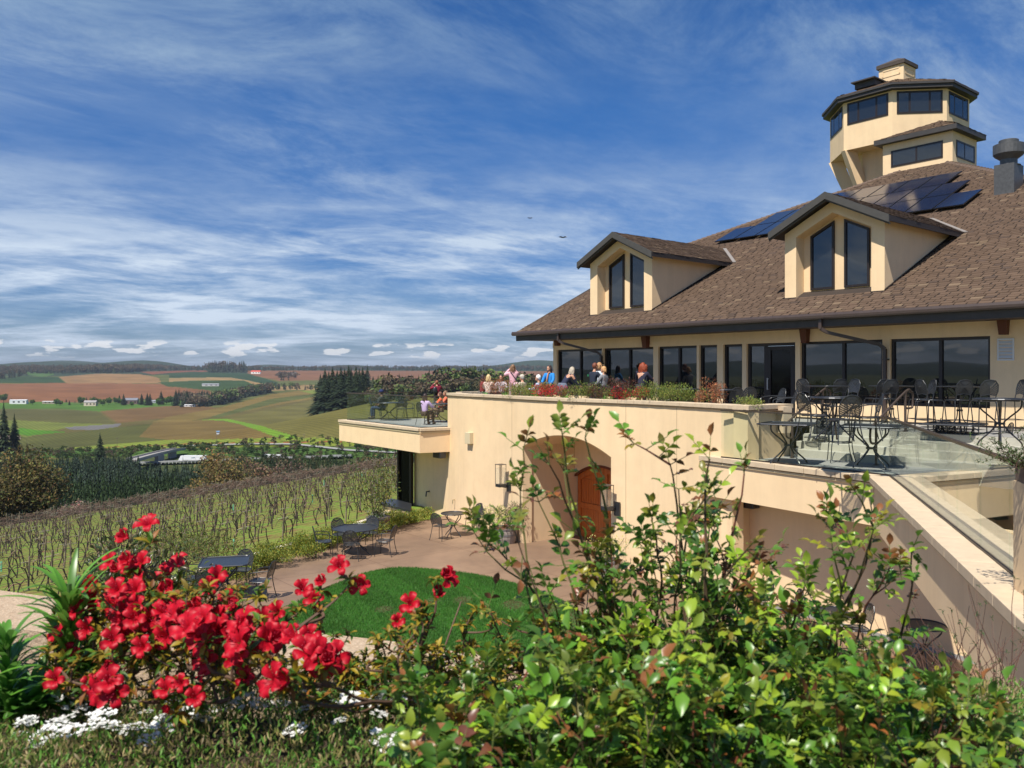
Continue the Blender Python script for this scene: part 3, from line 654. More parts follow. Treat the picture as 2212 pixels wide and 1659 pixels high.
# wooden double door
WOOD = mat('red_cedar', (.46, .105, .018), .42, var=.25, vs=2.2, stretch=(6, 6, .5), bump=.15, bs=30, col2=(.56, .16, .03), coat=.15)
WOODD = mat('cedar_shadow_groove', (.10, .02, .006), .5)
dmb = MB(); half = (dw0+dw1)/2
dor = thing('arched_door', 'red-brown cedar double door with arched head deep in the cream wall recess', 'door', BK(half, .1, PATIO))
for k, (x0, x1) in enumerate(((dw0+.03, half-.008), (half+.008, dw1-.03))):
    q = MB(); n_ = 6
    def slab(q, a, b, d0, d1_, zf0, zf1):
        m_ = 5
        for i in range(m_):
            xa = a+(b-a)*i/m_; xb = a+(b-a)*(i+1)/m_
            q.hexa([BK(xa, d0, zf0), BK(xb, d0, zf0), BK(xb, d1_, zf0), BK(xa, d1_, zf0)], [BK(xa, d0, zf1(xa)), BK(xb, d0, zf1(xb)), BK(xb, d1_, zf1(xb)), BK(xa, d1_, zf1(xa))])
    dt = lambda x: darch(x)-.05
    slab(q, x0, x1, .16, .20, PATIO+.01, dt)
    for (a, b) in ((x0, x0+.16), (x1-.16, x1)): slab(q, a, b, .11, .159, PATIO+.01, dt)
    for (z0, z1) in ((PATIO+.01, PATIO+.26), (PATIO+1.0, PATIO+1.18)):
        q.hexa([BK(x0+.16, .11, z0), BK(x1-.16, .11, z0), BK(x1-.16, .159, z0), BK(x0+.16, .159, z0)], [BK(x0+.16, .11, z1), BK(x1-.16, .11, z1), BK(x1-.16, .159, z1), BK(x0+.16, .159, z1)])
    m_ = 6
    for i in range(m_):                       # top rail follows the arch
        xa = x0+.16+(x1-x0-.32)*i/m_; xb = x0+.16+(x1-x0-.32)*(i+1)/m_
        q.hexa([BK(xa, .11, dt(xa)-.2), BK(xb, .11, dt(xb)-.2), BK(xb, .159, dt(xb)-.2), BK(xa, .159, dt(xa)-.2)], [BK(xa, .11, dt(xa)), BK(xb, .11, dt(xb)), BK(xb, .159, dt(xb)), BK(xa, .159, dt(xa))])
    nb = 8
    for i in range(nb):                       # tongue and groove boards
        xa = x0+.17+(x1-x0-.34)*i/nb; xb = x0+.17+(x1-x0-.34)*(i+1)/nb-.012
        for z0, z1 in ((PATIO+.27, PATIO+.99), (PATIO+1.19, PATIO+2.0)):
            q.hexa([BK(xa, .14, z0), BK(xb, .14, z0), BK(xb, .162, z0), BK(xa, .162, z0)], [BK(xa, .14, z1), BK(xb, .14, z1), BK(xb, .162, z1), BK(xa, .162, z1)])
    lf = q.build('door_leaf', WOOD, dor)
    h = MB(); hx = half+(-.07 if k == 0 else .07); h.tube([BK(hx, .07, PATIO+1.0), BK(hx, .07, PATIO+1.32)], .014); h.tube([BK(hx, .11, PATIO+1.02), BK(hx, .07, PATIO+1.02)], .01); h.tube([BK(hx, .11, PATIO+1.3), BK(hx, .07, PATIO+1.3)], .01); h.build('door_pull', IRON, lf)
q = MB()
for i in range(nD):
    x0 = dw0+(dw1-dw0)*i/nD; x1 = dw0+(dw1-dw0)*(i+1)/nD; z0, z1 = darch(x0), darch(x1)
    q.hexa([BK(x0, -.012, z0-.055), BK(x1, -.012, z1-.055), BK(x1, .10, z1-.055), BK(x0, .10, z0-.055)], [BK(x0, -.012, z0+.03), BK(x1, -.012, z1+.03), BK(x1, .10, z1), BK(x0, .10, z0)])
q.build('door_frame', mat('dark_cedar', (.14, .032, .010), .5, var=.2, vs=3), dor)
# coping stones of the terrace wall (separate blocks -> visible joints)
def copestones(name, path, z0, z1, th, out, parent, step=.62, gap=.006):
    mb = MB(); P_ = [Vector(p) for p in path]; seg = [(b-a).length for a, b in zip(P_[:-1], P_[1:])]; tot = sum(seg)
    def pt(s):
        s = max(0, min(tot, s))
        for a, b, l in zip(P_[:-1], P_[1:], seg):
            if s <= l+1e-9: return a.lerp(b, s/l), (b-a).normalized()
            s -= l
        return P_[-1], (P_[-1]-P_[-2]).normalized()
    n = max(1, round(tot/step))
    for i in range(n):
        a, da = pt(tot*i/n+gap); b, db = pt(tot*(i+1)/n-gap); d = (b-a).normalized(); q_ = Vector((-d.y, d.x, 0)); q_ = q_ if q_.y > 0 else -q_
        dz_ = Vector((0, 0, .0015*((i*7) % 3-1)))
        mb.hexa([a-q_*out+Vector((0, 0, z0)), b-q_*out+Vector((0, 0, z0)), b+q_*th+Vector((0, 0, z0)), a+q_*th+Vector((0, 0, z0))], [a-q_*out+Vector((0, 0, z1))+dz_, b-q_*out+Vector((0, 0, z1))+dz_, b+q_*th+Vector((0, 0, z1))+dz_, a+q_*th+Vector((0, 0, z1))+dz_])
    return mb.build(name, COPING, parent, bevel=.008)
copestones('coping', LW, ZC-.10, ZC, .42, .06, ter)
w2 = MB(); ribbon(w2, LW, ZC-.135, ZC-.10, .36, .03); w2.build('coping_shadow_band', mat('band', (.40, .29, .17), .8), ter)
# return wall flanking the steps
RW = [Vector((5.57, 19.58, 0)), Vector((5.57, 19.58, 0))+PP*1.75]
q = MB(); dR = PP; nR = -D1
q.hexa([RW[0]+Vector((0, 0, -2.6)), RW[1]+Vector((0, 0, -2.6)), RW[1]+nR*.4+Vector((0, 0, -2.6)), RW[0]+nR*.4+Vector((0, 0, -2.6))], [RW[0]+Vector((0, 0, ZC-.1)), RW[1]+Vector((0, 0, ZC-.1)), RW[1]+nR*.4+Vector((0, 0, ZC-.1)), RW[0]+nR*.4+Vector((0, 0, ZC-.1))])
q.build('return_wall', STUCCO, ter)
q = MB(); q.hexa([RW[0]-PP*.05+D1*.06+Vector((0, 0, ZC-.1)), RW[1]+PP*.06+D1*.06+Vector((0, 0, ZC-.1)), RW[1]+PP*.06+nR*.42+Vector((0, 0, ZC-.1)), RW[0]-PP*.02+nR*.42+Vector((0, 0, ZC-.1))], [RW[0]-PP*.05+D1*.06+Vector((0, 0, ZC+.002)), RW[1]+PP*.06+D1*.06+Vector((0, 0, ZC+.002)), RW[1]+PP*.06+nR*.42+Vector((0, 0, ZC+.002)), RW[0]-PP*.02+nR*.42+Vector((0, 0, ZC+.002))]); q.build('return_coping', COPING, ter)
# inner planter kerb behind the coping + soil
PL = [];
for i, p in enumerate(LW):
    d = (LW[min(i+1, len(LW)-1)]-LW[max(i-1, 0)]).normalized(); q_ = Vector((-d.y, d.x, 0)); q_ = q_ if q_.y > 0 else -q_; PL.append(p+q_*1.15)
q = MB(); ribbon(q, PL[2:], DECK-.1, ZC-.05, .28); q.build('planter_kerb', COPING, ter)
so_ = MB()
for i in range(len(LW)-1):
    so_.quad(LW[i]+Vector((0, 0, ZC-.14)), LW[i+1]+Vector((0, 0, ZC-.14)), PL[i+1]+Vector((0, 0, ZC-.14)), PL[i]+Vector((0, 0, ZC-.14)))
tag(so_.build('planter_soil', mat('bark_mulch', (.09, .05, .03), .95, var=.4, vs=12, bump=.6, bs=60)), kind='structure')
# upper deck slab, steps, mid deck
PERP_STEP = 18.36-.0
def perp(v): return v.x*PP.x+v.y*PP.y
def Q(w, pd, z): return B(w, pd-DP, z)
up = MB(); e1 = 19.25
leftend = Vector((-2.9, 45.5, 0))
poly = [WC[0]+Vector((.05, .05, 0))]+LW[2:-1]+[RW[0]-D1*.3, RW[1], Q(13.0, e1, 0)]
w_rw = (RW[1]-E0).dot(D1)
poly = [p.copy() for p in ([Vector((-2.5, 32.7, 0))]+[a+inn*.06 for a in LW[2:-2]]+[RW[0]+PP*.3-D1*.2])]+[Q(w_rw-.2, e1, 0), Q(24, e1, 0), Q(24, 22.6, 0), B(.85, UF+.2, 0), B(.85, 13.5, 0), leftend]
up.poly([p+Vector((0, 0, DECK)) for p in [Vector((v.x, v.y, 0)) for v in poly]])
tag(up.build('upper_deck', CONC), kind='structure')
st = MB(); rise_ = (DECK-MID)/4
for i in range(4):
    z1 = DECK-rise_*i; u0 = e1-.30*(i+1)+.30*0; st.hexa([Q(w_rw+.02, e1-.30*i, MID-.3), Q(24, e1-.30*i, MID-.3), Q(24, 22, MID-.3) if i == 0 else Q(24, e1-.30*(i-1), MID-.3), Q(w_rw+.02, 22, MID-.3) if i == 0 else Q(w_rw+.02, e1-.30*(i-1), MID-.3)],
        [Q(w_rw+.02, e1-.30*i, z1-.004*(i == 0)), Q(24, e1-.30*i, z1-.004*(i == 0)), Q(24, 22, z1-.004) if i == 0 else Q(24, e1-.30*(i-1), z1), Q(w_rw+.02, 22, z1-.004) if i == 0 else Q(w_rw+.02, e1-.30*(i-1), z1)])
tag(st.build('terrace_steps', mat('step_concrete', (.42, .40, .33), .8, var=.12, vs=1.5, bump=.15, bs=30), bevel=.01), 'broad pale concrete steps joining the two deck levels', 'steps')
MC0 = Vector((4.72, 20.75, 0)); MC1 = Vector((7.17, 16.53, 0)); MC2 = Vector((4.39, 7.28, 0)); MC3 = Vector((7.85, 16.3, 0)); MC4 = Vector((12.5, 18.6, 0))
md = MB(); md.poly([p+Vector((0, 0, MID-.012)) for p in (MC0+Vector((.3, .5, 0)), MC1+Vector((.35, -.1, 0)), MC3, MC4, Q(w_rw-.3, 21.4, 0), Vector((5.6, 20.2, 0)))])
md.poly([p+Vector((0, 0, MID-.9)) for p in (MC0+Vector((.3, .5, 0)), MC1+Vector((.35, -.1, 0)), MC3, MC4, Q(18, 22, 0), Q(4, 22, 0))])
tag(md.build('middle_deck', CONC), kind='structure')
# deck edge beam, coping, the level arm running towards the camera
ledge = thing('deck_edge', 'cream stucco deck edge and long arm with pale stone coping under the glass railing', 'wall', MC1+Vector((0, 0, MID)))
ZB = -3.04
q = MB(); ribbon(q, [MC0, MC1+Vector((.03, -.03, 0))], ZB, MID-.14, .35)
dA = (MC2-MC1).normalized(); nA_ = Vector((dA.y, -dA.x, 0)); nA_ = nA_ if nA_.x > 0 else -nA_     # to the right
def arm(a, b, o0, o1, z0, z1, mb): mb.hexa([a+nA_*o0+Vector((0, 0, z0)), b+nA_*o0+Vector((0, 0, z0)), b+nA_*o1+Vector((0, 0, z0)), a+nA_*o1+Vector((0, 0, z0))], [a+nA_*o0+Vector((0, 0, z1)), b+nA_*o0+Vector((0, 0, z1)), b+nA_*o1+Vector((0, 0, z1)), a+nA_*o1+Vector((0, 0, z1))])
MC2x = MC2+dA*1.0
arm(MC1, MC2x, .045, .88, ZB-.02, MID-.141, q)
d34 = (MC4-MC3).normalized(); n34 = Vector((-d34.y, d34.x, 0)); n34 = n34 if n34.y > 0 else -n34
q.hexa([MC3+Vector((0, 0, ZB)), MC4+Vector((0, 0, ZB)), MC4+n34*.35+Vector((0, 0, ZB)), MC3+n34*.35+Vector((0, 0, ZB))], [MC3+Vector((0, 0, MID-.14)), MC4+Vector((0, 0, MID-.14)), MC4+n34*.35+Vector((0, 0, MID-.14)), MC3+n34*.35+Vector((0, 0, MID-.14))])
q.build('edge_beam', STUCCO, ledge)
q = MB(); ribbon(q, [MC0, MC1+Vector((.02, -.02, 0))], MID-.19, MID-.141, .3, .035); arm(MC1, MC2x, .01, .9, MID-.19, MID-.142, q); q.build('edge_moulding', mat('mould', (.60, .47, .28), .8), ledge)
copestones('coping', [MC0, MC1+dA*-.0], MID-.12, MID, .40, .07, ledge, .78)
m1 = MB(); La = (MC2x-MC1).length; nS = 15
for i in range(nS):
    a = MC1+dA*(La*i/nS+.004+(-.0 if i else -.02)); b = MC1+dA*(La*(i+1)/nS-.004); arm(a, b, -.05, .95, MID-.12, MID+.002*((i*5) % 3), m1)
m1.build('arm_coping', COPING, ledge, bevel=.008)
copestones('coping', [MC3+d34*.15, MC4], MID-.12, MID+.001, .38, .07, ledge, .78)
# recess back wall under the middle deck
q = MB(); rd_ = Vector((.571, -.82, 0)); p0 = Vector((7.64, 18.04, 0))-rd_*4.0; p1 = p0+rd_*12
ribbon(q, [p0, p1], PATIO-.2, MID-.95, .3)
u_back = thing('undercroft_wall', 'shaded cream stucco wall under the right-hand deck', 'wall', p0+Vector((0, 0, PATIO)))
q.build('wall', STUCCO, u_back)
q = MB(); ribbon(q, [p0, p1], PATIO, PATIO+.09, .3, .02); q.build('wall_base', mat('grey_base', (.30, .29, .27), .8), u_back)
# balcony on the left
AT = Vector((-2.42, 32.35, 0)); C1_ = Vector((-3.54, 31.8, 0)); C2_ = Vector((-7.88, 37.8, 0)); ZBAL = -2.12
bal = thing('balcony', 'projecting cream stucco balcony with stone coping on the left of the terrace wall', 'balcony', (AT.x, AT.y, ZBAL))
q = MB(); dB = (C2_-C1_).normalized(); nB = Vector((-dB.y, dB.x, 0)); nB = -nB if nB.x < 0 else nB
C3_ = C2_+Vector((3.6, 1.6, 0))
pl = [AT, C1_, C2_, C3_, Vector((-2.3, 36.5, 0))]
q.hexa([p+Vector((0, 0, -3.07)) for p in pl], [p+Vector((0, 0, ZBAL-.13)) for p in pl]); q.build('balcony_slab', STUCCO, bal)
q = MB(); ribbon(q, [C1_+dB*.0, C2_], ZBAL-.20, ZBAL-.131, .25, .03); ribbon(q, [C1_, AT], ZBAL-.20, ZBAL-.131, .25, .03); q.build('moulding', MATS['mould'], bal)
copestones('coping', [C1_, C2_], ZBAL-.11, ZBAL, .42, .07, bal, .8); copestones('end_coping', [C1_-dB*.03, AT], ZBAL-.11, ZBAL+.001, .42, .06, bal, .8)
q = MB(); q.poly([p+Vector((0, 0, ZBAL-.03)) for p in [AT+Vector((-.1, .1, 0)), C1_+nB*.3+Vector((0, .2, 0)), C2_+nB*.3, C3_, Vector((-2.3, 36.5, 0))]]); q.build('balcony_floor', CONC, bal)
# bay window and plinth below the balcony
bay = thing('bay_window', 'tall dark window bay with black sill under the balcony', 'window', (-4.2, 35.5, PATIO))
P0 = at(858, 0, 36.2); P1 = at(887.5, 0, 35.6); P0.z = P1.z = 0
xd = (P1-P0).normalized(); n = Vector((xd.y, -xd.x, 0)); n = n if n.y < 0 else -n
fo, W3, ins = win_poly(bay, [(0, -5.9), ((P1-P0).length, -5.9), ((P1-P0).length, -3.08), (0, -3.08)], P0, xd, n, (), .09, .15, 'window_frame')
g = MB(); g.poly([W3(p.x, p.y, -.08) for p in ins]); g.build('pane', DKP, bay)
SL = [Vector((-4.23, 33.2, 0)), Vector((-5.35, 34.3, 0)), Vector((-5.0, 36.6, 0)), Vector((-4.0, 36.0, 0))]
SL = [gp(887, 1103, -5.16), gp(822, 1087, -5.16), gp(845, 1077, -5.16), gp(889, 1088, -5.16)]
for v in SL: v.z = 0
q = MB(); q.hexa([p+Vector((0, 0, -5.24)) for p in SL], [p+Vector((0, 0, -5.15)) for p in SL]); q.build('sill', IRON, bay)
SL2 = [SL[0]+Vector((-.06, .06, 0)), SL[1]+Vector((.08, .08, 0)), SL[2], SL[3]]
q = MB(); q.hexa([p+Vector((0, 0, -6.2)) for p in SL2], [p+Vector((0, 0, -5.241)) for p in SL2]); q.build('plinth', STUCCO, bay)
q = MB(); ribbon(q, [P0-xd*.6+Vector((.25, .25, 0)), P0+Vector((.02, .3, 0)), Vector((-2.3, 38, 0))], PATIO-.3, -3.06, .3); 

# ---- glass railings
RAILM = mat('rail_bronze', (.10, .075, .055), .35, metal=.5)
def railing(label, path, zb, h, step, name='glass_railing', railh=.035):
    t = thing(name, label, 'railing', (path[0].x, path[0].y, zb))
    P_ = [Vector(p) for p in path]
    for a, b in zip(P_[:-1], P_[1:]):
        L_ = (b-a).length; n = max(1, round(L_/step)); d = (b-a)/L_; q_ = Vector((-d.y, d.x, 0))*.007
        for i in range(n):
            p = a+d*(L_*i/n+.008); r = a+d*(L_*(i+1)/n-.008); g = MB()
            g.hexa([p-q_+Vector((0, 0, zb)), r-q_+Vector((0, 0, zb)), r+q_+Vector((0, 0, zb)), p+q_+Vector((0, 0, zb))], [p-q_+Vector((0, 0, zb+h)), r-q_+Vector((0, 0, zb+h)), r+q_+Vector((0, 0, zb+h)), p+q_+Vector((0, 0, zb+h))])
            g.build('glass_pane', [GLASS], t)
    k = MB()
    for a, b in zip(P_[:-1], P_[1:]): k.bar(a+Vector((0, 0, zb+h+railh*.5)), b+Vector((0, 0, zb+h+railh*.5)), .06, railh)
    k.build('top_rail', RAILM, t)
    k = MB()
    for a, b in zip(P_[:-1], P_[1:]): k.bar(a+Vector((0, 0, zb+.012)), b+Vector((0, 0, zb+.012)), .035, .03)
    k.build('shoe', BRONZE, t)
    return t
def off(p, q_, o): d = (q_-p).normalized(); n = Vector((-d.y, d.x, 0)); n = n if n.y > 0 else -n; return n*o
g0 = rayhit([MC0+off(MC0, MC1, .01), MC1+off(MC0, MC1, .01)], 1558); g1 = MC1+nA_*.34+dA*-.12
railing('clear glass panels with slim bronze rail along the front of the middle deck', [g0, g1], MID+.002, 1.13, 1.15)
railing('clear glass panels along the arm of the deck running towards the garden bed', [g1+dA*.02, MC2x+nA_*.34], MID+.004, 1.13, 1.25)
BGL = glass('balcony_glass', (.80, .92, .86), .9)
railing('green tinted glass panels round the projecting left balcony', [AT+Vector((-.12, .35, 0)), C1_+nB*.2+dB*.25, C2_+nB*.25-dB*.3, C3_], ZBAL, 1.20, 1.25)
far0 = at(994, 0, 44.5); far1 = at(1076, 0, 47); far0.z = far1.z = 0
railing('distant glass panels at the far left end of the upper terrace', [far0, far1, at(1200, 0, 48)*Vector((1, 1, 0)) if False else Vector((2.4, 47.5, 0))], -1.2, .80, 1.4)
q = MB(); ribbon(q, [far0+Vector((.3, -3.5, 0)), far1+Vector((.3, -3.5, 0))], DECK, -.93, .4); tag(q.build('low_planter_wall', COPING), 'low stone planter kerb at the far end of the upper terrace', 'wall')
# ---- tubular handrails beside the steps
HR = mat('handrail_paint', (.085, .062, .05), .4, metal=.3)
def handrail(label, w0):
    base = Q(w0, e1-1.2, MID); t = thing('handrail', label, 'handrail', base)
    a = lambda pd, z: Q(w0, pd, z)
    zt = DECK+.92; zl_ = MID+.90
    pts = [a(e1-1.30, zl_-.42), a(e1-1.50, zl_-.40), a(e1-1.56, zl_-.30), a(e1-1.54, zl_-.08), a(e1-1.42, zl_), a(e1+.05, zt), a(e1+.30, zt+.01), a(e1+.42, zt-.06), a(e1+.42, zt-.32), a(e1+.34, zt-.38), a(e1+.06, zt-.38)]
    q = MB(); q.tube(smooth(pts, 4), .026, 8); q.build('rail', HR, t, smooth=True)
    for pd, zb, z1 in ((e1-1.30, MID, zl_+.02), (e1+.06, DECK, zt)):
        q = MB(); q.tube([a(pd, zb), a(pd, z1)], .03, 8); q.tube([a(pd, zb), a(pd, zb+.015)], .06, 10); q.build('post', HR, t, smooth=False)
handrail('brown tubular handrail at the left end of the terrace steps', w_rw+.35)
handrail('brown tubular handrail on the right beside the bar stools', (gp(2075, 979, MID)-E0).dot(D1)+.0)
# ---- pillar at right
pil = thing('stucco_pillar', 'near square stucco pillar cut off by the right edge of the view', 'pillar', (4.75, 7.2, -4))
q = MB(); pp_ = [Vector((4.60, 7.2, 0)), Vector((5.4, 7.2, 0)), Vector((5.6, 7.9, 0)), Vector((4.78, 7.9, 0))]
q.hexa([p+Vector((0, 0, -6)) for p in pp_], [p+Vector((0, 0, -1.02)) for p in pp_]); q.build('shaft', STUCCO, pil)
q = MB(); q.hexa([p+Vector((-.0, -.03, -1.02)) for p in pp_], [p+Vector((0, -.03, -.86)) for p in pp_]); q.build('planter_box', mat('weathered_box', (.16, .11, .08), .9, var=.3, vs=6), pil)
# ---- solar panels
SOL = mat('solar_cells', (.008, .014, .04), .12, spec=.7, ior=1.6)
SOLF = mat('solar_frame', (.01, .01, .012), .4)
sp = thing('solar_panel', 'x', 'solar panel', (0, 0, 0), group='solar panels on the roof')
q = MB(); Wp, Lp = .98, 1.70
q.box(0, Wp, 0, Lp, -.04, 0); q.build('panel_frame', SOLF, sp, world=False)
q = MB(); q.quad((.02, .02, .004), (Wp-.02, .02, .004), (Wp-.02, Lp-.02, .004), (.02, Lp-.02, .004)); q.build('cells', SOL, sp, world=False)
rows = [(8.2, 3.5, 10, 'bottom'), (9.78, 4.5, 8, 'middle'), (11.36, 5.6, 6, 'top')]
first = True; import itertools
Rm = Matrix((D1, upd, upn)).transposed().to_euler()
for (u, w0, n, nm) in rows:
    for i in range(n):
        if nm == 'bottom' and abs(w0+1.02*i+.5-4.58) < 0: continue
        loc = E0+D1*(w0+1.02*i)+PP*u+Vector((0, 0, rz(u)))+upn*.16
        lb = f'navy solar panel within the {nm} row of the roof array' if 0 < i < n-1 else (f'navy solar panel at the left end of the {nm} row of the array' if i == 0 else f'navy solar panel at the right end of the {nm} row of the array')
        o = sp if first else dup(sp, loc)
        o.location = loc; o.rotation_euler = Rm; o['label'] = lb; first = False
        if nm in ('middle', 'top') or True:
            o['group'] = f'solar panels of the {nm} row'
# ---- roof exhaust vent
vt = thing('roof_vent', 'grey metal exhaust fan on a square curb at the right of the roof', 'roof vent', B(14.5, 9.5, rz(9.5)))
VM = mat('galvanised', (.10, .10, .10), .5, metal=.4, var=.25, vs=4)
q = MB(); vb = [B(14.2, 9.2, rz(9.2)-.1), B(14.82, 9.2, rz(9.2)-.1), B(14.82, 10., rz(9.2)-.1), B(14.2, 10., rz(9.2)-.1)]
q.hexa(vb, [v+Vector((0, 0, 1.12)) for v in vb]); q.build('curb', VM, vt)
ctr = B(14.51, 9.6, rz(9.2))
q = MB(); q.lathe([(.36, 1.0), (.36, 1.02), (.26, 1.04), (.26, 1.22), (.42, 1.34), (.47, 1.40), (.47, 1.72), (.44, 1.72), (.30, 1.72), (.30, 1.86), (.28, 1.88), (.0, 1.9)], 24, ctr); q.build('fan_hood', VM, vt, smooth=False)
# ---- wall lights / speakers under the eave, louvre, camera box
UPL = mat('oiled_copper', (.11, .035, .02), .45, metal=.4)
for i, (px, py) in enumerate(((1203, 733), (1394, 736), (1738, 722), (2167, 700))):
    wv, zv = onu(px, py, UF-.12)
    t = thing('wall_light', ['box-shaped copper wall light at the left corner of the upper facade', 'copper wall light between the second and third terrace windows', 'copper wall light above the pier right of the entrance', 'dark wall light above the white louvre'][i], 'wall light', B(wv, UF-.1, zv))
    q = MB(); c = [(wv-.12, UF-.24), (wv+.12, UF-.24), (wv+.12, UF-.003), (wv-.12, UF-.003)]; c2 = [(wv-.085, UF-.18), (wv+.085, UF-.18), (wv+.085, UF-.003), (wv-.085, UF-.003)]
    q.hexa([B(a, b, zv-.26) for a, b in c2], [B(a, b, zv+.2) for a, b in c]); q.build('shade', UPL, t)
    q = MB(); q.bbox(wv-.05, wv+.05, UF-.02, UF-.001, zv+.2, zv+.3); q.build('mounting', BRONZE, t)
wv, z1 = onu(2173, 731, UF); z0 = onu(2173, 779, UF)[1]
t = thing('louvre_vent', 'white louvred wall vent at the right of the facade', 'vent', B(wv, UF, z0))
WH = mat('white_paint', (.62, .62, .62), .5)
q = MB(); q.bbox(wv-.19, wv+.19, UF-.03, UF-.001, z0, z0+.04); q.bbox(wv-.19, wv+.19, UF-.03, UF-.001, z1-.04, z1); q.bbox(wv-.19, wv-.155, UF-.03, UF-.001, z0+.04, z1-.04); q.bbox(wv+.155, wv+.19, UF-.03, UF-.001, z0+.04, z1-.04); q.build('frame', WH, t)
q = MB(); n_ = 5
for i in range(n_):
    zz_ = z0+.06+(z1-z0-.1)*i/n_; q.hexa([B(wv-.155, UF-.03, zz_), B(wv+.155, UF-.03, zz_), B(wv+.155, UF-.005, zz_+.06), B(wv-.155, UF-.005, zz_+.06)], [B(wv-.155, UF-.03, zz_+.012), B(wv+.155, UF-.03, zz_+.012), B(wv+.155, UF-.005, zz_+.072), B(wv-.155, UF-.005, zz_+.072)])
q.build('louvre_blades', WH, t)
q = MB(); q.bbox(.45, .8, UF+.3, UF+.55, ZE-.62, ZE-.42); tag(q.build('floodlight', WH), 'small white floodlight under the left eave corner', 'floodlight')
# sconce lanterns on the terrace wall
def lantern(px, py0, py1, label, off_=.02):
    p = rayhit(LW, px); Y = p.y-.25; z0 = (HY-py1)/F*Y; z1 = (HY-py0)/F*Y
    n = -inn; c = p+n*.30; t = thing('wall_lantern', label, 'lantern', (p.x, p.y, z0))
    def C(x, y, z): return c+an*x+n*y+Vector((0, 0, z))
    def bx(q, x0, x1, y0, y1, z0, z1): q.hexa([C(x0, y0, z0), C(x1, y0, z0), C(x1, y1, z0), C(x0, y1, z0)], [C(x0, y0, z1), C(x1, y0, z1), C(x1, y1, z1), C(x0, y1, z1)])
    q = MB(); h = (z1-z0); zb = z0+h*.22
    bx(q, -.13, .13, -.13, .13, zb-.10, zb); bx(q, -.08, .08, -.3, -.13, zb-.14, zb-.04); bx(q, .02, .24, -.297, -.25, zb-.28, zb+.12)
    q.build('bracket', IRON, t)
    q = MB()
    for sx in (-.13, .13):
        for sy in (-.13, .13): bx(q, sx-.007, sx+.007, sy-.007, sy+.007, zb, z1)
    bx(q, -.14, .14, -.14, .14, z1-.02, z1); q.tube([C(0, 0, zb), C(0, 0, z1-.02)], .01); q.build('cage', mat('lantern_wire', (.12, .1, .09), .4, metal=.5), t)
    q = MB()
    for k in range(4):
        a = [(-.12, -.12), (.12, -.12), (.12, .12), (-.12, .12)][k]; b = [(-.12, -.12), (.12, -.12), (.12, .12), (-.12, .12)][(k+1) % 4]
        q.quad(C(*a, zb+.01), C(*b, zb+.01), C(*b, z1-.12), C(*a, z1-.12))
    q.build('lantern_glass', seethrough('seedy_glass', (.75, .68, .5), .22, .1), t)
lantern(1097, 1003, 1058, 'tall glass wall lantern to the left of the arched doorway')
lantern(1328, 1048, 1108, 'tall glass wall lantern to the right of the arched doorway')
# small square box light, speakers
p = rayhit(LW, 1017); n = Vector((-.8, -.6, 0)); q = MB(); M_ = Matrix.Translation(Vector((p.x, p.y, -2.6))) @ Matrix.Rotation(math.atan2(an.y, an.x), 4, 'Z')
q.box(-.17, .17, -.16, .01, 0, .42, M_); tag(q.build('box_light', mat('cream_box', (.60, .50, .32), .6), bevel=.01), 'small cream box fixed high on the terrace wall left of the arch', 'wall box')
for (P_, lb) in ((AT+Vector((-.42, .1, -3.08)), 'dark loudspeaker hanging under the left balcony'), (gp(1615, 1080, -3.06)+Vector((.1, .35, 0)), 'dark loudspeaker hanging under the middle deck')):
    q = MB(); M_ = Matrix.Translation(Vector((P_.x, P_.y, P_.z-.24))) @ Matrix.Rotation(math.atan2(D1.y, D1.x), 4, 'Z')
    q.box(-.26, .26, -.15, .15, 0, .24, M_); sp_ = thing('loudspeaker', lb, 'loudspeaker', (P_.x, P_.y, P_.z)); q.build('cabinet', IRON, sp_, bevel=.03)
    q = MB(); q.box(-.22, .22, -.16, -.151, .03, .21, M_); q.build('grille', BRONZE, sp_)
# ================================================================ THE LAND
def vine_plane(X, Y): return -5.36+.1415*X-.045*Y
LR = np.array([0, 60, 110, 160, 250, 400, 560, 700, 850, 950, 1400, 1900, 2100, 3000, 3600, 4200, 5500, 7000, 9000, 14000, 30000.])
LZ = np.array([-9, -11, -19, -38, -47, -56, -60.5, -65.5, -68.6, -72.5, -75, -73, -70, -41, -19, 1, 22, 40, 30, 20, -200.])
CURB = [Vector((-9.7, 19.6, 0)), Vector((-8.98, 21.35, 0)), Vector((-7.92, 24.2, 0)), Vector((-6.24, 27.8, 0)), Vector((-5.3, 30.6, 0)), Vector((-4.6, 33.0, 0))]
def terr(X, Y):
    X = np.asarray(X, float); Y = np.asarray(Y, float); r = np.hypot(X, Y)
    z = np.interp(r, LR, LZ)
    w = 1/(1+np.exp((r-140)/5.))
    sidel = 1.0
    # distance to the left of the kerb line (direction .39,.92)
    d = -((X+7.9)*.92-(Y-24.2)*.39)
    sm = np.clip(d/9, 0, 1); sm = sm*sm*(3-2*sm)
    near = (-5.62)*(1-sm)+vine_plane(X, Y)*sm
    near = np.where((d < 0), -5.70, near)
    near = np.maximum(near, -34)
    z = near*w+z*(1-w)
    z = z+50*np.exp(-((X+50)/200)**2-((Y-900)/190)**2)*(Y > 0)
    z = z+(np.sin(X/190.)*np.cos(Y/230.)*5*np.clip((r-1500)/1500, 0, 1))
    far = np.clip((r-5200)/1500, 0, 1); th = np.arctan2(X, Y)
    z = z+far*(20+22*np.sin(th*11+1)+16*np.sin(th*27+.5)+10*np.sin(th*57))*np.clip((12000-r)/3000, 0, 1)
    z = z+np.clip((r-8000)/1500, 0, 1)*np.clip((13000-r)/2000, 0, 1)*(26+24*np.sin(th*9.+5.0)+22*np.sin(th*23+1.)+12*np.sin(th*61))
    return z
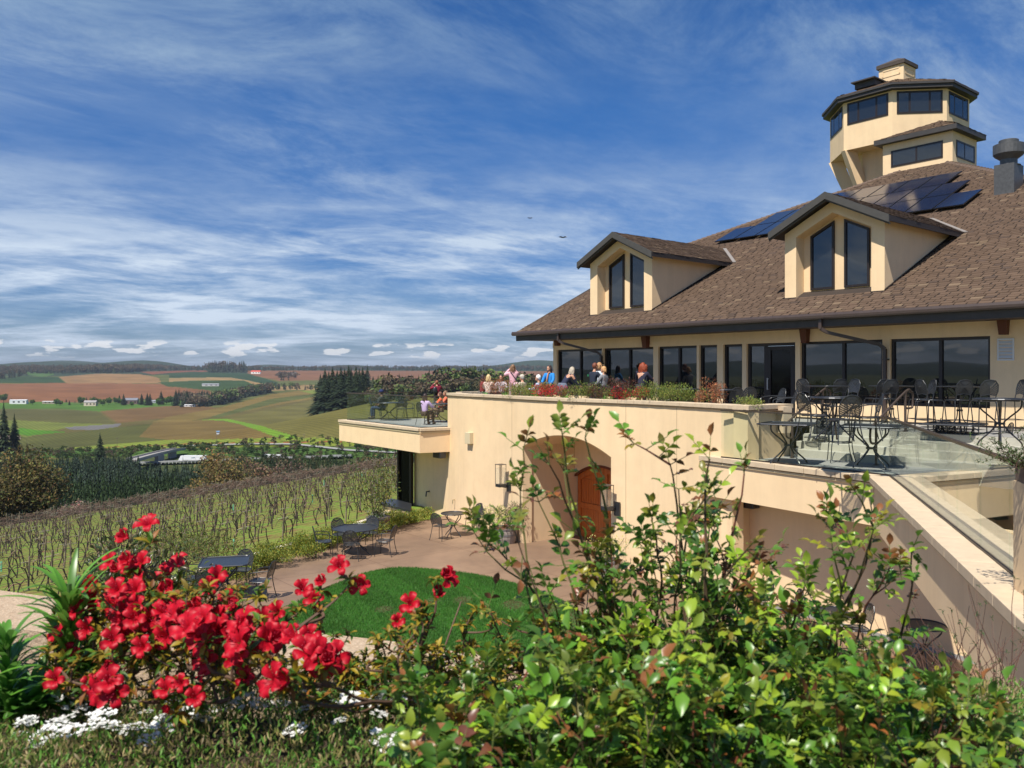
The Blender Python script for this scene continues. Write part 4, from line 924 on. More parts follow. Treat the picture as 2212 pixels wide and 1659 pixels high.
def tz(x, y): return float(terr(x, y))
def hit(px, py, y0=60, y1=12000):           # first terrain point under a pixel
    t = (px-CX)/F; s = (HY-py)/F; Ys = np.exp(np.linspace(math.log(y0), math.log(y1), 1600)); zt_ = terr(t*Ys, Ys)
    k = np.argmax(zt_ > s*Ys)
    if not (zt_ > s*Ys).any(): return None
    Y = Ys[k]; return Vector((t*Y, Y, float(zt_[k])))
cols_t = np.concatenate([np.linspace(-PI, -.75, 90, endpoint=False), np.arctan((np.linspace(-240, 1300, 520)-CX)/F), np.linspace(.12, PI, 90)])
rr = np.concatenate([np.linspace(3, 30, 10, endpoint=False), np.linspace(30, 130, 60, endpoint=False), np.exp(np.linspace(math.log(130), math.log(14000), 400)), [20000, 30000.]])
TH, RRr = np.meshgrid(cols_t, rr); GX = RRr*np.sin(TH); GY = RRr*np.cos(TH); GZ = terr(GX, GY)
nr, nc = TH.shape; V = np.stack([GX, GY, GZ], -1).reshape(-1, 3)
ii, jj = np.meshgrid(np.arange(nr-1), np.arange(nc-1), indexing='ij'); a = (ii*nc+jj).ravel()
Fq = np.stack([a, a+1, a+nc+1, a+nc], 1)
cent = V[Fq].mean(1); cx_, cy_, cz_ = cent.T; rad = np.hypot(cx_, cy_)
pX = np.where(cy_ > 1, CX+F*cx_/np.maximum(cy_, 1), -9999); pY = np.where(cy_ > 1, HY-F*cz_/np.maximum(cy_, 1), -9999)
def inpoly(poly, x, y):
    r = np.zeros(x.shape, bool); n = len(poly); j = n-1
    for i in range(n):
        xi, yi = poly[i]; xj, yj = poly[j]
        c = ((yi > y) != (yj > y)) & (x < (xj-xi)*(y-yi)/((yj-yi) or 1e-9)+xi); r ^= c; j = i
    return r
C0 = np.tile([.045, .055, .022], (len(Fq), 1)).astype(np.float32)
n1 = np.sin(cx_/23.)*np.sin(cy_/31.+cx_/57.)*.5+.5
C0[rad > 700] = (.075, .082, .030)
far_ = rad > 3800; C0[far_] = (.026, .04, .024)
vy = (rad < 142) & (cx_ < 10)
C0[vy] = (.115, .115, .030)
# field mosaic of the valley, surveyed by its outlines: (min distance, colour, outline)
FLD = [
 (900, (.085, .072, .028), [(-300, 884), (-300, 1000), (1300, 1000), (1300, 860), (690, 846), (470, 880), (211, 890)]),
 (1700, (.145, .070, .036), [(-300, 827), (0, 829), (141, 827), (342, 829), (424, 840), (424, 866), (300, 862), (150, 869), (-300, 871)]),
 (2500, (.185, .115, .058), [(127, 814), (211, 807), (302, 808), (342, 816), (350, 828), (145, 828)]),
 (2500, (.024, .045, .018), [(-300, 829), (141, 827), (125, 814), (60, 813), (-300, 823)]),
 (2800, (.13, .055, .034), [(300, 803), (420, 800), (535, 800), (419, 804), (364, 806), (330, 809)]),
 (2200, (.14, .072, .040), [(535, 800), (1250, 802), (1250, 824), (693, 821), (605, 823), (561, 814), (535, 808)]),
 (2200, (.024, .044, .020), [(364, 806), (419, 803), (535, 807), (601, 826), (601, 836), (552, 832.5), (517., 821.5), (430, 816), (364, 816)]),
 (2000, (.20, .14, .07), [(364, 817), (430, 815.5), (495, 815), (532, 821), (601, 836), (640, 832), (720, 830), (720, 846), (640, 842), (552, 846), (495, 824), (364, 826)]),
 (1900, (.030, .052, .018), [(342, 826), (424, 822), (495, 821.6), (528, 822), (552, 832.6), (575, 850), (451, 843), (400, 838), (364, 836)]),
 (1500, (.12, .066, .034), [(364, 834), (451, 843), (480, 872), (424, 880), (424, 845)]),
 (1500, (.055, .105, .022), [(-300, 871), (12, 870), (80, 868), (125, 870), (211, 872), (300, 866), (424, 862), (470, 862), (490, 874), (424, 874), (330, 878), (261, 884), (211, 889), (125, 882), (-300, 886)]),
 (3300, (.05, .09, .028), [(34, 799), (117, 803), (117, 810), (90, 814), (36, 806)]),
 (1100, (.066, .063, .024), [(-300, 882), (20, 883), (211, 888), (248, 915), (150, 914), (40, 908), (-300, 906)]),
 (1100, (.108, .068, .032), [(217, 888), (424, 873), (470, 882), (425, 896), (255, 914)]),
 (900, (.10, .115, .032), [(-300, 908), (40, 908), (150, 914), (248, 916), (252, 928), (140, 925), (60, 944), (-300, 952)]),
 (900, (.11, .105, .10), [(140, 923), (262, 915), (255, 922), (205, 929), (150, 928)]),
 (800, (.055, .125, .018), [(44, 924), (80, 929), (150, 933), (60, 941), (30, 936)]),
 (600, (.064, .066, .022), [(-300, 950), (0, 950), (120, 938), (240, 925), (420, 904), (424, 946), (330, 952), (200, 964), (120, 972), (-300, 976)]),
 (600, (.12, .145, .032), [(110, 972), (200, 963), (330, 952), (424, 948), (640, 945.5), (850, 945.5), (850, 962), (600, 966), (420, 966), (240, 968)]),
 (600, (.17, .075, .036), [(230, 966), (424, 957.5), (560, 955.5), (740, 953), (740, 954.6), (560, 957), (424, 959), (230, 967.2)]),
 (600, (.11, .078, .030), [(330, 914), (364, 909), (462, 908), (520, 916), (607, 944), (517, 948), (364, 950), (300, 944)]),
 (600, (.125, .092, .034), [(364, 900), (473, 881), (583, 852), (644, 844), (686, 846), (677, 861), (517, 890), (408, 909), (330, 912)]),
 (600, (.066, .073, .026), [(455, 900), (500, 887), (583, 862), (640, 855), (681, 851), (675, 858), (600, 870), (520, 890), (470, 903)]),
 (600, (.095, .086, .030), [(487, 904), (688, 862), (754, 857), (1250, 852), (1250, 946), (649, 945), (561, 919)]),
 (600, (.115, .135, .034), [(644, 843.5), (760, 841), (1250, 840), (1250, 857), (754, 858), (688, 862), (680, 852)]),
 (600, (.10, .17, .028), [(425, 907), (487, 904), (561, 919), (649, 945.5), (605, 946.6), (517, 916), (482, 908.5)]),
 (600, (.19, .15, .12), [(-20, 941), (30, 940), (46, 943), (46, 949), (-20, 953)]),
 (350, (.048, .085, .022), [(-300, 976), (110, 974), (240, 968), (420, 967), (1300, 966), (1300, 1000), (480, 985), (300, 985), (100, 990), (-300, 1000)]),
]
for mind, c, pl in FLD:
    m = inpoly(pl, pX, pY) & (rad > mind*.8) & (rad < 9000); C0[m] = c
C0 *= (1+(n1*.10-.05)[:, None])*np.where(rad < 142, 1.15, 1.22)[:, None]
mC = C0.mean(1, keepdims=True); C0 = np.clip(mC*.92+(C0-mC)*1.05, .004, 1).astype(np.float32)
GM = mat('land', (.1, .1, .04), .95, attr=True, var=.22, vs=.11, detail=10, spec=.1)
def land_mat(m):                            # vine rows / ploughed furrows and grass mottling
    nt = m.node_tree; L = nt.links; p = nt.nodes['Principled BSDF']; src = p.inputs['Base Color'].links[0].from_socket
    ge = N(nt, 'ShaderNodeNewGeometry'); ln = N(nt, 'ShaderNodeVectorMath', operation='LENGTH'); L.new(ge.outputs['Position'], ln.inputs[0])
    mp = N(nt, 'ShaderNodeMapping'); mp.inputs['Rotation'].default_value = (0, 0, R(-35)); L.new(ge.outputs['Position'], mp.inputs[0])
    wv_ = N(nt, 'ShaderNodeTexWave', i_Scale=.055, i_Distortion=2.5, i_Detail=2., i_Detail_Scale=.05); L.new(mp.outputs[0], wv_.inputs[0])
    r = N(nt, 'ShaderNodeMapRange'); r.inputs[3].default_value = .87; r.inputs[4].default_value = 1.13; L.new(wv_.outputs[1], r.inputs[0])
    vm = N(nt, 'ShaderNodeVectorMath', operation='SCALE'); L.new(src, vm.inputs[0]); L.new(r.outputs[0], vm.inputs['Scale'])
    n3 = N(nt, 'ShaderNodeTexNoise', i_Scale=.012, i_Detail=6.); L.new(ge.outputs['Position'], n3.inputs[0]); r3 = N(nt, 'ShaderNodeMapRange'); r3.inputs[1].default_value = .3; r3.inputs[2].default_value = .7; r3.inputs[3].default_value = .8; r3.inputs[4].default_value = 1.2; L.new(n3.outputs[0], r3.inputs[0])
    vm2 = N(nt, 'ShaderNodeVectorMath', operation='SCALE'); L.new(vm.outputs[0], vm2.inputs[0]); L.new(r3.outputs[0], vm2.inputs['Scale'])
    # near vineyard: fresh grass alleys with reddish soil showing along the rows
    lt = N(nt, 'ShaderNodeMath', operation='LESS_THAN'); lt.inputs[1].default_value = 141; L.new(ln.outputs['Value'], lt.inputs[0])
    nn = N(nt, 'ShaderNodeTexNoise', i_Scale=.9, i_Detail=9., i_Roughness=.7); L.new(ge.outputs['Position'], nn.inputs[0]); rr_ = N(nt, 'ShaderNodeValToRGB')
    cr = rr_.color_ramp; cr.elements[0].position = .36; cr.elements[0].color = (.12, .06, .028, 1); cr.elements[1].position = .66; cr.elements[1].color = (.075, .155, .018, 1); e_ = cr.elements.new(.44); e_.color = (.115, .105, .03, 1); e2 = cr.elements.new(.54); e2.color = (.11, .14, .026, 1); L.new(nn.outputs[0], rr_.inputs[0])
    nf = N(nt, 'ShaderNodeTexNoise', i_Scale=6., i_Detail=6., i_Roughness=.7); L.new(ge.outputs['Position'], nf.inputs[0]); rf = N(nt, 'ShaderNodeMapRange'); rf.inputs[1].default_value = .25; rf.inputs[2].default_value = .75; rf.inputs[3].default_value = .9; rf.inputs[4].default_value = 2.0; L.new(nf.outputs[0], rf.inputs[0])
    vm3 = N(nt, 'ShaderNodeVectorMath', operation='SCALE'); L.new(rr_.outputs[0], vm3.inputs[0]); L.new(rf.outputs[0], vm3.inputs['Scale'])
    mx = N(nt, 'ShaderNodeMix', data_type='RGBA'); L.new(lt.outputs[0], mx.inputs[0]); L.new(vm2.outputs[0], mx.inputs[6]); L.new(vm3.outputs[0], mx.inputs[7]); L.new(mx.outputs[2], p.inputs['Base Color'])
land_mat(GM)
tag(npmesh('ground', V, Fq, GM, cols=C0, smooth=True), kind='structure')

# ---- foliage makers ------------------------------------------------
LEAFD = mat('conifer_foliage', (.03, .05, .02), .85, attr=True, spec=.2)
LEAFB = mat('broadleaf_foliage', (.06, .08, .02), .75, attr=True, spec=.25, transl=.25)
BARK = mat('bark', (.07, .05, .038), .95, var=.3, vs=8)
def conifer_arrays(h, r, nl, nb, seed, base=.06, ragged=.3, tone=(.018, .034, .014)):
    rg = np.random.default_rng(seed); V = []; Fc = []; C_ = []
    for i in range(nl):
        t = (i+.5)/nl; z = h*(base+(1-base)*t); rad_ = r*(1-t)**.85*(.75+.35*rg.random())+.02*h*(1-t)
        dz_ = h/nl*1.5; off_ = rg.random()*6.28
        for k in range(nb):
            a = off_+k*2*PI/nb+rg.normal()*.12; q = rad_*(1-ragged+2*ragged*rg.random()*.75); w = 2*PI/nb*.62
            dr = -.30*q+rg.normal()*.05*q; b = len(V); zz_ = z+rg.normal()*dz_*.2
            V += [(0, 0, zz_+dz_*.6), (q*.62*math.cos(a-w), q*.62*math.sin(a-w), zz_+dr*.4-dz_*.12), (q*math.cos(a), q*math.sin(a), zz_+dr), (q*.62*math.cos(a+w), q*.62*math.sin(a+w), zz_+dr*.4-dz_*.12)]
            Fc += [(b, b+1, b+2, b+3)]; v = .65+.7*rg.random(); C_ += [(tone[0]*v*(1+.25*rg.random()), tone[1]*v, tone[2]*v)]
    return np.array(V), np.array(Fc), np.array(C_)
def trunk_arrays(h, r): 
    q = MB(); q.tube([(0, 0, -.5), (0, 0, h*.5), (0, 0, h*.96)], [r, r*.6, r*.1], 6); return q
def make_conifer(label, h, r, seed, loc=(0, 0, 0), nl=22, nb=11, name='fir_tree', group=None, tone=(.018, .034, .014), base=.06, ragged=.3):
    t = thing(name, label, 'tree', loc, 0, group)
    V, Fc, C_ = conifer_arrays(h, r, nl, nb, seed, base, ragged, tone); npmesh('crown', V, Fc, LEAFD, t, cols=C_)
    trunk_arrays(h, h*.016).build('trunk', BARK, t, world=False); return t
def broad_arrays(h, rx, seed, n, leaf, tone, var=.35, base=.25, lobes=16, fill=.35, flat=.85):
    rg = np.random.default_rng(seed); cs_ = []; rz_ = h*(1-base)/2; cz = h*base+rz_
    for i in range(lobes):
        a = rg.random()*6.28; ph = math.acos(1-2*rg.random()); q = .80*(.45+.55*rg.random())
        cs_.append((rx*q*math.sin(ph)*math.cos(a), rx*q*math.sin(ph)*math.sin(a), cz+rz_*q*math.cos(ph), (.30+.22*rg.random())*rx, .7+.6*rg.random()))
    cs_ = np.array(cs_); k = rg.integers(0, lobes, n); d = rg.normal(size=(n, 3)); d /= np.linalg.norm(d, axis=1)[:, None]
    rad_ = (rg.random(n)**.45)[:, None]; P_ = cs_[k, :3]+d*rad_*cs_[k, 3:4]*np.array([1, 1, flat])
    u = rg.normal(size=(n, 3)); u /= np.linalg.norm(u, axis=1)[:, None]; w = np.cross(u, rg.normal(size=(n, 3))); w /= np.linalg.norm(w, axis=1)[:, None]
    s = (leaf*(.5+rg.random(n)))[:, None]
    V = np.stack([P_-u*s, P_+w*s*.55, P_+u*s, P_-w*s*.55], 1).reshape(-1, 3); Fc = np.arange(4*n).reshape(n, 4)
    v = cs_[k, 4]*(1+var*(rg.random(n)-.5)*2); C_ = np.array(tone)[None, :]*v[:, None]*(1+.15*rg.normal(size=(n, 3))); return V, Fc, np.clip(C_, .003, 1), cs_
def make_broad(label, h, rx, seed, loc, n=2500, leaf=.3, tone=(.07, .08, .025), name='oak_tree', group=None, base=.2, lobes=18, bare=False, barkc=None):
    t = thing(name, label, 'tree', loc, 0, group); V, Fc, C_, cs_ = broad_arrays(h, rx, seed, n, leaf, tone, base=base, lobes=lobes)
    npmesh('crown', V, Fc, LEAFB, t, cols=C_)
    q = MB(); rg = random.Random(seed); zt_ = h*base
    q.tube([(0, 0, -.6), (.1, 0, zt_*.6), (0, .1, zt_*1.2)], [h*.035, h*.028, h*.022], 7)
    for c in cs_:
        m = Vector((c[0]*.45, c[1]*.45, (zt_+c[2])*.52)); q.tube([(0, 0, zt_*.9), m, (c[0], c[1], c[2])], [h*.014, h*.008, h*.003], 5)
        for j in range(6 if bare else 3):
            e_ = Vector((c[0], c[1], c[2]))+Vector((rg.gauss(0, 1), rg.gauss(0, 1), rg.gauss(.3, .8))).normalized()*c[3]*1.05; q.tube([m.lerp(Vector(c[:3]), .7), e_], [h*.004, h*.001], 4)
    q.build('trunk', barkc or BARK, t, world=False); return t

# ---- far woods: one dark mass along the horizon, groves on the ridges (nobody could count it)
def mass(name, label, spec, seed=5, kind='stuff', mt=None):
    rg = np.random.default_rng(seed); VV = []; FF = []; CC = []; b = 0
    protos = [conifer_arrays(1, .29, 8, 8, 100+i, .0, .35, (1, 1, 1)) for i in range(5)]+[broad_arrays(1, .42, 200+i, 170, .065, (1, 1, 1), lobes=9)[:3] for i in range(4)]
    for (x, y, z, h, tone, kind_) in spec:
        V, Fc, C_ = protos[rg.integers(0, 5) if kind_ == 'c' else rg.integers(5, 9)]; a = rg.random()*6.28; ca, sa = math.cos(a), math.sin(a); wf = (1.0 if kind_ == 'c' else 1.25)*(.8+.4*rg.random())
        W_ = np.stack([(V[:, 0]*ca-V[:, 1]*sa)*h*wf+x, (V[:, 0]*sa+V[:, 1]*ca)*h*wf+y, V[:, 2]*h+z-.03*h], 1)
        VV.append(W_); FF.append(Fc+b); CC.append(C_*np.array(tone)*(.8+.4*rg.random())); b += len(V)
    o = npmesh(name, np.concatenate(VV), np.concatenate(FF), mt or LEAFD, cols=np.clip(np.concatenate(CC), .002, 1)); tag(o, label, 'woods', kind=kind); return o
rg = np.random.default_rng(3); GRN = (.024, .040, .022); BRN = (.13, .10, .06); LGR = (.10, .14, .04); sp_l = []
def scatter_px(n, x0, x1, ylo, yhi, h0, h1, pc=.7, tones=(GRN, BRN), mind=300, out=None):
    out = sp_l if out is None else out; k = 0
    while k < n:
        k += 1; px = rg.uniform(x0, x1); f_ = (px-x0)/(x1-x0); py = rg.uniform(ylo(f_), yhi(f_)); p = hit(px, py, mind)
        if p is None: continue
        c = rg.random() < pc; out.append((p.x, p.y, p.z, rg.uniform(h0, h1), tones[0] if c else tones[rg.integers(1, len(tones))], 'c' if c else 'b'))
L_ = lambda *v: (lambda f: float(np.interp(f, np.linspace(0, 1, len(v)), v)))
scatter_px(1100, -100, 360, L_(797, 797, 796), L_(803, 808, 800), 18, 34, .6, mind=3500)
scatter_px(130, -60, 60, L_(800), L_(822, 822, 812), 20, 32, .7, mind=3000)
scatter_px(520, 205, 305, L_(798), L_(806, 806, 803), 22, 40, .75, mind=3300)
scatter_px(1500, 300, 1250, L_(796), L_(801), 18, 30, .7, mind=4200)
# conifers on the hill crest left of centre, tree belt below the house hill
scatter_px(130, 450, 532, L_(801), L_(805), 34, 62, .85, mind=2600)
scatter_px(260, 430, 585, L_(872, 866, 852, 845), L_(880, 874, 858, 850), 18, 34, .75, (GRN, BRN, LGR), mind=900)
scatter_px(50, 385, 450, L_(862), L_(880), 16, 30, .35, (GRN, BRN), mind=1200)
scatter_px(60, 575, 700, L_(838, 838, 838), L_(845, 843, 842), 12, 22, .5, (GRN, BRN, LGR), mind=900)
scatter_px(30, 600, 640, L_(815), L_(822), 20, 36, .1, (GRN, BRN), mind=2400)
mass('far_woods', 'hazy dark woods and groves along the distant ridges', sp_l)
# mixed wood behind the balcony and terrace
sp_l2 = []
def scat_world(n, x0, x1, y0, y1, h0, h1, pc, tones, out):
    for _ in range(n):
        px = rg.uniform(x0, x1); Y = rg.uniform(y0, y1); X = (px-CX)/F*Y; c = rg.random() < pc
        out.append((X, Y, tz(X, Y), rg.uniform(h0, h1), tones[0] if c else tones[rg.integers(1, len(tones))], 'c' if c else 'b'))
scat_world(330, 790, 1215, 880, 1010, 17, 31, .5, (GRN, BRN, LGR, (.10, .075, .04)), sp_l2)
scat_world(160, 795, 1215, 830, 880, 9, 18, .2, (GRN, BRN, LGR, (.10, .075, .04)), sp_l2)
scat_world(120, 1000, 1230, 950, 1100, 24, 34, .75, (GRN, BRN, LGR), sp_l2)
mass('mixed_wood', 'mixed wood of dark firs and brown budding trees beyond the balcony', sp_l2, 8)
# valley plantation and scrub
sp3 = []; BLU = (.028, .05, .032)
for _ in range(4200):
    px = rg.uniform(-150, 520); Y = rg.uniform(190, 500); X = (px-CX)/F*Y; z = tz(X, Y)
    far_e = 500 if px < 300 else 430; 
    if Y > far_e: continue
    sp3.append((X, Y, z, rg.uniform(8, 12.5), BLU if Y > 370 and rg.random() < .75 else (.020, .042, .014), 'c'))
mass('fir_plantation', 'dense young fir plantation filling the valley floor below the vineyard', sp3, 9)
sp4 = []
for _ in range(2000):
    px = rg.uniform(500, 900); Y = rg.uniform(285, 480); X = (px-CX)/F*Y; sp4.append((X, Y, tz(X, Y), rg.uniform(7, 12), (.022, .042, .016) if rg.random() < .7 else (.05, .06, .025), 'c'))
mass('young_firs', 'band of young grey-green firs under the balcony side of the vineyard', sp4, 10)
sp5 = []
for _ in range(900):
    px = rg.uniform(-100, 900); Y = rg.uniform(600, 690) if px < 460 else rg.uniform(510, 690)
    if 285 < px < 470 and Y < 640: continue
    X = (px-CX)/F*Y
    if abs(Y-(700-.0*px)) < 5: continue
    sp5.append((X, Y, tz(X, Y), rg.uniform(2.5, 6.5), (LGR, (.045, .075, .02), BRN, (.03, .06, .015))[rg.integers(0, 4)], 'b'))
mass('roadside_scrub', 'low green scrub and brambles between the plantation and the fields', sp5, 12, mt=LEAFB)
# ---- single trees
fir0 = make_conifer('tall solitary fir tree standing before the green field edge', 27, 7.2, 31, (0, 0, 0), 30, 14)
def foot(px, Y): X = (px-CX)/F*Y; return Vector((X, Y, tz(X, Y)))
def setfir(o, px, py_top, Y, label=None, group=None):
    p = foot(px, Y); h = (HY-py_top)/F*Y-p.z; s = max(.12, h/27.); o.location = p; o.scale = (s*1., s*1., s); o.rotation_euler.z = (px*1.7) % 6.28
    if label: o['label'] = label
    if group: o['group'] = group
    return o
setfir(fir0, 216, 934, 520)
def fir(px, pt, Y, label, group=None, wide=1.): o = setfir(dup(fir0, (0, 0, 0)), px, pt, Y, label, group); o.scale.x *= wide; o.scale.y *= wide; return o
fir(8, 868, 640, 'tallest dark fir at the far left edge of the fields', wide=.8); fir(31, 893, 650, 'shorter pointed fir right beside the tall left-edge fir', wide=.9)
fir(-14, 880, 640, 'dark fir half cut off by the left edge of the view')
fir(617, 975, 505, 'small dark fir among the scrub above the brown oaks', wide=1.2); fir(568, 964, 560, 'dark bushy fir behind the bare oaks near the road', wide=1.1)
pp = [(694, 812), (702, 800), (711, 806), (719, 797), (727, 803), (735, 796), (743, 800), (751, 793), (759, 798), (767, 795), (775, 800), (783, 797), (790, 806), (706, 818), (722, 815), (738, 812), (754, 809), (770, 810), (783, 814), (698, 823), (714, 822), (731, 820), (747, 818), (763, 819), (778, 820)]
for i, (px, pt) in enumerate(pp): fir(px+rg.uniform(-2, 2), pt-4, rg.uniform(930, 985) if i < 13 else rg.uniform(885, 915), 'dark fir in the dense stand on the crest left of the balcony', 'firs of the stand on the crest', wide=1.5)
fir(794, 788, 1500, 'lone tall fir rising behind the dense stand'); fir(1040, 801, 1400, 'tall fir rising out of the wood left of the terrace people'); fir(920, 806, 1050, 'pointed fir above the seated guests on the balcony')
hf = [(24, 859), (143, 861), (150, 864), (162, 865), (187, 857), (258, 852), (267, 850), (296, 860), (306, 849), (318, 848), (324, 849), (348, 843), (380, 840), (404, 841)]
for i, (px, pt) in enumerate(hf): fir(px, pt, 1880+rg.uniform(-60, 60), 'small dark fir among the farmhouses below the red field', 'firs by the farmhouses', wide=1.25)
g0_ = make_broad('round fresh green tree among the farmhouses below the red field', 17, 8.5, 41, foot(202, 1880), 900, 1.1, (.065, .13, .022), 'green_tree', 'green trees by the farmhouses')
for px, s in ((8, 1.2), (70, .7), (122, .9), (175, 1.1), (222, .9), (235, 1.), (250, .9), (265, .8), (342, 1.), (360, 1.1), (370, 1.15), (130, .7), (212, .8), (285, .6), (410, .9), (420, 1.1)):
    dup(g0_, foot(px, 1860+rg.uniform(-70, 60)), px, scale=s)
hs_ = [(205, 'h')]
def small_house(name, label, px, Y, W_, D_, H_, wallc, roofc, rh=1.6, group=None, rz=.2):
    p = foot(px, Y); t = thing(name, label, 'house', p, rz, group); q = MB(); q.box(-W_/2, W_/2, -D_/2, D_/2, -2, H_); q.build('wall', mat('hw_%s' % name+str(px), wallc, .7), t, world=False)
    q = MB(); e_ = .5
    q.hexa([Vector((-W_/2-e_, -D_/2-e_, H_)), Vector((W_/2+e_, -D_/2-e_, H_)), Vector((W_/2+e_, D_/2+e_, H_)), Vector((-W_/2-e_, D_/2+e_, H_))], [Vector((-W_/2-e_, -.1, H_+rh)), Vector((W_/2+e_, -.1, H_+rh)), Vector((W_/2+e_, .1, H_+rh)), Vector((-W_/2-e_, .1, H_+rh))]); q.build('roof', mat('hr_%s' % name+str(px), roofc, .7), t, world=False)
    q = MB()
    for k in range(3): x = -W_/2+W_*(k+.7)/3.4; q.box(x, x+W_*.12, -D_/2-.05, -D_/2+.02, H_*.35, H_*.75)
    q.build('window', BRONZE, t, world=False); return t
small_house('farm_shed', 'long white metal shed at the left below the red field', 41, 1850, 34, 14, 8, (.75, .75, .75), (.7, .7, .72), 1.5)
small_house('farmhouse', 'low tan farmhouse with a pale flat roof right of the white shed', 107, 1870, 27, 12, 5, (.35, .3, .22), (.6, .58, .55), 1.2)
small_house('farmhouse', 'cream gabled farmhouse among green trees', 196, 1800, 24, 14, 8, (.6, .5, .38), (.3, .28, .27), 4)
small_house('farmhouse', 'brown farmhouse with a grey roof beside dark firs', 283, 1900, 30, 16, 9, (.16, .10, .08), (.16, .17, .2), 5)
small_house('farm_shed', 'small pale shed between the fir trees', 328, 1950, 18, 10, 5, (.5, .5, .52), (.3, .32, .36), 2)
small_house('farm_shed', 'low white sheds at the right end of the farm row', 410, 1800, 24, 9, 3.5, (.75, .75, .75), (.8, .8, .8), 1)
small_house('farmhouse', 'row of pale farm buildings on the tan hilltop', 455, 2700, 52, 14, 6, (.55, .52, .5), (.3, .3, .32), 2.5)
small_house('barn', 'white barn with a bright red roof on the far red field', 553, 3900, 42, 20, 9, (.9, .88, .8), (.5, .06, .03), 7, rz=.1)
small_house('farmhouse', 'pale distant farmhouse far right of the red-roofed barn', 632, 3900, 30, 12, 7, (.6, .6, .6), (.3, .3, .3), 3)
small_house('portable_shed', 'tiny white and blue shed on the track between the fields', 471, 800, 2.4, 2.4, 2.6, (.7, .75, .8), (.15, .3, .5), .5)
# utility poles
for px, yb, yt, lb in ((417, 1597/1, 0, 0),):
    pass
for i, (px, pyb, pyt) in enumerate(((253, 968, 945), (468, 955, 938), (657, 953, 937))):
    p = hit(px, pyb, 400); t = thing('utility_pole', ('thin utility pole beside the lone fir', 'thin utility pole left of the green track', 'thin utility pole right of the green track')[i], 'pole', p); h = (pyb-pyt)/F*p.y
    q = MB(); q.tube([(0, 0, -1), (0, 0, h)], .16, 6); q.build('pole', mat('pole_wood', (.16, .13, .1), .9), t, world=False); q = MB(); q.box(-1.2, 1.2, -.08, .08, h-.9, h-.7); q.build('crossarm', MATS['pole_wood'], t, world=False)
# ---- freeway, lorries, overpass, country road
def road(name, pts, wdt, matx, lift=.15):
    P_ = [Vector((x, y, tz(x, y)+lift)) for x, y in pts]; q = MB(); up = Vector((0, 0, 1))
    out = []
    for i, p in enumerate(P_): d = (P_[min(i+1, len(P_)-1)]-P_[max(i-1, 0)]).normalized(); n = d.cross(up).normalized()*wdt/2; out.append((p-n, p+n))
    for (a, b), (c, d) in zip(out[:-1], out[1:]): q.quad(a, b, d, c)
    return tag(q.build(name, matx), kind='structure')
ASPH = mat('asphalt', (.12, .12, .115), .9, var=.15, vs=.5)
XF = [foot(px, Y) for px, Y in ((200, 548), (280, 552), (360, 556), (440, 560), (520, 564), (640, 570), (760, 578))]
road('road', [(p.x, p.y) for p in XF], 16, ASPH, 1.8)
gr = thing('guardrail', 'pale steel guardrail along the near side of the highway', 'guardrail', XF[1])
q = MB()
for a, b in zip(XF[1:-1], XF[2:]):
    u_ = Vector((0, -8.6, 2.1)); q.bar(a+u_+Vector((0, 0, .7)), b+u_+Vector((0, 0, .7)), .2, .5)
    for k in range(10): p = a.lerp(b, k/10)+u_; q.box(p.x-.15, p.x+.15, p.y, p.y+.2, p.z-1, p.z+.7)
q.build('rail', mat('guardrail_steel', (.45, .45, .42), .6), gr)
tag(gr.children[0], None)
RP = [foot(px, Y) for px, Y in ((388, 700), (480, 690), (560, 680), (640, 665), (700, 640), (760, 618), (860, 600))]
road('road', [(p.x, p.y) for p in RP], 7, mat('grey_road', (.27, .26, .25), .9), .6)
q = MB()
for a, b in zip(RP[:-1], RP[1:]): q.bar(a+Vector((0, -4, 1.5)), b+Vector((0, -4, 1.5)), .15, .45)
tag(q.build('guardrail', MATS['guardrail_steel']), 'long pale guardrail along the country road below the green field', 'guardrail')
# overpass
O0 = at(286, 993, 500); O1 = at(330, 981, 560); O2 = at(372, 971.5, 610); O3 = at(390, 969, 640)
ov = thing('overpass', 'grey concrete road bridge crossing over the highway', 'bridge', O1)
q = MB(); CG = mat('bridge_concrete', (.30, .28, .26), .85, var=.1, vs=.2)
OO = [O0, O1, O2, O3]
for a, b in zip(OO[:-1], OO[1:]): q.bar(a-Vector((0, 0, .6)), b-Vector((0, 0, .6)), 7.6, 1.0)
q.build('bridge_deck', CG, ov); q = MB()
for a, b in zip(OO[:-1], OO[1:]):
    d = (b-a).normalized(); n = Vector((-d.y, d.x, 0))*3.6; q.bar(a+n+Vector((0, 0, .4)), b+n+Vector((0, 0, .4)), .4, 1.); q.bar(a-n+Vector((0, 0, .4)), b-n+Vector((0, 0, .4)), .4, 1.)
q.build('parapet', mat('parapet_concrete', (.42, .38, .33), .85), ov)
for p in (O1+Vector((2, 6, 0)), O2): q = MB(); q.box(p.x-1.2, p.x+1.2, p.y-5, p.y+5, tz(p.x, p.y)-2, p.z-1.); q.build('pier', CG, ov)
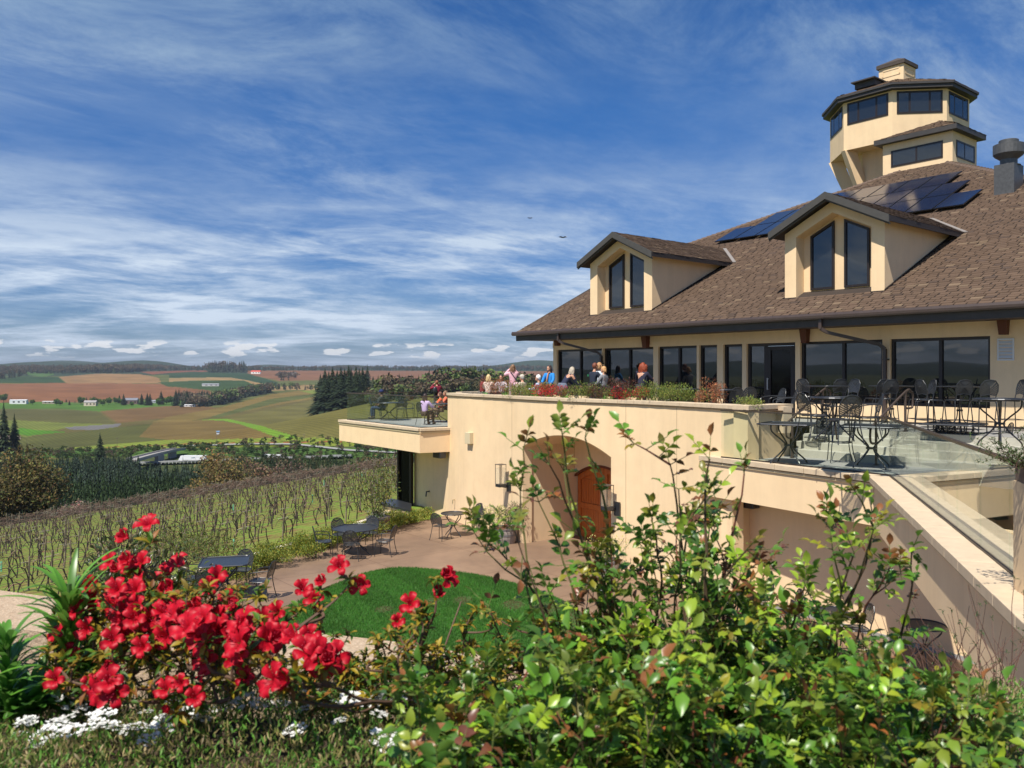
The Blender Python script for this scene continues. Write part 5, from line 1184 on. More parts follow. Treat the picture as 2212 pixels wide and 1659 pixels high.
# lorries
LW_ = mat('lorry_white', (.8, .8, .8), .4); 
def lorry(label, px, Y, L_=17, sc=1.):
    p = foot(px, Y)+Vector((0, -3, 1.8)); t = thing('lorry', label, 'lorry', p, R(0)); t.scale = (sc,)*3
    q = MB(); q.box(-6.2, 8.6, -1.3, 1.3, 1.2, 4.1); q.build('trailer', LW_, t, world=False)
    q = MB(); q.hexa([Vector((-9.6, -1.25, .6)), Vector((-6.6, -1.25, .6)), Vector((-6.6, 1.25, .6)), Vector((-9.6, 1.25, .6))], [Vector((-8.9, -1.25, 2.3)), Vector((-6.6, -1.25, 2.3)), Vector((-6.6, 1.25, 2.3)), Vector((-8.9, 1.25, 2.3))])
    q.hexa([Vector((-8.7, -1.25, 2.3)), Vector((-6.5, -1.25, 2.3)), Vector((-6.5, 1.25, 2.3)), Vector((-8.7, 1.25, 2.3))], [Vector((-8., -1.2, 3.9)), Vector((-6.5, -1.2, 3.9)), Vector((-6.5, 1.2, 3.9)), Vector((-8., 1.2, 3.9))]); q.build('cab', LW_, t, world=False)
    for x in (-8.8, -5.6, -4.4, 6., 7.2):
        q = MB(); q.tube([(x, -1.3, .5), (x, 1.3, .5)], .5, 12); q.build('wheel', mat('tyre', (.02, .02, .02), .8), t, world=False)
    q = MB()
    for (a, b) in (((-1.2, 2.3), (1.6, 2.9)), ((.2, 2.9), (3.4, 3.1)), ((1.0, 2.4), (2.2, 2.6))): q.quad(Vector((a[0], -1.32, a[1])), Vector((b[0], -1.32, a[1]+.1)), Vector((b[0], -1.32, b[1])), Vector((a[0]+.6, -1.32, b[1]-.15)))
    q.build('side_marking', mat('teal_mark', (.03, .12, .18), .5), t, world=False); return t
lorry('white articulated lorry with a teal mark on its trailer, driving on the highway', 421, 556)
lorry('second white lorry mostly hidden by scrub further right on the highway', 590, 566, sc=.72)
# ---- oaks round the vineyard bottom
OAKT = (.20, .145, .050); OAKB = (.21, .14, .08)
make_broad('large round budding oak behind the middle of the vineyard', 26, 12., 61, foot(484, 262)-Vector((0, 0, 1.2)), 9000, .36, OAKT, 'oak_tree', lobes=30, base=.12)
make_broad('smaller brown oak right beside the large budding oak', 24, 7.6, 62, foot(570, 250), 3500, .32, OAKB, 'oak_tree', lobes=20, base=.12)
make_broad('bare rounded brown oak further right behind the vineyard posts', 24, 8.4, 63, foot(636, 245), 4000, .3, (.16, .11, .07), 'oak_tree', lobes=24, base=.1, bare=True)
make_broad('low spreading oak below the large oak on its left', 14, 7.5, 64, foot(398, 240), 3000, .32, OAKT, 'oak_tree', lobes=20, base=.1)
make_broad('wide brown oak just under the balcony at the vineyard edge', 18, 10, 65, foot(806, 235)+Vector((0, 0, 4)), 5000, .34, (.17, .12, .055), 'oak_tree', lobes=26, base=.1)
make_broad('large dark mossy oak at the left edge below the vineyard', 23, 9.5, 66, foot(62, 205)+Vector((0, 0, 4.)), 10000, .36, (.15, .125, .042), 'oak_tree', lobes=34, base=.15)
make_broad('second dark oak cut off by the left edge', 19, 8., 67, foot(-20, 200)+Vector((0, 0, 2)), 6000, .36, (.14, .11, .04), 'oak_tree', lobes=26, base=.15)
make_broad('pale pink blossoming tree left behind the vineyard top', 13, 5.6, 68, foot(160, 180)+Vector((0, 0, 3)), 3600, .2, (.33, .21, .15), 'blossom_tree', lobes=18, base=.1, bare=True)
make_broad('dark scrubby oak beside the road among brambles', 8, 7, 69, foot(600, 520), 1500, .5, (.06, .055, .025), 'oak_tree', lobes=14, base=.1)

# ================================================================ VINEYARD
RW0 = Vector((-12.2, 44, 0)); RWD = Vector((.43, .9, 0)).normalized(); ROWD = -PP          # rows run away to the lower left
POSTM = mat('weathered_post', (.20, .155, .11), .9, var=.3, vs=6); VINEM = mat('vine_wood', (.045, .032, .026), .95, var=.4, vs=14); CANE = mat('vine_cane', (.21, .135, .10), .9)
WIREM = mat('trellis_wire', (.035, .03, .03), .6); TUBEM = mat('grow_tube', (.18, .55, .35), .6)
def vine_mesh(seed, sc=1.):
    rg_ = random.Random(seed); q = MB(); p = Vector((0, 0, -.1)); pts = [p.copy()]; a = rg_.uniform(-.24, .24); b_ = rg_.uniform(-.10, .10); ph = rg_.uniform(0, 6.3); am = rg_.uniform(.05, .12)
    for i in range(1, 8): t = i/7; pts.append(Vector((0, 0, -.1+1.08*t))+PP*(a*t+am*math.sin(ph+t*4.2))+D1*(b_*t+.04*math.sin(ph*2+t*5)))
    q.tube(pts, [.048, .038, .034, .031, .028, .027, .03, .04], 5); hd = pts[-1]; c = MB(); n = rg_.choice((1, 1, 2))
    for k in range(n):
        s = rg_.choice((-1, 1)) if k == 0 else -s0; s0 = s; h = rg_.uniform(.05, .2)
        c.tube([hd, hd+PP*s*.16+Vector((0, 0, h)), hd+PP*s*.34+Vector((0, 0, h*.8)), hd+PP*s*.48+Vector((0, 0, -.08)), hd+PP*s*.56+Vector((0, 0, -.26))], [.026, .018, .014, .011, .008], 4)
    return q, c
VP = []
for s_ in range(8):
    a_, c_ = vine_mesh(900+s_); t = thing('grapevine', 'x', 'vine', (0, 0, 0)); a_.build('trunk', VINEM, t, world=False); c_.build('canes', CANE if s_ % 2 else VINEM, t, world=False); VP.append(t)
vs_all = []; posts = []; wires = MB(); rga = random.Random(5)
# canopy of old canes for the whole far part is one mass
for r in range(-14, 66):
    st = RW0+RWD*(2.75*r)
    if st.y > 215: continue
    d = 0; first_in = None
    if st.length < 130: posts.append((st.x, st.y, 'end'))
    k = 0; d = rga.uniform(.1, 2.)
    while d < 260:
        p = st+ROWD*d
        if p.y < 18 or (p.length > 134 and p.dot(ROWD) > 0): break
        if p.length > 134: d += 1.8; k += 1; continue
        if first_in is None: first_in = p.copy()
        if d > .5: vs_all.append((p.x+rga.uniform(-.12, .12), p.y+rga.uniform(-.12, .12), r))
        k += 1; d += 2.05*rga.uniform(.82, 1.18)
        if k % 5 == 0: posts.append((p.x, p.y, 'mid'))
    if first_in is None: continue
    e_ = st+ROWD*(d-2.05); st = first_in
    for hgt in (.55, .98):
        n = 8
        for i in range(n):
            a = st.lerp(e_, i/n); b = st.lerp(e_, (i+1)/n)
            a.z = tz(a.x, a.y)+hgt; b.z = tz(b.x, b.y)+hgt; wires.tube([a, b], .005, 3, caps=False)
tag(wires.build('trellis_wires', WIREM), 'thin trellis wires strung along all the vineyard rows', 'wires', kind='stuff')
def visible(x, y): px = CX+F*x/y; py = HY-F*tz(x, y)/y; return -60 < px < 880 and py < 1335 and not (px > 640 and py > 1150)
vs_all = [v for v in vs_all if visible(v[0], v[1])]; vs_all.sort(key=lambda v: math.hypot(v[0], v[1])); print('vines', len(vs_all), 'posts', len(posts))
lab = 'bare gnarled grapevine in the rows of the near vineyard slope'
for i, (x, y, r) in enumerate(vs_all[:300]):
    pr = VP[i % 8]; loc = (x, y, tz(x, y)); s = rga.uniform(.9, 1.12)
    if i < 8: o = pr; o.location = loc; o.scale = (s,)*3
    else: o = dup(pr, loc, rga.choice((0, PI))+rga.uniform(-.15, .15), scale=s)
    o['label'] = lab; o['group'] = 'vines on the near slope'
VV = []; FF = []; b = 0; CC = []
bank = [vine_mesh(950+s_) for s_ in range(6)]
for (x, y, r) in vs_all[300:]:
    a_, c_ = rga.choice(bank); z = tz(x, y); 
    for q, cc in ((a_, (.045, .032, .026)), (c_, (.15, .09, .07))):
        VV.append(np.array(q.v)+np.array((x, y, z))); F4 = [f for f in q.f if len(f) == 4]; FF.append(np.array(F4)+b); b += len(q.v); CC += [cc]*len(F4)
tag(npmesh('far_vines', np.concatenate(VV), np.concatenate(FF), mat('vine_mix', (.1, .1, .1), .95, attr=True), cols=CC), 'tangle of bare vines in the farther vineyard rows', 'vines', kind='stuff')
# last year's canes: reddish tangle over the far rows
CV = MB(); rgc = random.Random(9)
for (x, y, r) in vs_all:
    if math.hypot(x, y) < 92: continue
    z = tz(x, y)
    for _ in range(2):
        p = Vector((x, y, z+.9))+PP*rgc.uniform(-.6, .6); CV.tube([p, p+PP*rgc.uniform(-.4, .4)+Vector((rgc.uniform(-.2, .2), rgc.uniform(-.2, .2), rgc.uniform(.1, .5))), p+PP*rgc.uniform(-.7, .7)+Vector((0, 0, rgc.uniform(-.1, .3)))], .012, 3, caps=False)
tag(CV.build('old_canes', CANE), 'reddish tangle of last year\'s canes over the far rows', 'canes', kind='stuff')
pt = thing('vineyard_post', 'weathered wooden vineyard post with a short crossarm', 'post'); q = MB(); q.tube([(0, 0, -.3), (.02, 0, 1.72)], .036, 6); q.build('post', POSTM, pt, world=False)
q = MB(); cr_ = RWD.copy(); q.bar(-cr_*.3+Vector((0, 0, 1.45)), cr_*.3+Vector((0, 0, 1.45)), .025, .03); q.build('crossarm', mat('crossarm_wood', (.45, .38, .30), .8), pt, world=False)
posts = [p for p in posts if visible(p[0], p[1])]; posts.sort(key=lambda v: math.hypot(v[0], v[1])); print('posts', len(posts)); f1 = True
for (x, y, k_) in posts[:300]:
    o = pt if f1 else dup(pt, (0, 0, 0)); f1 = False; o.location = (x, y, tz(x, y)); o.rotation_euler = (rga.uniform(-.06, .06), rga.uniform(-.06, .06), 0); o['group'] = 'vineyard posts' if k_ == 'mid' else 'row end posts'
    if k_ == 'end': o['label'] = 'wooden end post of a vine row beside the grass track'; o.scale = (1.3, 1.3, .95)
    else: o['label'] = 'weathered wooden post with a short crossarm within the vine rows'
for i, (px, py) in enumerate(((504, 1105), (505, 1190), (891-0, 0), (700, 1050), (675, 1085), (782, 1030), (3, 1235))):
    if py == 0: continue
    p = hit(px, py, 25); q = MB(); q.tube([p, p+Vector((0, 0, .62))], .05, 8); tag(q.build('grow_tube', TUBEM), 'pale green plastic grow tube round a young vine', 'grow tube', 'green grow tubes in the vineyard')
# track grass blades near the kerb are part of the patio edge planting (see plants)

# the air of the wide valley
hz = bpy.data.materials.new('haze'); hz.use_nodes = True; hn = hz.node_tree; hn.nodes.remove(hn.nodes['Principled BSDF'])
pv = hn.nodes.new('ShaderNodeVolumePrincipled'); pv.inputs['Color'].default_value = (.80, .88, 1., 1); pv.inputs['Density'].default_value = 4.8e-5; pv.inputs['Anisotropy'].default_value = .3
hn.links.new(pv.outputs[0], hn.nodes['Material Output'].inputs['Volume'])
q = MB(); q.box(-31000, 31000, -31000, 31000, -215, 260); tag(q.build('haze', hz), kind='stuff')
# ================================================================ LOWER PATIO, LAWN, KERB
pts_ = [gp(x, y, PATIO) for x, y in ((300, 1290), (606, 1205.5), (705, 1179), (836, 1141), (938, 1120), (965, 1112))]
q = MB(); big_ = [pts_[0]+Vector((-4.5, -4, 0))]+pts_[1:]+[Vector((-3.4, 35.4, PATIO)), Vector((4, 38, PATIO)), Vector((14, 30, PATIO)), Vector((16, 4, PATIO)), Vector((-12, 4, PATIO))]
big_[0] = Vector((-13, 8, PATIO)); big_.insert(1, pts_[0]); q.poly([Vector((v.x, v.y, PATIO)) for v in big_])
def joints(m):                                # stained, jointed slab
    nt = m.node_tree; L = nt.links; p = nt.nodes['Principled BSDF']; src = p.inputs['Base Color'].links[0].from_socket
    ge = N(nt, 'ShaderNodeTexCoord'); mp = N(nt, 'ShaderNodeMapping'); mp.inputs['Rotation'].default_value = (0, 0, R(51)); L.new(ge.outputs['Object'], mp.inputs[0])
    br = N(nt, 'ShaderNodeTexBrick', offset=0., squash=1., i_Scale=1.); br.inputs['Mortar Size'].default_value = .012; br.inputs['Brick Width'].default_value = 3.1; br.inputs['Row Height'].default_value = 3.1
    br.inputs['Color1'].default_value = (1, 1, 1, 1); br.inputs['Color2'].default_value = (.93, .93, .93, 1); br.inputs['Mortar'].default_value = (.55, .5, .45, 1); L.new(mp.outputs[0], br.inputs[0])
    n2 = N(nt, 'ShaderNodeTexNoise', i_Scale=.35, i_Detail=6., i_Roughness=.65, i_Distortion=.8); L.new(ge.outputs['Object'], n2.inputs[0]); r = N(nt, 'ShaderNodeMapRange'); r.inputs[1].default_value = .38; r.inputs[2].default_value = .62; r.inputs[3].default_value = .84; r.inputs[4].default_value = 1.10; L.new(n2.outputs[0], r.inputs[0])
    m1 = N(nt, 'ShaderNodeVectorMath', operation='MULTIPLY'); L.new(src, m1.inputs[0]); L.new(br.outputs[0], m1.inputs[1]); vm = N(nt, 'ShaderNodeVectorMath', operation='SCALE'); L.new(m1.outputs[0], vm.inputs[0]); L.new(r.outputs[0], vm.inputs['Scale']); L.new(vm.outputs[0], p.inputs['Base Color'])
joints(PATIOM)
tag(q.build('patio', PATIOM), kind='structure')
q = MB(); ribbon(q, [Vector((-11.5, 15.6, 0))]+CURB, -6.6, -5.42, .22)
tag(q.build('garden_kerb', mat('kerb_stone', (.62, .55, .42), .85, var=.1, vs=3)), 'long low pale kerb wall between patio hedge and vineyard slope', 'kerb')
lw_ = [gp(x, y, PATIO) for x, y in ((560, 1345), (595, 1325), (680, 1285), (735, 1260), (790, 1240), (860, 1229), (950, 1234), (1060, 1250), (1180, 1285), (1260, 1330), (1300, 1400), (1290, 1500), (1180, 1600), (900, 1560), (640, 1430))]
lp_ = []; n = len(lw_)
for i in range(n):
    p0, p1, p2, p3 = lw_[i-1], lw_[i], lw_[(i+1) % n], lw_[(i+2) % n]
    for k in range(6): t = k/6; lp_.append(.5*((2*p1)+(p2-p0)*t+(2*p0-5*p1+4*p2-p3)*t*t+(3*p1-p0-3*p2+p3)*t**3))
q = MB(); q.poly([Vector((p.x, p.y, PATIO+.035)) for p in lp_]); 
for i in range(len(lp_)): a, b = lp_[i], lp_[(i+1) % len(lp_)]; q.quad(Vector((a.x, a.y, PATIO)), Vector((b.x, b.y, PATIO)), Vector((b.x, b.y, PATIO+.035)), Vector((a.x, a.y, PATIO+.035)))
LAWN = mat('lawn_soil', (.04, .11, .016), .95, var=.35, vs=3, bump=.8, bs=90)
tag(q.build('lawn', LAWN), kind='structure')
rg = np.random.default_rng(11); xs = np.array([p.x for p in lp_]); ys = np.array([p.y for p in lp_]); n = 230000
gx = rg.uniform(xs.min(), xs.max(), n); gy = rg.uniform(ys.min(), ys.max(), n); k = inpoly([(p.x, p.y) for p in lp_], gx, gy) & (gy > 15.)
gx, gy = gx[k], gy[k]; brn = np.zeros(len(gx), bool)
for (px, py, r_) in ((1260/1, 1338, .5), (1110, 1310, .35), (1000, 1300, .28), (936, 1300, .2), (830, 1320, .25), (860, 1330, .2), (1240, 1370, .4), (1180, 1318, .4), (720, 1245, .2)):
    c = gp(px, py, PATIO); brn |= np.hypot(gx-c.x, (gy-c.y)*.7) < r_*(.6+.5*rg.random(len(gx)))
m = len(gx); a = rg.random(m)*6.28; h = .035+.035*rg.random(m); w = .007; h[brn] *= .4
lx = rg.normal(size=m)*.018; ly = rg.normal(size=m)*.018
V = np.stack([np.stack([gx-w*np.cos(a), gy-w*np.sin(a), np.full(m, PATIO+.03)], 1), np.stack([gx+w*np.cos(a), gy+w*np.sin(a), np.full(m, PATIO+.03)], 1), np.stack([gx+lx, gy+ly, PATIO+.035+h], 1)], 1).reshape(-1, 3)
stripe = .88+.24*(np.sin((gx*.9+gy*.55)*3.6) > 0)
C_ = np.stack([.045+.025*rg.random(m), .15+.06*rg.random(m), .018+.01*rg.random(m)], 1)*stripe[:, None]*(.75+.5*rg.random(m))[:, None]; C_[brn] = np.array([.12, .075, .035])
GRM = mat('grass_blades', (.05, .1, .02), .7, attr=True, spec=.3, transl=.3)
tag(npmesh('lawn_grass', V, np.arange(3*m).reshape(m, 3), GRM, cols=C_), 'short mown grass of the kidney shaped lawn', 'grass', kind='stuff')
# ================================================================ FURNITURE
def arc(pts, n=4): return smooth([Vector(p) for p in pts], n)
def chair_proto():
    t = thing('patio_chair', 'x', 'chair')
    q = MB(); n = 12; rim = [Vector((.225*math.cos(2*PI*k/n)*(1 if abs(math.cos(2*PI*k/n)) < .9 else 1), .215*math.sin(2*PI*k/n), .445)) for k in range(n)]
    rim = [Vector((math.copysign(abs(math.cos(a))**.6, math.cos(a))*.23, math.copysign(abs(math.sin(a))**.6, math.sin(a))*.22, .445-.012*math.cos(2*a))) for a in [2*PI*k/16 for k in range(16)]]
    q.tube(rim, .011, 6, closed=True); q.mi = 1; q.add(rim+[Vector((0, 0, .43))], [(k, (k+1) % 16, 16) for k in range(16)])
    q.build('seat', [IRON, MESHM], t, world=False)
    q = MB(); yb = lambda z: -.20-.12*((z-.44)/.46)
    prof = [(-.185, .50), (-.215, .62), (-.205, .76), (-.13, .87), (0, .905), (.13, .87), (.205, .76), (.215, .62), (.185, .50)]
    P_ = [Vector((x, yb(z), z)) for x, z in prof]; q.tube(arc(P_, 2), .011, 6); q.tube([Vector((-.19, yb(.52), .52)), Vector((0, yb(.54)-.02, .56)), Vector((.19, yb(.52), .52))], .008, 5)
    q.mi = 1; c = Vector((0, yb(.72)-.03, .72)); n = len(P_); q.add(P_+[c, Vector((0, yb(.54)-.02, .56))], [(k, k+1, n) for k in range(n-1)]+[(n-1, n+1, n), (n+1, 0, n)])
    q.build('backrest', [IRON, MESHM], t, world=False)
    for s in (-1, 1):
        q = MB(); q.tube(arc([(s*.185, yb(.5), .50), (s*.20, -.215, .38), (s*.23, -.25, .16), (s*.25, -.29, 0)], 2), .011, 6); q.build('leg', IRON, t, world=False)
        q = MB(); q.tube(arc([(s*.215, .20, .44), (s*.23, .215, .30), (s*.24, .225, .12), (s*.25, .24, 0)], 2), .011, 6); q.build('leg', IRON, t, world=False)
        q = MB(); q.tube(arc([(s*.21, yb(.70), .70), (s*.265, -.05, .695), (s*.28, .14, .66), (s*.25, .21, .60), (s*.22, .19, .45)], 3), .011, 6); q.build('armrest', IRON, t, world=False)
    return t
def stool_proto():
    t = thing('bar_stool', 'x', 'bar stool'); z0 = .74
    q = MB(); rim = [Vector((math.copysign(abs(math.cos(a))**.6, math.cos(a))*.21, math.copysign(abs(math.sin(a))**.6, math.sin(a))*.21, z0)) for a in [2*PI*k/16 for k in range(16)]]
    q.tube(rim, .012, 6, closed=True); q.mi = 1; q.add(rim+[Vector((0, 0, z0-.015))], [(k, (k+1) % 16, 16) for k in range(16)]); q.build('seat', [IRON, MESHM], t, world=False)
    yb = lambda z: -.19-.10*((z-z0)/.46); q = MB(); P_ = [Vector((x, yb(z), z)) for x, z in ((-.17, z0), (-.17, z0+.12), (-.20, z0+.22), (-.19, z0+.36), (-.12, z0+.45), (0, z0+.47), (.12, z0+.45), (.19, z0+.36), (.20, z0+.22), (.17, z0+.12), (.17, z0))]
    q.tube(P_, .012, 6); q.tube([P_[1], Vector((0, yb(z0+.14), z0+.15)), P_[-2]], .008, 5); q.mi = 1; c = Vector((0, yb(z0+.3)-.03, z0+.30)); R_ = P_[1:-1]; n = len(R_); q.add(R_+[c, Vector((0, yb(z0+.14), z0+.15))], [(k, k+1, n) for k in range(n-1)]+[(n-1, n+1, n), (n+1, 0, n)]); q.build('backrest', [IRON, MESHM], t, world=False)
    for sx, sy in ((-1, -1), (1, -1), (1, 1), (-1, 1)):
        q = MB(); q.tube([(sx*.17, sy*.17, z0), (sx*.19, sy*.20, z0-.06), (sx*.235, sy*.25, 0)], .012, 6); q.build('leg', IRON, t, world=False)
    q = MB(); f = lambda z: .17+.075*(1-z/z0); r_ = f(.28)*1.02; q.tube([(-r_, -r_, .28), (r_, -r_, .28), (r_, r_, .28), (-r_, r_, .28)], .009, 5, closed=True); q.build('footrest', IRON, t, world=False)
    return t
def table_proto(kind, r, h=.72):
    t = thing('bar_table' if h > .9 else ('round_table' if kind == 'r' else 'square_table'), 'x', 'table')
    q = MB()
    if kind == 'r': rim = [Vector((r*math.cos(2*PI*k/28), r*math.sin(2*PI*k/28), h)) for k in range(28)]
    else:
        rim = []
        for cx0, cy0, a0 in ((1, 1, 0), (-1, 1, 1), (-1, -1, 2), (1, -1, 3)):
            for k in range(4): a = PI/2*(a0+k/3); rim.append(Vector((cx0*(r-.08)+.08*math.cos(a), cy0*(r-.08)+.08*math.sin(a), h)))
    q.tube(rim, .015, 6, closed=True); m = len(rim)
    q.add([p-Vector((0, 0, .004)) for p in rim]+[Vector((0, 0, h-.006))], [(k, (k+1) % m, m) for k in range(m)])
    for a in range(4): q.bar((0, 0, h-.02), (math.cos(a*PI/2)*r*.92, math.sin(a*PI/2)*r*.92, h-.02), .03, .02)
    if h > .9: q.mi = 0
    q.build('tabletop', mat('steel_mesh_top', (.030, .034, .042), .38, metal=.3, spec=.6) if kind != 'm' else MESHM, t, world=False)
    for k in range(4):
        a = PI/4+k*PI/2; c, s = math.cos(a), math.sin(a); f = lambda q_, z: (c*q_, s*q_, z); q = MB()
        if h > .9: q.tube(arc([f(.30, h-.02), f(.05, h-.30), f(.045, .45), f(.10, .22), f(.36, .03), f(.38, 0)], 3), .014, 6)
        else: q.tube(arc([f(r*.78, h-.02), f(r*.74, h-.14), f(r*.34, h*.60), f(r*.16, h*.50), f(r*.15, h*.42), f(r*.34, h*.28), f(r*.72, h*.08), f(r*.80, 0)], 3), .014, 6)
        q.build('leg', IRON, t, world=False)
    q = MB(); rr_ = r*.15 if h < .9 else .05; q.lathe([(rr_+.02, h*.44), (rr_+.02, h*.48)], 12); q.build('ring', IRON, t, world=False)
    return t
CH = chair_proto(); ST = stool_proto(); TR_ = table_proto('r', .62); TQ = table_proto('q', .46); TB = table_proto('m', .38, 1.04); TS = table_proto('r', .38)
used = set()
def place(pr, loc, rz, label, group=None, sc=1.):
    o = pr if pr.name not in used else dup(pr, loc)
    used.add(pr.name); o.location = loc; o.rotation_euler = (0, 0, rz); o['label'] = label
    if group: o['group'] = group
    elif 'group' in o: del o['group']
    if sc != 1.: o.scale = (sc,)*3
    return o
def face(a, b): return math.atan2(-(b.x-a.x), b.y-a.y)      # local +Y towards b
# lower patio, round table with five chairs
c = gp(768, 1196, PATIO)+Vector((0, .0, 0)); place(TR_, c, .3, 'large round dark metal patio table with five chairs near the kerb hedge', sc=1.12)
for a, lb in ((200, 'patio chair at the left side of the large round table'), (128, 'patio chair behind the large round table, nearer its left side'), (75, 'patio chair directly behind the large round table beside the barrel'), (-12, 'patio chair at the right side of the large round table'), (-88, 'patio chair in front of the large round table with its back to the camera')):
    p = c+Vector((math.cos(R(a)), math.sin(R(a)), 0))*(.98 if a != -88 else .8); place(CH, p, face(p, c), lb, 'chairs round the large round table', 1.04)
# small round table against the wall
c = gp(978, 1165, PATIO); c = gp(979, 1158, PATIO); place(TS, c, .2, 'small round metal table near the wall with two chairs', sc=1.1)
p = gp(960, 1163, PATIO)+Vector((-.1, -.2, 0)); place(CH, p, face(p, c), 'patio chair left of the small round table, turned away from the wall', None, 1.04)
p = gp(1020, 1145, PATIO)+Vector((.1, -.1, 0)); place(CH, p, face(p, c), 'patio chair close to the cream wall casting its shadow on it', None, 1.04)
# square table near the azaleas
c = gp(485, 1290, PATIO); place(TQ, c, .25, 'square metal patio table half hidden by the red azalea', sc=1.25)
for (dx, dy, lb) in ((-.85, .15, 'patio chair at the left of the square table by the kerb'), (.1, .95, 'patio chair on the far side of the square table'), (.95, -.1, 'patio chair to the right of the square table with its shadow on the slab'), (-.1, -.75, 'patio chair in front of the square table behind the red flowers')):
    p = c+Vector((dx, dy, 0)); place(CH, p, face(p, c), lb, 'chairs round the square patio table', 1.04)
# lower patio, bar set behind the rose bush and under the deck
for (px, py, lb) in ((1590, 1400, 'bar table on the lower patio behind the rose bush'), (1790, 1440, 'second bar table further right behind the rose bush')):
    c = gp(px, py, PATIO); place(TB, c, .2, lb)
for (px, py, tx, lb) in ((1560, 1370, 1, 'bar stool left behind the rose bush near the first bar table'), (1640, 1365, -1, 'bar stool right of the first bar table under the deck'), (1745, 1430, 1, 'bar stool left of the second bar table under the deck'), (1850, 1440, -1, 'bar stool standing by the wall hose under the deck'), (1700, 1400, -1, 'bar stool between the two bar tables')):
    p = gp(px, py, PATIO); place(ST, p, -PI/2 if tx > 0 else PI/2, lb)
c = gp(2005, 1440, PATIO)+Vector((0, .15, 0)); place(TS, c, .5, 'round metal table standing in deep shade under the stair arm', sc=1.05)
c = gp(1285, 1330, PATIO)
for (px, py, lb) in ((1295, 1310, 'patio chair half hidden by the rose bush before the arch'),): p = gp(px, py, PATIO); place(CH, p, 1.2, lb)
# middle deck
TABM = [(1712, 1003, .1, 'square mesh table at the left of the middle deck'), (1893, 1012, .15, 'square mesh table in the middle of the deck before the steps')]
cm = []
for (px, py, rz, lb) in TABM:
    c = gp(px, py, MID)+Vector((.0, .25, 0)); cm.append(c); place(TQ, c, rz+.9, lb)
place(TQ, gp(2090, 1006, MID)+Vector((-.1, .4, 0)), .8, 'square mesh table at the right of the middle deck under the handrail')
for (px, py, rx, lb) in ((1815, 998, 1.35, 'patio chair between the left and middle tables of the lower deck, facing left'), (1762, 985, 2.2, 'patio chair behind the left table on the middle deck'), (2035, 998, 2.4, 'patio chair right of the middle table beside the glass arm'), (2000, 985, 1.1, 'patio chair behind the glass arm near the right table'), (2150, 1003, 1.3, 'patio chair low at the right edge of the middle deck')):
    place(CH, gp(px, py, MID), rx, lb)
# upper deck, in front of the facade: bar tables, stools, low tables
def ud(px, py): return gp(px, py, DECK)
for (px, py, lb) in ((1786, 926, 'bar table with mesh top before the window right of the entrance'), (1925, 925, 'bar table beside the downpipe'), (2073, 930, 'bar table between the handrail and the large right window')):
    place(TB, ud(px, py), .4, lb)
for (px, py, rz, lb) in ((1748, 918, -1.0, 'bar stool left of the bar table right of the entrance'), (1803, 921, .2, 'bar stool beside the first bar table in front of the window'), (1828, 922, 1.9, 'bar stool sideways right of the first bar table'), (1893, 925, .3, 'bar stool directly left of the downpipe'), (1911, 928, .15, 'bar stool in front of the downpipe'), (1990, 930, 1.5, 'bar stool left end of the row before the large right window'), (2011, 934, -1.4, 'bar stool second in the row before the large right window'), (2068, 934, .1, 'bar stool with its back to the camera before the right window'), (2123, 938, 0., 'bar stool under the right handrail'), (2182, 932, 1.5, 'bar stool at the far right by the louvre')):
    place(ST, ud(px, py), rz, lb)
for (px, py, lb) in ((1803, 952, 'low round table on the upper deck right of the left handrail'), (1560, 905, 'low table hidden behind the planter left of the entrance'), (1480, 900, 'low table at the windows behind the planter'), (1420, 900, 'low table behind the planter near the red haired guest'), (2160, 960, 'low table at the right end of the upper deck')):
    place(TS, ud(px, py), .3, lb, sc=1.2)
for i, (px, py, rz, lb) in enumerate(((1760, 945, -1.3, 'patio chair left of the low round table on the upper deck'), (1822, 958, .1, 'patio chair with its back to the camera at the low round table'), (1868, 950, 1.3, 'patio chair right of the low round table on the upper deck'), (1692, 920, 1.4, 'patio chair half seen behind the left handrail'), (1668, 912, 1.7, 'patio chair beside the entrance door, seen behind the planter'),
    (1610, 902, .2, 'patio chair behind the low shrubs at the right end of the planter'), (1580, 905, .3, 'patio chair with rounded back before the door side light'), (1545, 892, 1.5, 'patio chair turned sideways between the two narrow windows'), (1478, 885, .2, 'patio chair behind the red shrub of the planter'), (1440, 892, 1.2, 'patio chair behind the long green shrubs of the planter'),
    (1428, 885, -1.2, 'patio chair back to back with another behind the planter shrubs'), (1402, 880, .3, 'patio chair left of the pair behind the planter'), (1385, 880, -.2, 'patio chair directly right of the red haired guest'), (1345, 876, .3, 'patio chair left of the red haired guest'))):
    place(CH, ud(px, py), rz, lb)
# balcony furniture
ZF = ZBAL-.03
def bp(px, py): return gp(px, py, ZF)
place(TR_, bp(840, 908), .2, 'round table on the balcony between the empty chairs'); place(TR_, bp(943, 912), .5, 'round table with plates and glasses at the right end of the balcony')
for (px, py, rz, lb) in ((822, 903, 1.0, 'balcony chair the man in the cap sits on'), (868, 905, .2, 'empty balcony chair in front of the middle table'), (884, 903, -1.3, 'empty balcony chair left of the woman in lilac'), (812, 898, -1.6, 'empty balcony chair behind the man in the cap'), (918, 917, -.7, 'balcony chair the woman in lilac sits on')):
    place(CH, bp(px, py), rz, lb)
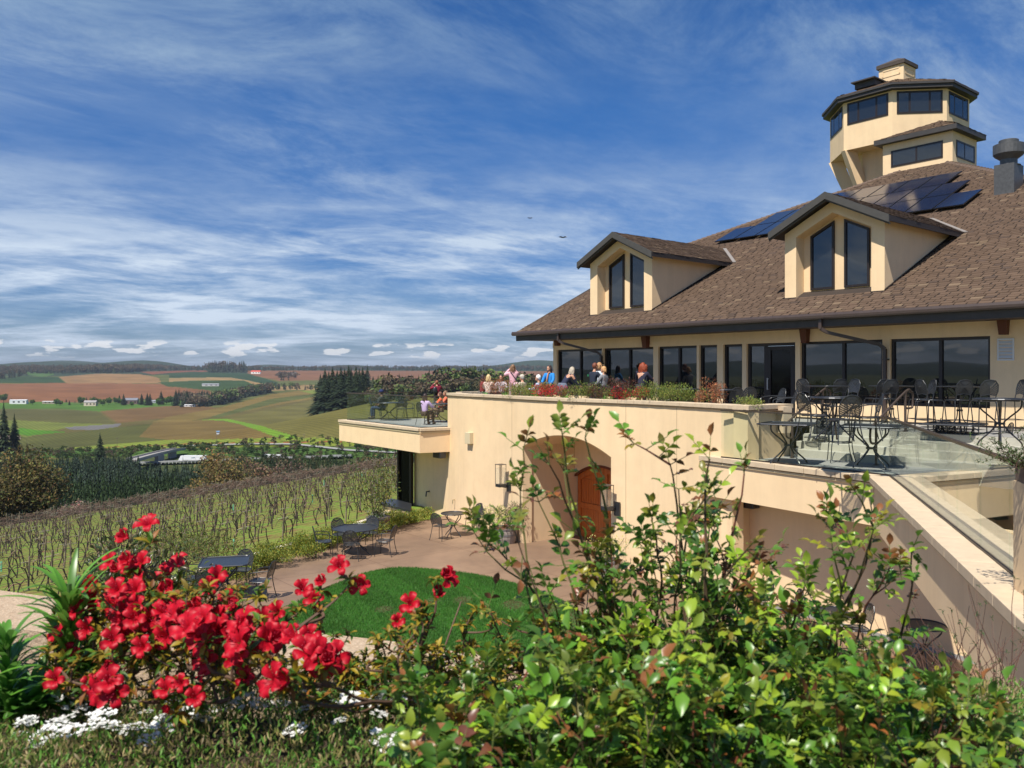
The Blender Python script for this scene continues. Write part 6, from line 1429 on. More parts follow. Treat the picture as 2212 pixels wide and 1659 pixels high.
# glasses and plates on the balcony table
WG = glass('wine_glass', (.9, .92, .92), 2.2); tp = bp(943, 912)
for i, (dx, dy) in enumerate(((-.3, .1), (-.1, .3), (.1, .2), (.25, .0), (-.15, -.15), (.0, -.3))):
    q = MB(); q.lathe([(.03, 0), (.005, .01), (.005, .09), (.035, .12), (.04, .16), (.032, .20)], 8, tp+Vector((dx, dy, .735))); tag(q.build('wine_glass', WG), 'stemmed wine glass on the right balcony table', 'glass', 'wine glasses on the balcony table')
for i, (dx, dy) in enumerate(((-.35, -.1), (.3, .2), (.2, -.25))):
    q = MB(); q.lathe([(.05, 0), (.12, .02), (.12, .025)], 14, tp+Vector((dx, dy, .737))); tag(q.build('plate', WH), 'white plate on the right balcony table', 'plate', 'plates on the balcony table')
# barrels with plants
STV = mat('barrel_staves', (.17, .12, .09), .85, var=.3, vs=5, stretch=(8, 8, .6)); HOOP = mat('barrel_hoop', (.20, .20, .21), .55, metal=.6, var=.3, vs=10)
def barrel(label, loc, sc=1., grey=False):
    t = thing('barrel_planter', label, 'planter', loc); q = MB(); st_ = mat('grey_staves', (.30, .26, .23), .85, var=.3, vs=5, stretch=(8, 8, .6)) if grey else STV
    q.lathe([(.27*sc, 0), (.31*sc, .15*sc), (.335*sc, .32*sc), (.335*sc, .44*sc), (.30*sc, .44*sc), (.30*sc, .38*sc)], 22); q.build('staves', st_, t, world=False)
    for z in (.06, .22, .38): q = MB(); r_ = (.283, .328, .343)[(.06, .22, .38).index(z)]*sc; q.lathe([(r_-.02, z*sc), (r_, z*sc), (r_+.004, (z+.05)*sc), (r_-.016, (z+.05)*sc)], 22); q.build('hoop', HOOP, t, world=False)
    q = MB(); q.lathe([(.0, .39*sc), (.30*sc, .39*sc)], 16); q.build('soil', mat('dark_soil', (.03, .02, .015), .95), t, world=False); return t
BA = gp(814, 1152, PATIO)+Vector((0, .3, 0)); BB = gp(1092, 1176, PATIO)+Vector((0, .3, 0)); BC = rayhit(LW, 1352)+Vector((-.6, -.6, PATIO))
barrel('brown half barrel planter with a small tree behind the large round table', BA, 1.25); barrel('grey half barrel planter with yellow flowers left of the arched doorway', BB, 1.18, True); barrel('half barrel planter right of the arch, behind the rose bush', BC, 1.1, True)
# wall hose, tap, floor drain
p = p0+rd_*6.6; t = thing('wall_hose', 'coiled hose on its holder low on the undercroft wall', 'hose', (p.x, p.y, PATIO+.75)); q = MB(); d = rd_
P0_ = gp(1888, 1322, PATIO+.62); 
for k in range(4): q.tube([p+Vector((-.09-.02*k, -.06-.02*k, PATIO+.72))+d*(.16*math.cos(a))+Vector((0, 0, .16*math.sin(a))) for a in [2*PI*j/14 for j in range(14)]], .016, 6, closed=True)
q.build('coil', mat('hose', (.10, .09, .085), .5), t); q = MB(); q.ball(p+Vector((-.05, -.05, PATIO+.72)), .06); q.build('holder', IRON, t)
p = rayhit([EXT]+LW, 928); q = MB(); q.tube([p+Vector((0, 0, PATIO+.75)), p+Vector((-.12, -.1, PATIO+.75)), p+Vector((-.14, -.12, PATIO+.55))], .03, 8); tag(q.build('wall_tap', IRON), 'dark tap on the shaded wall left of the small table', 'tap')
p = rayhit(LW, 983); q = MB(); q.tube([p+Vector((0, 0, PATIO+.8)), p+Vector((-.08, -.07, PATIO+.8)), p+Vector((-.09, -.08, PATIO+.66))], .022, 8); tag(q.build('wall_tap', mat('brass', (.5, .42, .25), .4, metal=.7)), 'small brass tap on the lit wall above the small table', 'tap')
p = gp(1024, 1242, PATIO+.004); q = MB(); q.lathe([(0, 0), (.11, 0), (.11, .008)], 16, p); tag(q.build('floor_drain', BRONZE), 'small dark round drain cover in the patio', 'drain')

# ================================================================ GARDEN BED WALL AND SOIL
GWc = [(0, 1275), (150, 1295), (330, 1318), (520, 1342), (700, 1368), (870, 1388), (960, 1404), (1200, 1430), (1450, 1462), (1650, 1488), (1900, 1492), (2150, 1492), (2300, 1488)]
GT = -1.1; GW = [gp(x, y, GT) for x, y in GWc]; GW = [GW[0]+(GW[0]-GW[1])*3]+GW+[GW[-1]+(GW[-1]-GW[-2])*1.5]
GW = smooth(GW, 5); ins_ = []
for i, p in enumerate(GW):
    d = (GW[min(i+1, len(GW)-1)]-GW[max(i-1, 0)]).normalized(); ins_.append(p+Vector((d.y, -d.x, 0))*.42)
PEB = mat('pebble_coping', (.48, .37, .255), .9, var=.28, vs=42, bump=1., bs=70, col2=(.36, .25, .16), bdist=.008)
q = MB(); n = len(GW)
q.add([Vector((p.x, p.y, z)) for z in (GT, -5.7) for p in GW]+[Vector((p.x, p.y, z)) for z in (GT, -1.75) for p in ins_],
      [f for i in range(n-1) for f in ((i, i+1, n+i+1, n+i), (i, i+1, 2*n+i+1, 2*n+i), (2*n+i, 2*n+i+1, 3*n+i+1, 3*n+i))])
tag(q.build('garden_wall', PEB), 'curved pebble finished retaining wall at the edge of the flower bed', 'wall')
SOIL = mat('bed_soil', (.06, .038, .024), .95, var=.4, vs=12, bump=1., bs=40)
q = MB(); q.poly([Vector((p.x, p.y, -1.36)) for p in ins_]+[Vector((9, -4, -1.36)), Vector((-9, -4, -1.36))]); tag(q.build('bed_soil', SOIL), kind='structure')
# ================================================================ PLANTS
LEAFG = mat('rose_leaf', (.05, .12, .015), .36, attr=True, spec=.55, transl=.28)
LEAFM = mat('matte_leaf', (.05, .1, .02), .5, attr=True, spec=.35, transl=.28)
PETAL = mat('azalea_petal', (.47, .004, .018), .5, var=.3, vs=30, transl=.22, spec=.3)
STEMM = mat('stem', (.1, .06, .03), .7, attr=True)
def leafcards(P_, D_, U_, L_, W_, fold=.25, curl=.25):
    """folded, curved leaves: P base, D direction, U up-ish, length, width -> verts, quads (4 faces per leaf)"""
    D_ = D_/np.linalg.norm(D_, axis=1)[:, None]; S_ = np.cross(D_, U_); S_ /= (np.linalg.norm(S_, axis=1)[:, None]+1e-9); U2 = np.cross(S_, D_)
    L_ = L_[:, None]; W_ = W_[:, None]; rows = []
    mid = []
    for t, wf, cz in ((0., .05, 0), (.38, 1., .06), (.72, .78, -.02), (1., .03, -.22)):
        c = P_+D_*L_*t+U2*L_*cz*curl*2; a = c-S_*W_*.5*wf+U2*W_*fold*wf; b = c+S_*W_*.5*wf+U2*W_*fold*wf; rows += [a, c, b]
    V = np.stack(rows, 1).reshape(-1, 3); n = len(P_); base = (np.arange(n)*12)[:, None]
    f = np.array([(0, 1, 4, 3), (1, 2, 5, 4), (3, 4, 7, 6), (4, 5, 8, 7), (6, 7, 10, 9), (7, 8, 11, 10)]); Fq = (base[:, :, None]+f[None]).reshape(-1, 4); return V, Fq
class Leaves:
    def __init__(s): s.P = []; s.D = []; s.U = []; s.L = []; s.W = []; s.C = []
    def add(s, p, d, u, l, w, c): s.P.append(tuple(p)); s.D.append(tuple(d)); s.U.append(tuple(u)); s.L.append(l); s.W.append(w); s.C.append(c)
    def build(s, name, matx, parent, fold=.22, curl=.3, loc=None):
        P_ = np.array(s.P)-(np.array(loc) if loc is not None else 0); V, Fq = leafcards(P_, np.array(s.D), np.array(s.U), np.array(s.L), np.array(s.W), fold, curl)
        return npmesh(name, V, Fq, matx, parent, cols=np.repeat(np.clip(np.array(s.C), .003, 1), 6, axis=0), smooth=True)
q = MB(); zm = lambda y: float(np.interp(y, [2.28, 2.62], [-.95, -1.37]))
for y0, y1 in ((-2, 2.28), (2.28, 2.40), (2.40, 2.62)): q.quad((-6, y0, zm(y0)), (6, y0, zm(y0)), (6, y1, zm(y1)), (-6, y1, zm(y1)))
tag(q.build('bed_mound', SOIL), kind='structure')
rs = random.Random(21)
def rv(k=1.): return Vector((rs.gauss(0, k), rs.gauss(0, k), rs.gauss(0, k)))
def gcol(young=0.):
    v = rs.uniform(.6, 1.35)
    if rs.random() < young: return rs.choice(((.22*v, .20*v, .02), (.24*v, .09*v, .03), (.20*v, .26*v, .03)))
    if rs.random() < .38: return (.24*v, .34*v, .03)
    return (.090*v, .20*v, .022)
def rose(name, label, loc, canes, parent=None, seed=1):
    global rs; rs = random.Random(seed); t = thing(name, label, 'shrub', loc); st = MB(); lv = Leaves(); scol = []; O = Vector(loc)
    def leafgroup(p, d, sz, young):
        d = d.normalized(); side = d.cross(Vector((0, 0, 1)));
        if side.length < .1: side = Vector((1, 0, 0))
        side.normalize(); up = side.cross(d); pd = (d*.6+rv(.25)+Vector((0, 0, .15))).normalized(); n = rs.choice((5, 5, 7, 3)); pl = sz*1.9
        sd2 = pd.cross(up).normalized(); upn_ = (sd2.cross(pd)+Vector((0, 0, .6))+rv(.25)).normalized()
        k0 = len(st.f); st.tube([p, p+pd*pl*.5, p+pd*pl], [.0016, .0013, .001], 3, caps=False); scol.extend([(.09, .12, .02)]*(len(st.f)-k0))
        c = gcol(young)
        pr = (n-1)//2
        for i in range(pr):
            q_ = p+pd*pl*(.35+.6*i/max(1, pr))
            for s in (-1, 1):
                cc = tuple(x*rs.uniform(.85, 1.15) for x in c); lv.add(q_, (sd2*s*1.0+pd*.55+rv(.12)), upn_+rv(.2), sz*rs.uniform(.75, 1.), sz*rs.uniform(.5, .62), cc)
        lv.add(p+pd*pl, pd+rv(.1), upn_+rv(.15), sz*rs.uniform(1., 1.2), sz*.62, c)
    def shoot(p, d, ln, r, depth, dens, young, tgt=None):
        n = max(3, int(ln/.055)); pts = [p.copy()]; d = d.normalized(); tip = []
        for i in range(n):
            d = (d+rv(.13)+Vector((0, 0, .0 if depth == 0 else .03))).normalized()
            if tgt is not None: d = (d+(tgt-p).normalized()*.35).normalized()
            p = p+d*(ln/n); pts.append(p.copy())
            f = i/n
            if (depth > 0 or f > .12) and rs.random() < dens: leafgroup(p, (d*.3+rv(.8)).normalized(), rs.uniform(.026, .041)*(1 if f < .7 else .7), young*(f**2)+.05)
            if depth < 2 and rs.random() < ((.24 if f < .6 else .12) if depth == 0 else .15) and f > .15: shoot(p, (d*.8+rv(.5)).normalized(), min(.26 if f < .6 else .12, ln*rs.uniform(.18, .36)), r*.5, depth+1, min(1., dens*1.25), young)
        k0 = len(st.f); m = len(pts); st.tube(pts, [max(.0011, r*(1-.75*i/m)) for i in range(m)], 5, caps=False)
        base = (.075, .045, .022) if depth == 0 and rs.random() < .6 else ((.10, .10, .025) if rs.random() < .6 else (.16, .05, .03)); scol.extend([base]*(len(st.f)-k0))
        for _ in range(2): leafgroup(p, (d+rv(.4)).normalized(), .030, .9*young+.1)
    for (b, tip, r, dens, young) in canes:
        b = Vector(b); tip = Vector(tip); d = tip-b; shoot(b, (d.normalized()+rv(.15)), d.length*1.03, r, 0, dens, young, tip)
    st.v = [(v[0]-O.x, v[1]-O.y, v[2]-O.z) for v in st.v]
    st.build('stems', STEMM, t, world=False, cols=scol)
    lv.build('leaves', LEAFG, t, loc=loc); print(name, len(lv.P)); return t
def W(px, py, Y): return at(px, py, Y)
zs_ = -1.36
canes = []
tips = [(1215, 945, 2.0), (1262, 950, 2.05), (1190, 1010, 2.0), (1135, 1055, 2.1), (1085, 1200, 2.1), (1122, 1140, 1.9), (1440, 1010, 2.2), (1500, 1060, 2.1), (1545, 1005, 2.0), (1590, 1030, 2.2), (1570, 1110, 2.3), (1700, 1180, 2.3), (1850, 1120, 2.2), (1890, 1140, 2.0), (1975, 1195, 2.2), (1840, 1200, 2.1), (1760, 1280, 2.0), (1380, 1120, 2.2), (1300, 1210, 2.0), (1450, 1180, 2.0), (1640, 1190, 2.0), (1055, 1290, 2.2), (1790, 1320, 2.0), (1930, 1270, 2.3), (1165, 1090, 2.2), (1530, 1130, 2.4)]
for (px, py, Y) in tips:
    bpx = 1530+(px-1530)*.55+rs.uniform(-90, 90); b = W(bpx, 0, Y+rs.uniform(.0, .4)); b.z = zm(b.y); canes.append((b, W(px, py, Y), rs.uniform(.0045, .0075), .66, .7))
for i in range(150):                         # dense lower growth
    px = rs.uniform(940, 2040); Y = rs.uniform(1.85, 2.7); py = float(np.interp(px, [940, 1080, 1300, 1480, 1650, 1850, 2040], [1490, 1440, 1350, 1265, 1320, 1430, 1510]))+rs.uniform(0, 230)**1.; b = W(px+rs.uniform(-120, 120), 0, Y+.2); b.z = zm(b.y); canes.append((b, W(px, py, Y), rs.uniform(.003, .005),   .85, .28))
for i in range(110):                         # foliage down to the front edge of the bed
    px = rs.uniform(900, 2150); Y = rs.uniform(1.45, 1.95); py = rs.uniform(1470, 1640)+(40 if px > 1900 else 0); b = W(px+rs.uniform(-150, 150), 0, Y+.1); b.z = -1.; canes.append((b, W(px, py, Y), rs.uniform(.0022, .004), 1., .22))
rose("rose_bush", 'big leafy green rose bush with long reddish shoots filling the right foreground', Vector((W(1530, 0, 2.2).x, 2.2, -.95)), canes, seed=4)
# ---------- azalea
def petal_flower(seed, opened=1.):
    r_ = random.Random(seed); q = MB(); n = 5
    for k in range(n):
        a = 2*PI*k/n+r_.uniform(-.16, .16); ca, sa = math.cos(a), math.sin(a); rows = []; ph = r_.uniform(0, 6); dz = r_.uniform(-.006, .006); ln = r_.uniform(.88, 1.12)
        for (rad, z, wd, rf) in ((.002, .0, .003, 0), (.009, .016, .007, .0), (.018, .027, .0125, .0015), (.028*opened+.004, .031+.012*(1-opened), .0165, .003), (.037*opened+.004, .029+.018*(1-opened), .0145, .005), (.043*opened+.003, .022+.024*(1-opened), .006, .004)):
            c = Vector((ca*rad*ln, sa*rad*ln, z+dz*rad/.04)); row = []
            for j in range(5): u = (j-2)/2.; row.append(c+Vector((-sa, ca, 0))*wd*u+Vector((0, 0, abs(u)*wd*.28+rf*math.sin(ph+u*5.+rad*160))))
            rows.append(row)
        vs = [v for row in rows for v in row]; q.add(vs, [(i*5+j, i*5+j+1, (i+1)*5+j+1, (i+1)*5+j) for i in range(5) for j in range(4)])
    return q
def stamen():
    q = MB()
    for k in range(6): a = k*1.05; q.tube([(0, 0, .005), (.006*math.cos(a), .006*math.sin(a), .030), (.010*math.cos(a), .010*math.sin(a), .046)], [.0007, .0006, .0012], 3)
    return q
az = thing('azalea', 'red azalea bush in full bloom at the left of the flower bed', 'shrub', (W(430, 0, 2.2).x, 2.2, zs_)); O = Vector(az.location)
FP = [petal_flower(s, o) for s, o in ((1, 1.), (2, 1.), (3, .9), (4, .6), (5, .35))]
FM = []
for i, f in enumerate(FP):
    o = f.build('flower', PETAL, az, world=False, smooth=True); FM.append(o)
    s_ = stamen().build('stamens', mat('stamen', (.6, .03, .08), .6), o, world=False)
clusters = [(325, 1163, 1.9, 1.1, 2), (290, 1218, 1.85, 1., 2), (248, 1222, 1.95, .95, 1), (268, 1245, 1.9, 1., 2), (190, 1256, 1.9, .9, 1), (150, 1300, 1.9, .8, 1), (165, 1283, 2., .8, 1), (238, 1285, 1.9, 1.1, 2), (290, 1280, 1.8, 1.1, 3), (335, 1242, 1.9, 1.05, 2), (385, 1248, 1.95, 1.1, 2), (432, 1262, 1.95, 1.0, 2), (345, 1300, 1.8, 1.15, 3), (400, 1300, 1.85, 1.1, 3), (450, 1300, 1.85, 1.1, 2), (210, 1320, 1.85, 1.0, 2), (255, 1335, 1.8, 1., 2), (300, 1330, 1.75, 1.1, 3), (360, 1345, 1.75, 1.1, 3), (420, 1340, 1.7, 1.2, 3), (480, 1330, 1.75, 1.2, 3), (525, 1335, 1.75, 1.2, 3), (565, 1345, 1.8, 1., 1), (395, 1375, 1.65, 1.25, 2), (445, 1375, 1.6, 1.3, 3), (500, 1370, 1.6, 1.3, 3), (540, 1395, 1.55, 1.3, 3), (570, 1410, 1.55, 1.25, 2), (265, 1378, 1.75, 1., 1), (205, 1350, 1.8, 1., 1), (225, 1400, 1.7, 1., 2), (275, 1460, 1.5, 1.25, 2), (250, 1480, 1.5, 1.1, 1), (320, 1405, 1.7, 1., 1), (128, 1375, 1.8, .9, 1), (120, 1465, 1.7, .9, 1), (155, 1400, 1.8, .8, 1), (190, 1470, 1.7, .8, 1), (385, 1470, 1.6, .8, 1), (430, 1500, 1.6, .9, 1), (350, 1500, 1.6, .9, 1), (480, 1450, 1.6, .9, 2), (530, 1460, 1.6, .8, 1), (640, 1440, 1.45, 1.3, 3), (680, 1400, 1.5, 1.3, 3), (700, 1425, 1.45, 1.2, 1), (625, 1470, 1.45, 1.2, 1), (655, 1385, 1.6, 1., 1), (645, 1300, 1.9, 1., 2), (695, 1265, 1.9, .9, 1), (690, 1300, 1.95, 1., 1), (754, 1240, 1.85, 1., 2), (938, 1240, 1.9, 1.1, 2), (918, 1300, 1.9, 1.0, 2), (857, 1342, 2., .8, 1), (610, 1372, 1.7, .9, 1), (170, 1420, 1.8, .7, 1), (300, 1262, 1.95, .9, 1), (470, 1400, 1.65, 1.1, 2), (340, 1375, 1.75, .9, 1), (505, 1300, 1.85, 1., 1), (380, 1530, 1.6, .7, 1)]
az_st = MB(); azl = Leaves(); scol = []; cnt = 0; ra = random.Random(8); roots = [W(x, 0, Y) for x, Y in ((330, 2.5), (450, 2.55), (560, 2.5), (260, 2.55), (650, 2.5))]; roots2 = [W(x, 0, 2.55) for x in (860, 760)]
for r_ in roots+roots2: r_.z = zs_
nodes = []
def azstem(tip, r=.0028):
    global az_st
    pool = roots2 if tip.x > W(735, 0, tip.y).x else roots
    k0 = len(az_st.f)
    if not nodes:
        for rt in roots+roots2:
            for q_ in range(5):
                e2 = rt+Vector((ra.uniform(-.38, .38), ra.uniform(-.35, .2), ra.uniform(.28, .62))); pth = smooth([rt, rt.lerp(e2, .4)+Vector((ra.uniform(-.08, .08), 0, -.06)), rt.lerp(e2, .75)+Vector((0, 0, .03)), e2], 5)
                az_st.tube(pth, [.0055*(1-.6*i/len(pth)) for i in range(len(pth))], 6, caps=False); nodes.extend(pth[3:])
        scol.extend([(.13, .075, .045)]*(len(az_st.f)-k0)); k0 = len(az_st.f)
    b = min(nodes, key=lambda v: (v-tip).length+(.6 if v.z > tip.z-.04 else 0)+ra.uniform(0, .06)); mid = b.lerp(tip, .5)+Vector((ra.uniform(-.03, .03), ra.uniform(-.03, .03), -.02))
    pp_ = smooth([b, mid, b.lerp(tip, .8)+Vector((ra.uniform(-.015, .015), ra.uniform(-.015, .015), -.01)), tip], 4)
    nodes.append(mid); nodes.append(pp_[-4]); n = len(pp_); az_st.tube(pp_, [r*(2.2-1.6*i/n) for i in range(n)], 5, caps=False); scol.extend([(.11, .06, .035)]*(len(az_st.f)-k0)); return pp_
def azleaf(p, n=5, s=.022, warm=.6):
    for _ in range(n):
        d = Vector((ra.gauss(0, 1), ra.gauss(0, 1), ra.gauss(.2, .6))).normalized(); v = ra.uniform(.6, 1.3); c = (.30*v, .22*v, .02) if ra.random() < warm*.7 else ((.30*v, .12*v, .025) if ra.random() < .25 else (.07*v, .15*v, .016)); azl.add(p, d, Vector((ra.gauss(0, .3), ra.gauss(0, .3), 1)), s*ra.uniform(.7, 1.4), s*.42, c)
allf = []; extra_f = MB(); ra.shuffle(clusters); clusters.sort(key=lambda c: c[2]); clusters = [(px, py, Y+.38, s*1.2, n) for px, py, Y, s, n in clusters]
for (px, py, Y, s, n) in clusters:
    c = W(px, py, Y); pp_ = azstem(c-Vector((0, 0, .03)))
    for p in pp_[6:]: azleaf(p, 2)
    azleaf(c-Vector((0, 0, .015)), 12, .034)
    for k in range(n):
        off_ = Vector((ra.uniform(-.05, .05), ra.uniform(-.04, .03), ra.uniform(-.036, .036)))*(1 if n > 1 else .3); dirv = Vector((off_.x*14+ra.uniform(-.5, .5), -.9+ra.uniform(-.4, .4), .55+off_.z*12)).normalized(); rot = dirv.to_track_quat('Z', 'Y').to_euler()
        fi = ra.choice((0, 0, 1, 1, 2)) if ra.random() > .15 else ra.choice((3, 4))
        if cnt >= 98:
            Mx = Matrix.Translation(c+off_-O) @ rot.to_matrix().to_4x4() @ Matrix.Scale(s*.56, 4); extra_f.add([Mx @ Vector(v) for v in FP[fi].v], FP[fi].f); continue
        src = FM[fi]; first_ = cnt < 5
        if first_: src = FM[cnt]; o = src
        else:
            o = src.copy(); COL.objects.link(o); o.parent = az
            for g in src.children: d_ = g.copy(); COL.objects.link(d_); d_.parent = o
        o.location = c+off_-O; o.rotation_euler = rot; o.scale = (s*.56,)*3; cnt += 1
for i in range(300):                         # leafy twigs without flowers
    px = ra.uniform(100, 980); py = ra.uniform(1330, 1500)-(60 if 200 < px < 620 else 0); Y = ra.uniform(2.05, 2.7); tip = W(px, py, Y)
    if px > 620: tip = W(px, ra.uniform(1330, 1440) if ra.random() < .12 else ra.uniform(1430, 1530), Y)
    pp_ = azstem(tip, .0016)
    for p in pp_[4:]: azleaf(p, 2, .020)
    azleaf(tip, 8, .030, .7)
for i in range(110):
    px = ra.uniform(740, 1180); tip = W(px, (ra.uniform(1310, 1400) if ra.random() < .2 else ra.uniform(1390, 1490))+abs(px-1000)*.12, ra.uniform(2.1, 2.6)); pp_ = azstem(tip, .0016)
    for p in pp_[5:]: azleaf(p, 2, .02)
    azleaf(tip, 9, .026, .9)
if extra_f.v: tag(extra_f.build('further_flowers', PETAL, az, world=False, smooth=True), kind='stuff')
az_st.v = [(v[0]-O.x, v[1]-O.y, v[2]-O.z) for v in az_st.v]; az_st.build('stems', STEMM, az, world=False, cols=scol); azl.build('leaves', LEAFM, az, loc=tuple(O)); print('azalea', cnt, len(azl.P))
# ---------- strap-leaved and lance-leaved plants
def strap(label, base, n, h, w, tone, spread, seed, name='lily_plant', cat='plant', up=1., whorl=False):
    r_ = random.Random(seed); q = MB(); cols = []; t = thing(name, label, cat, base)
    for i in range(n):
        a = r_.uniform(0, 6.28); hh = h*r_.uniform(.6, 1.1); sp = spread*r_.uniform(.4, 1.2); k = 7; z0 = r_.uniform(0, h*.75) if whorl else 0; hh = hh*.42 if whorl else hh
        v = r_.uniform(.7, 1.3); rows = []
        for j in range(k+1):
            f = j/k; rad_ = sp*(f**1.4)*hh; z = z0+hh*(f*up-(.55*sp*f**2.2)); wd = w*(math.sin(PI*min(.97, (f*.9+.08)))**.6); c = Vector((math.cos(a)*rad_, math.sin(a)*rad_, z)); s = Vector((-math.sin(a), math.cos(a), 0))*wd
            rows += [c-s+Vector((0, 0, wd*.35)), c, c+s+Vector((0, 0, wd*.35))]
        q.add(rows, [(j*3+m, j*3+m+1, (j+1)*3+m+1, (j+1)*3+m) for j in range(k) for m in range(2)]); cols += [(tone[0]*v, tone[1]*v, tone[2]*v)]*(2*k)
    o = q.build('leaves', LEAFG, t, world=False, smooth=True, cols=cols)
    if whorl: s_ = MB(); s_.tube([(0, 0, 0), (0, 0, h*.85)], .006, 6); s_.build('stem', mat('green_stem', (.05, .1, .02), .5), t, world=False)
    return t
def gb(px, Y): v = W(px, 0, Y); v.z = max(zs_, zm(Y)); return v
strap('tall lance-leaved green lily at the left edge before the pebble wall', gb(150, 2.2), 110, .46, .009, (.11, .28, .03), .85, 1, 'lily_plant', whorl=True)
strap('second lily shoot cut off by the left edge', gb(15, 2.15), 90, .32, .009, (.09, .24, .03), .9, 2, 'lily_plant', whorl=True)
strap('smaller dark lily shoot between the left lily and the azalea', gb(205, 2.2), 60, .22, .009, (.07, .20, .025), .8, 3, 'lily_plant', whorl=True)
strap('broad-leaved green clump low at the left edge', gb(60, 2.2), 60, .20, .020, (.08, .22, .03), .7, 4, 'hosta_plant')
strap('iris clump with broad upright blades at the lower right', gb(1960, 1.9), 22, .24, .013, (.09, .24, .03), .28, 5, 'iris_plant')
strap('second iris clump at the very right bottom corner', gb(2110, 1.95), 18, .16, .012, (.08, .21, .03), .45, 6, 'iris_plant')
strap('iris blades beneath the rose bush near the bottom centre', gb(1440, 1.9), 14, .16, .012, (.07, .19, .025), .5, 7, 'iris_plant')
strap('grassy strap leaves left of the rose bush at the bottom', gb(1180, 1.95), 18, .15, .01, (.07, .19, .025), .5, 8, 'iris_plant')
strap('thin grass tuft rising behind the azalea by the kerb', gb(385, 2.7), 20, .55, .004, (.06, .14, .03), .5, 9, 'grass_tuft')
strap('thin green grass tuft before the lawn', gb(985, 2.65), 24, .62, .005, (.05, .14, .025), .45, 10, 'grass_tuft')
# twiggy heather at the right and on the pillar
def twigs(name, label, base, n, h, seed, leaf=.5, spread=.6, tone=(.05, .09, .025), wood=(.10, .05, .035), ls=.012):
    r_ = random.Random(seed); t = thing(name, label, 'shrub', base); q = MB(); lv = Leaves(); B0 = Vector(base); cols = []
    for i in range(n):
        a = r_.uniform(0, 6.28); p = Vector((r_.gauss(0, .08), r_.gauss(0, .08), 0)); d = Vector((math.cos(a)*spread, math.sin(a)*spread, r_.uniform(.4, 1))).normalized(); pts = [p.copy()]
        for j in range(7):
            d = (d+Vector((r_.gauss(0, .22), r_.gauss(0, .22), r_.gauss(0, .18)))).normalized(); p = p+d*h/6*r_.uniform(.6, 1.2); pts.append(p.copy())
            if r_.random() < leaf:
                for _ in range(5): v = r_.uniform(.6, 1.3); lv.add(p, Vector((r_.gauss(0, 1), r_.gauss(0, 1), r_.gauss(.4, .7))), Vector((0, 0, 1)), ls*r_.uniform(.8, 1.5), ls*.35, (tone[0]*v, tone[1]*v, tone[2]*v))
        q.tube(pts, [.0026*(1.2-i_/8) for i_ in range(8)], 4, caps=False)
    q.build('stems', mat('heather_wood', wood, .85), t, world=False)
    if lv.P: lv.build('leaves', LEAFM, t)
    return t
twigs('heather_shrub', 'twiggy brown heather shrub at the right end of the bed', gb(2080, 2.7), 110, .55, 31, .25, .9)
twigs('heather_shrub', 'bare twiggy shrub before the dark undercroft at right', gb(1900, 2.7), 70, .5, 32, .2, .8)
twigs('heather_shrub', 'green and brown twiggy shrub cut by the right edge', gb(2230, 2.7), 110, .62, 33, .6, .8)
twigs('pillar_shrub', 'green trailing shrub growing on top of the right pillar', (4.72, 7.5, -.86), 90, .42, 34, .9, 1.0, (.05, .09, .02), ls=.03)
# ---------- ground cover and candytuft
rg = np.random.default_rng(17); n = 90000
gx = rg.uniform(-2.4, 2.6, n); gy = np.where(rg.random(n) < .7, rg.uniform(1.7, 2.35, n), rg.uniform(2.3, 3.3, n)); gzb = np.interp(gy, [2.28, 2.62], [-.95, -1.37]); mound = .06*np.sin(gx*7)*np.cos(gy*9)+.05; k = (mound+rg.random(n)*.08 > -.2)
lv = Leaves(); GCC = ((.18, .22, .05), (.10, .22, .03), (.27, .22, .08), (.32, .25, .12), (.10, .26, .03))
V = []; 
P_ = np.stack([gx, gy, gzb+(np.maximum(mound, 0)+.05)*rg.random(n)+.01], 1); D_ = np.stack([rg.normal(size=n)*.6, rg.normal(size=n)*.6, .5+rg.random(n)], 1); U_ = rg.normal(size=(n, 3)); U_[:, 2] += 1
Vq, Fq = leafcards(P_, D_, U_, .010+.018*rg.random(n), .0025+.0035*rg.random(n)); cc = np.array(GCC)[rg.integers(0, 5, n)]*(.6+.8*rg.random(n))[:, None]
tag(npmesh('ground_cover', Vq, Fq, LEAFM, cols=np.repeat(cc, 6, axis=0), smooth=True), 'low dry and green ground cover carpeting the flower bed', 'ground cover', kind='stuff')
WP = mat('white_petal', (.85, .85, .82), .5, transl=.25)
def candy_mesh(seed):
    r_ = random.Random(seed); q = MB()
    for i in range(34):
        a = r_.uniform(0, 6.28); rad_ = .042*math.sqrt(r_.random()); c = Vector((rad_*math.cos(a), rad_*math.sin(a), .05+.012*(1-rad_/.042)+r_.uniform(-.004, .006))); tl = r_.uniform(-.5, .5)
        for k in range(4):
            b = r_.uniform(0, 1)+k*PI/2; e1_ = Vector((math.cos(b), math.sin(b), .25+tl*.3))*.0095; e2_ = Vector((-math.sin(b), math.cos(b), .1))*.0045; q.quad(c, c+e1_*.55-e2_, c+e1_, c+e1_*.55+e2_)
    return q
cps = []
for s in range(4):
    t = thing('candytuft', 'x', 'flower', (0, 0, -9)); candy_mesh(s).build('blossom', WP, t, world=False); q = MB()
    for k in range(7): a = k*.9; q.tube([(0, 0, -.08), (.02*math.cos(a), .02*math.sin(a), .05)], .0012, 3)
    q.build('stalks', MATS['green_stem'], t, world=False); cps.append(t)
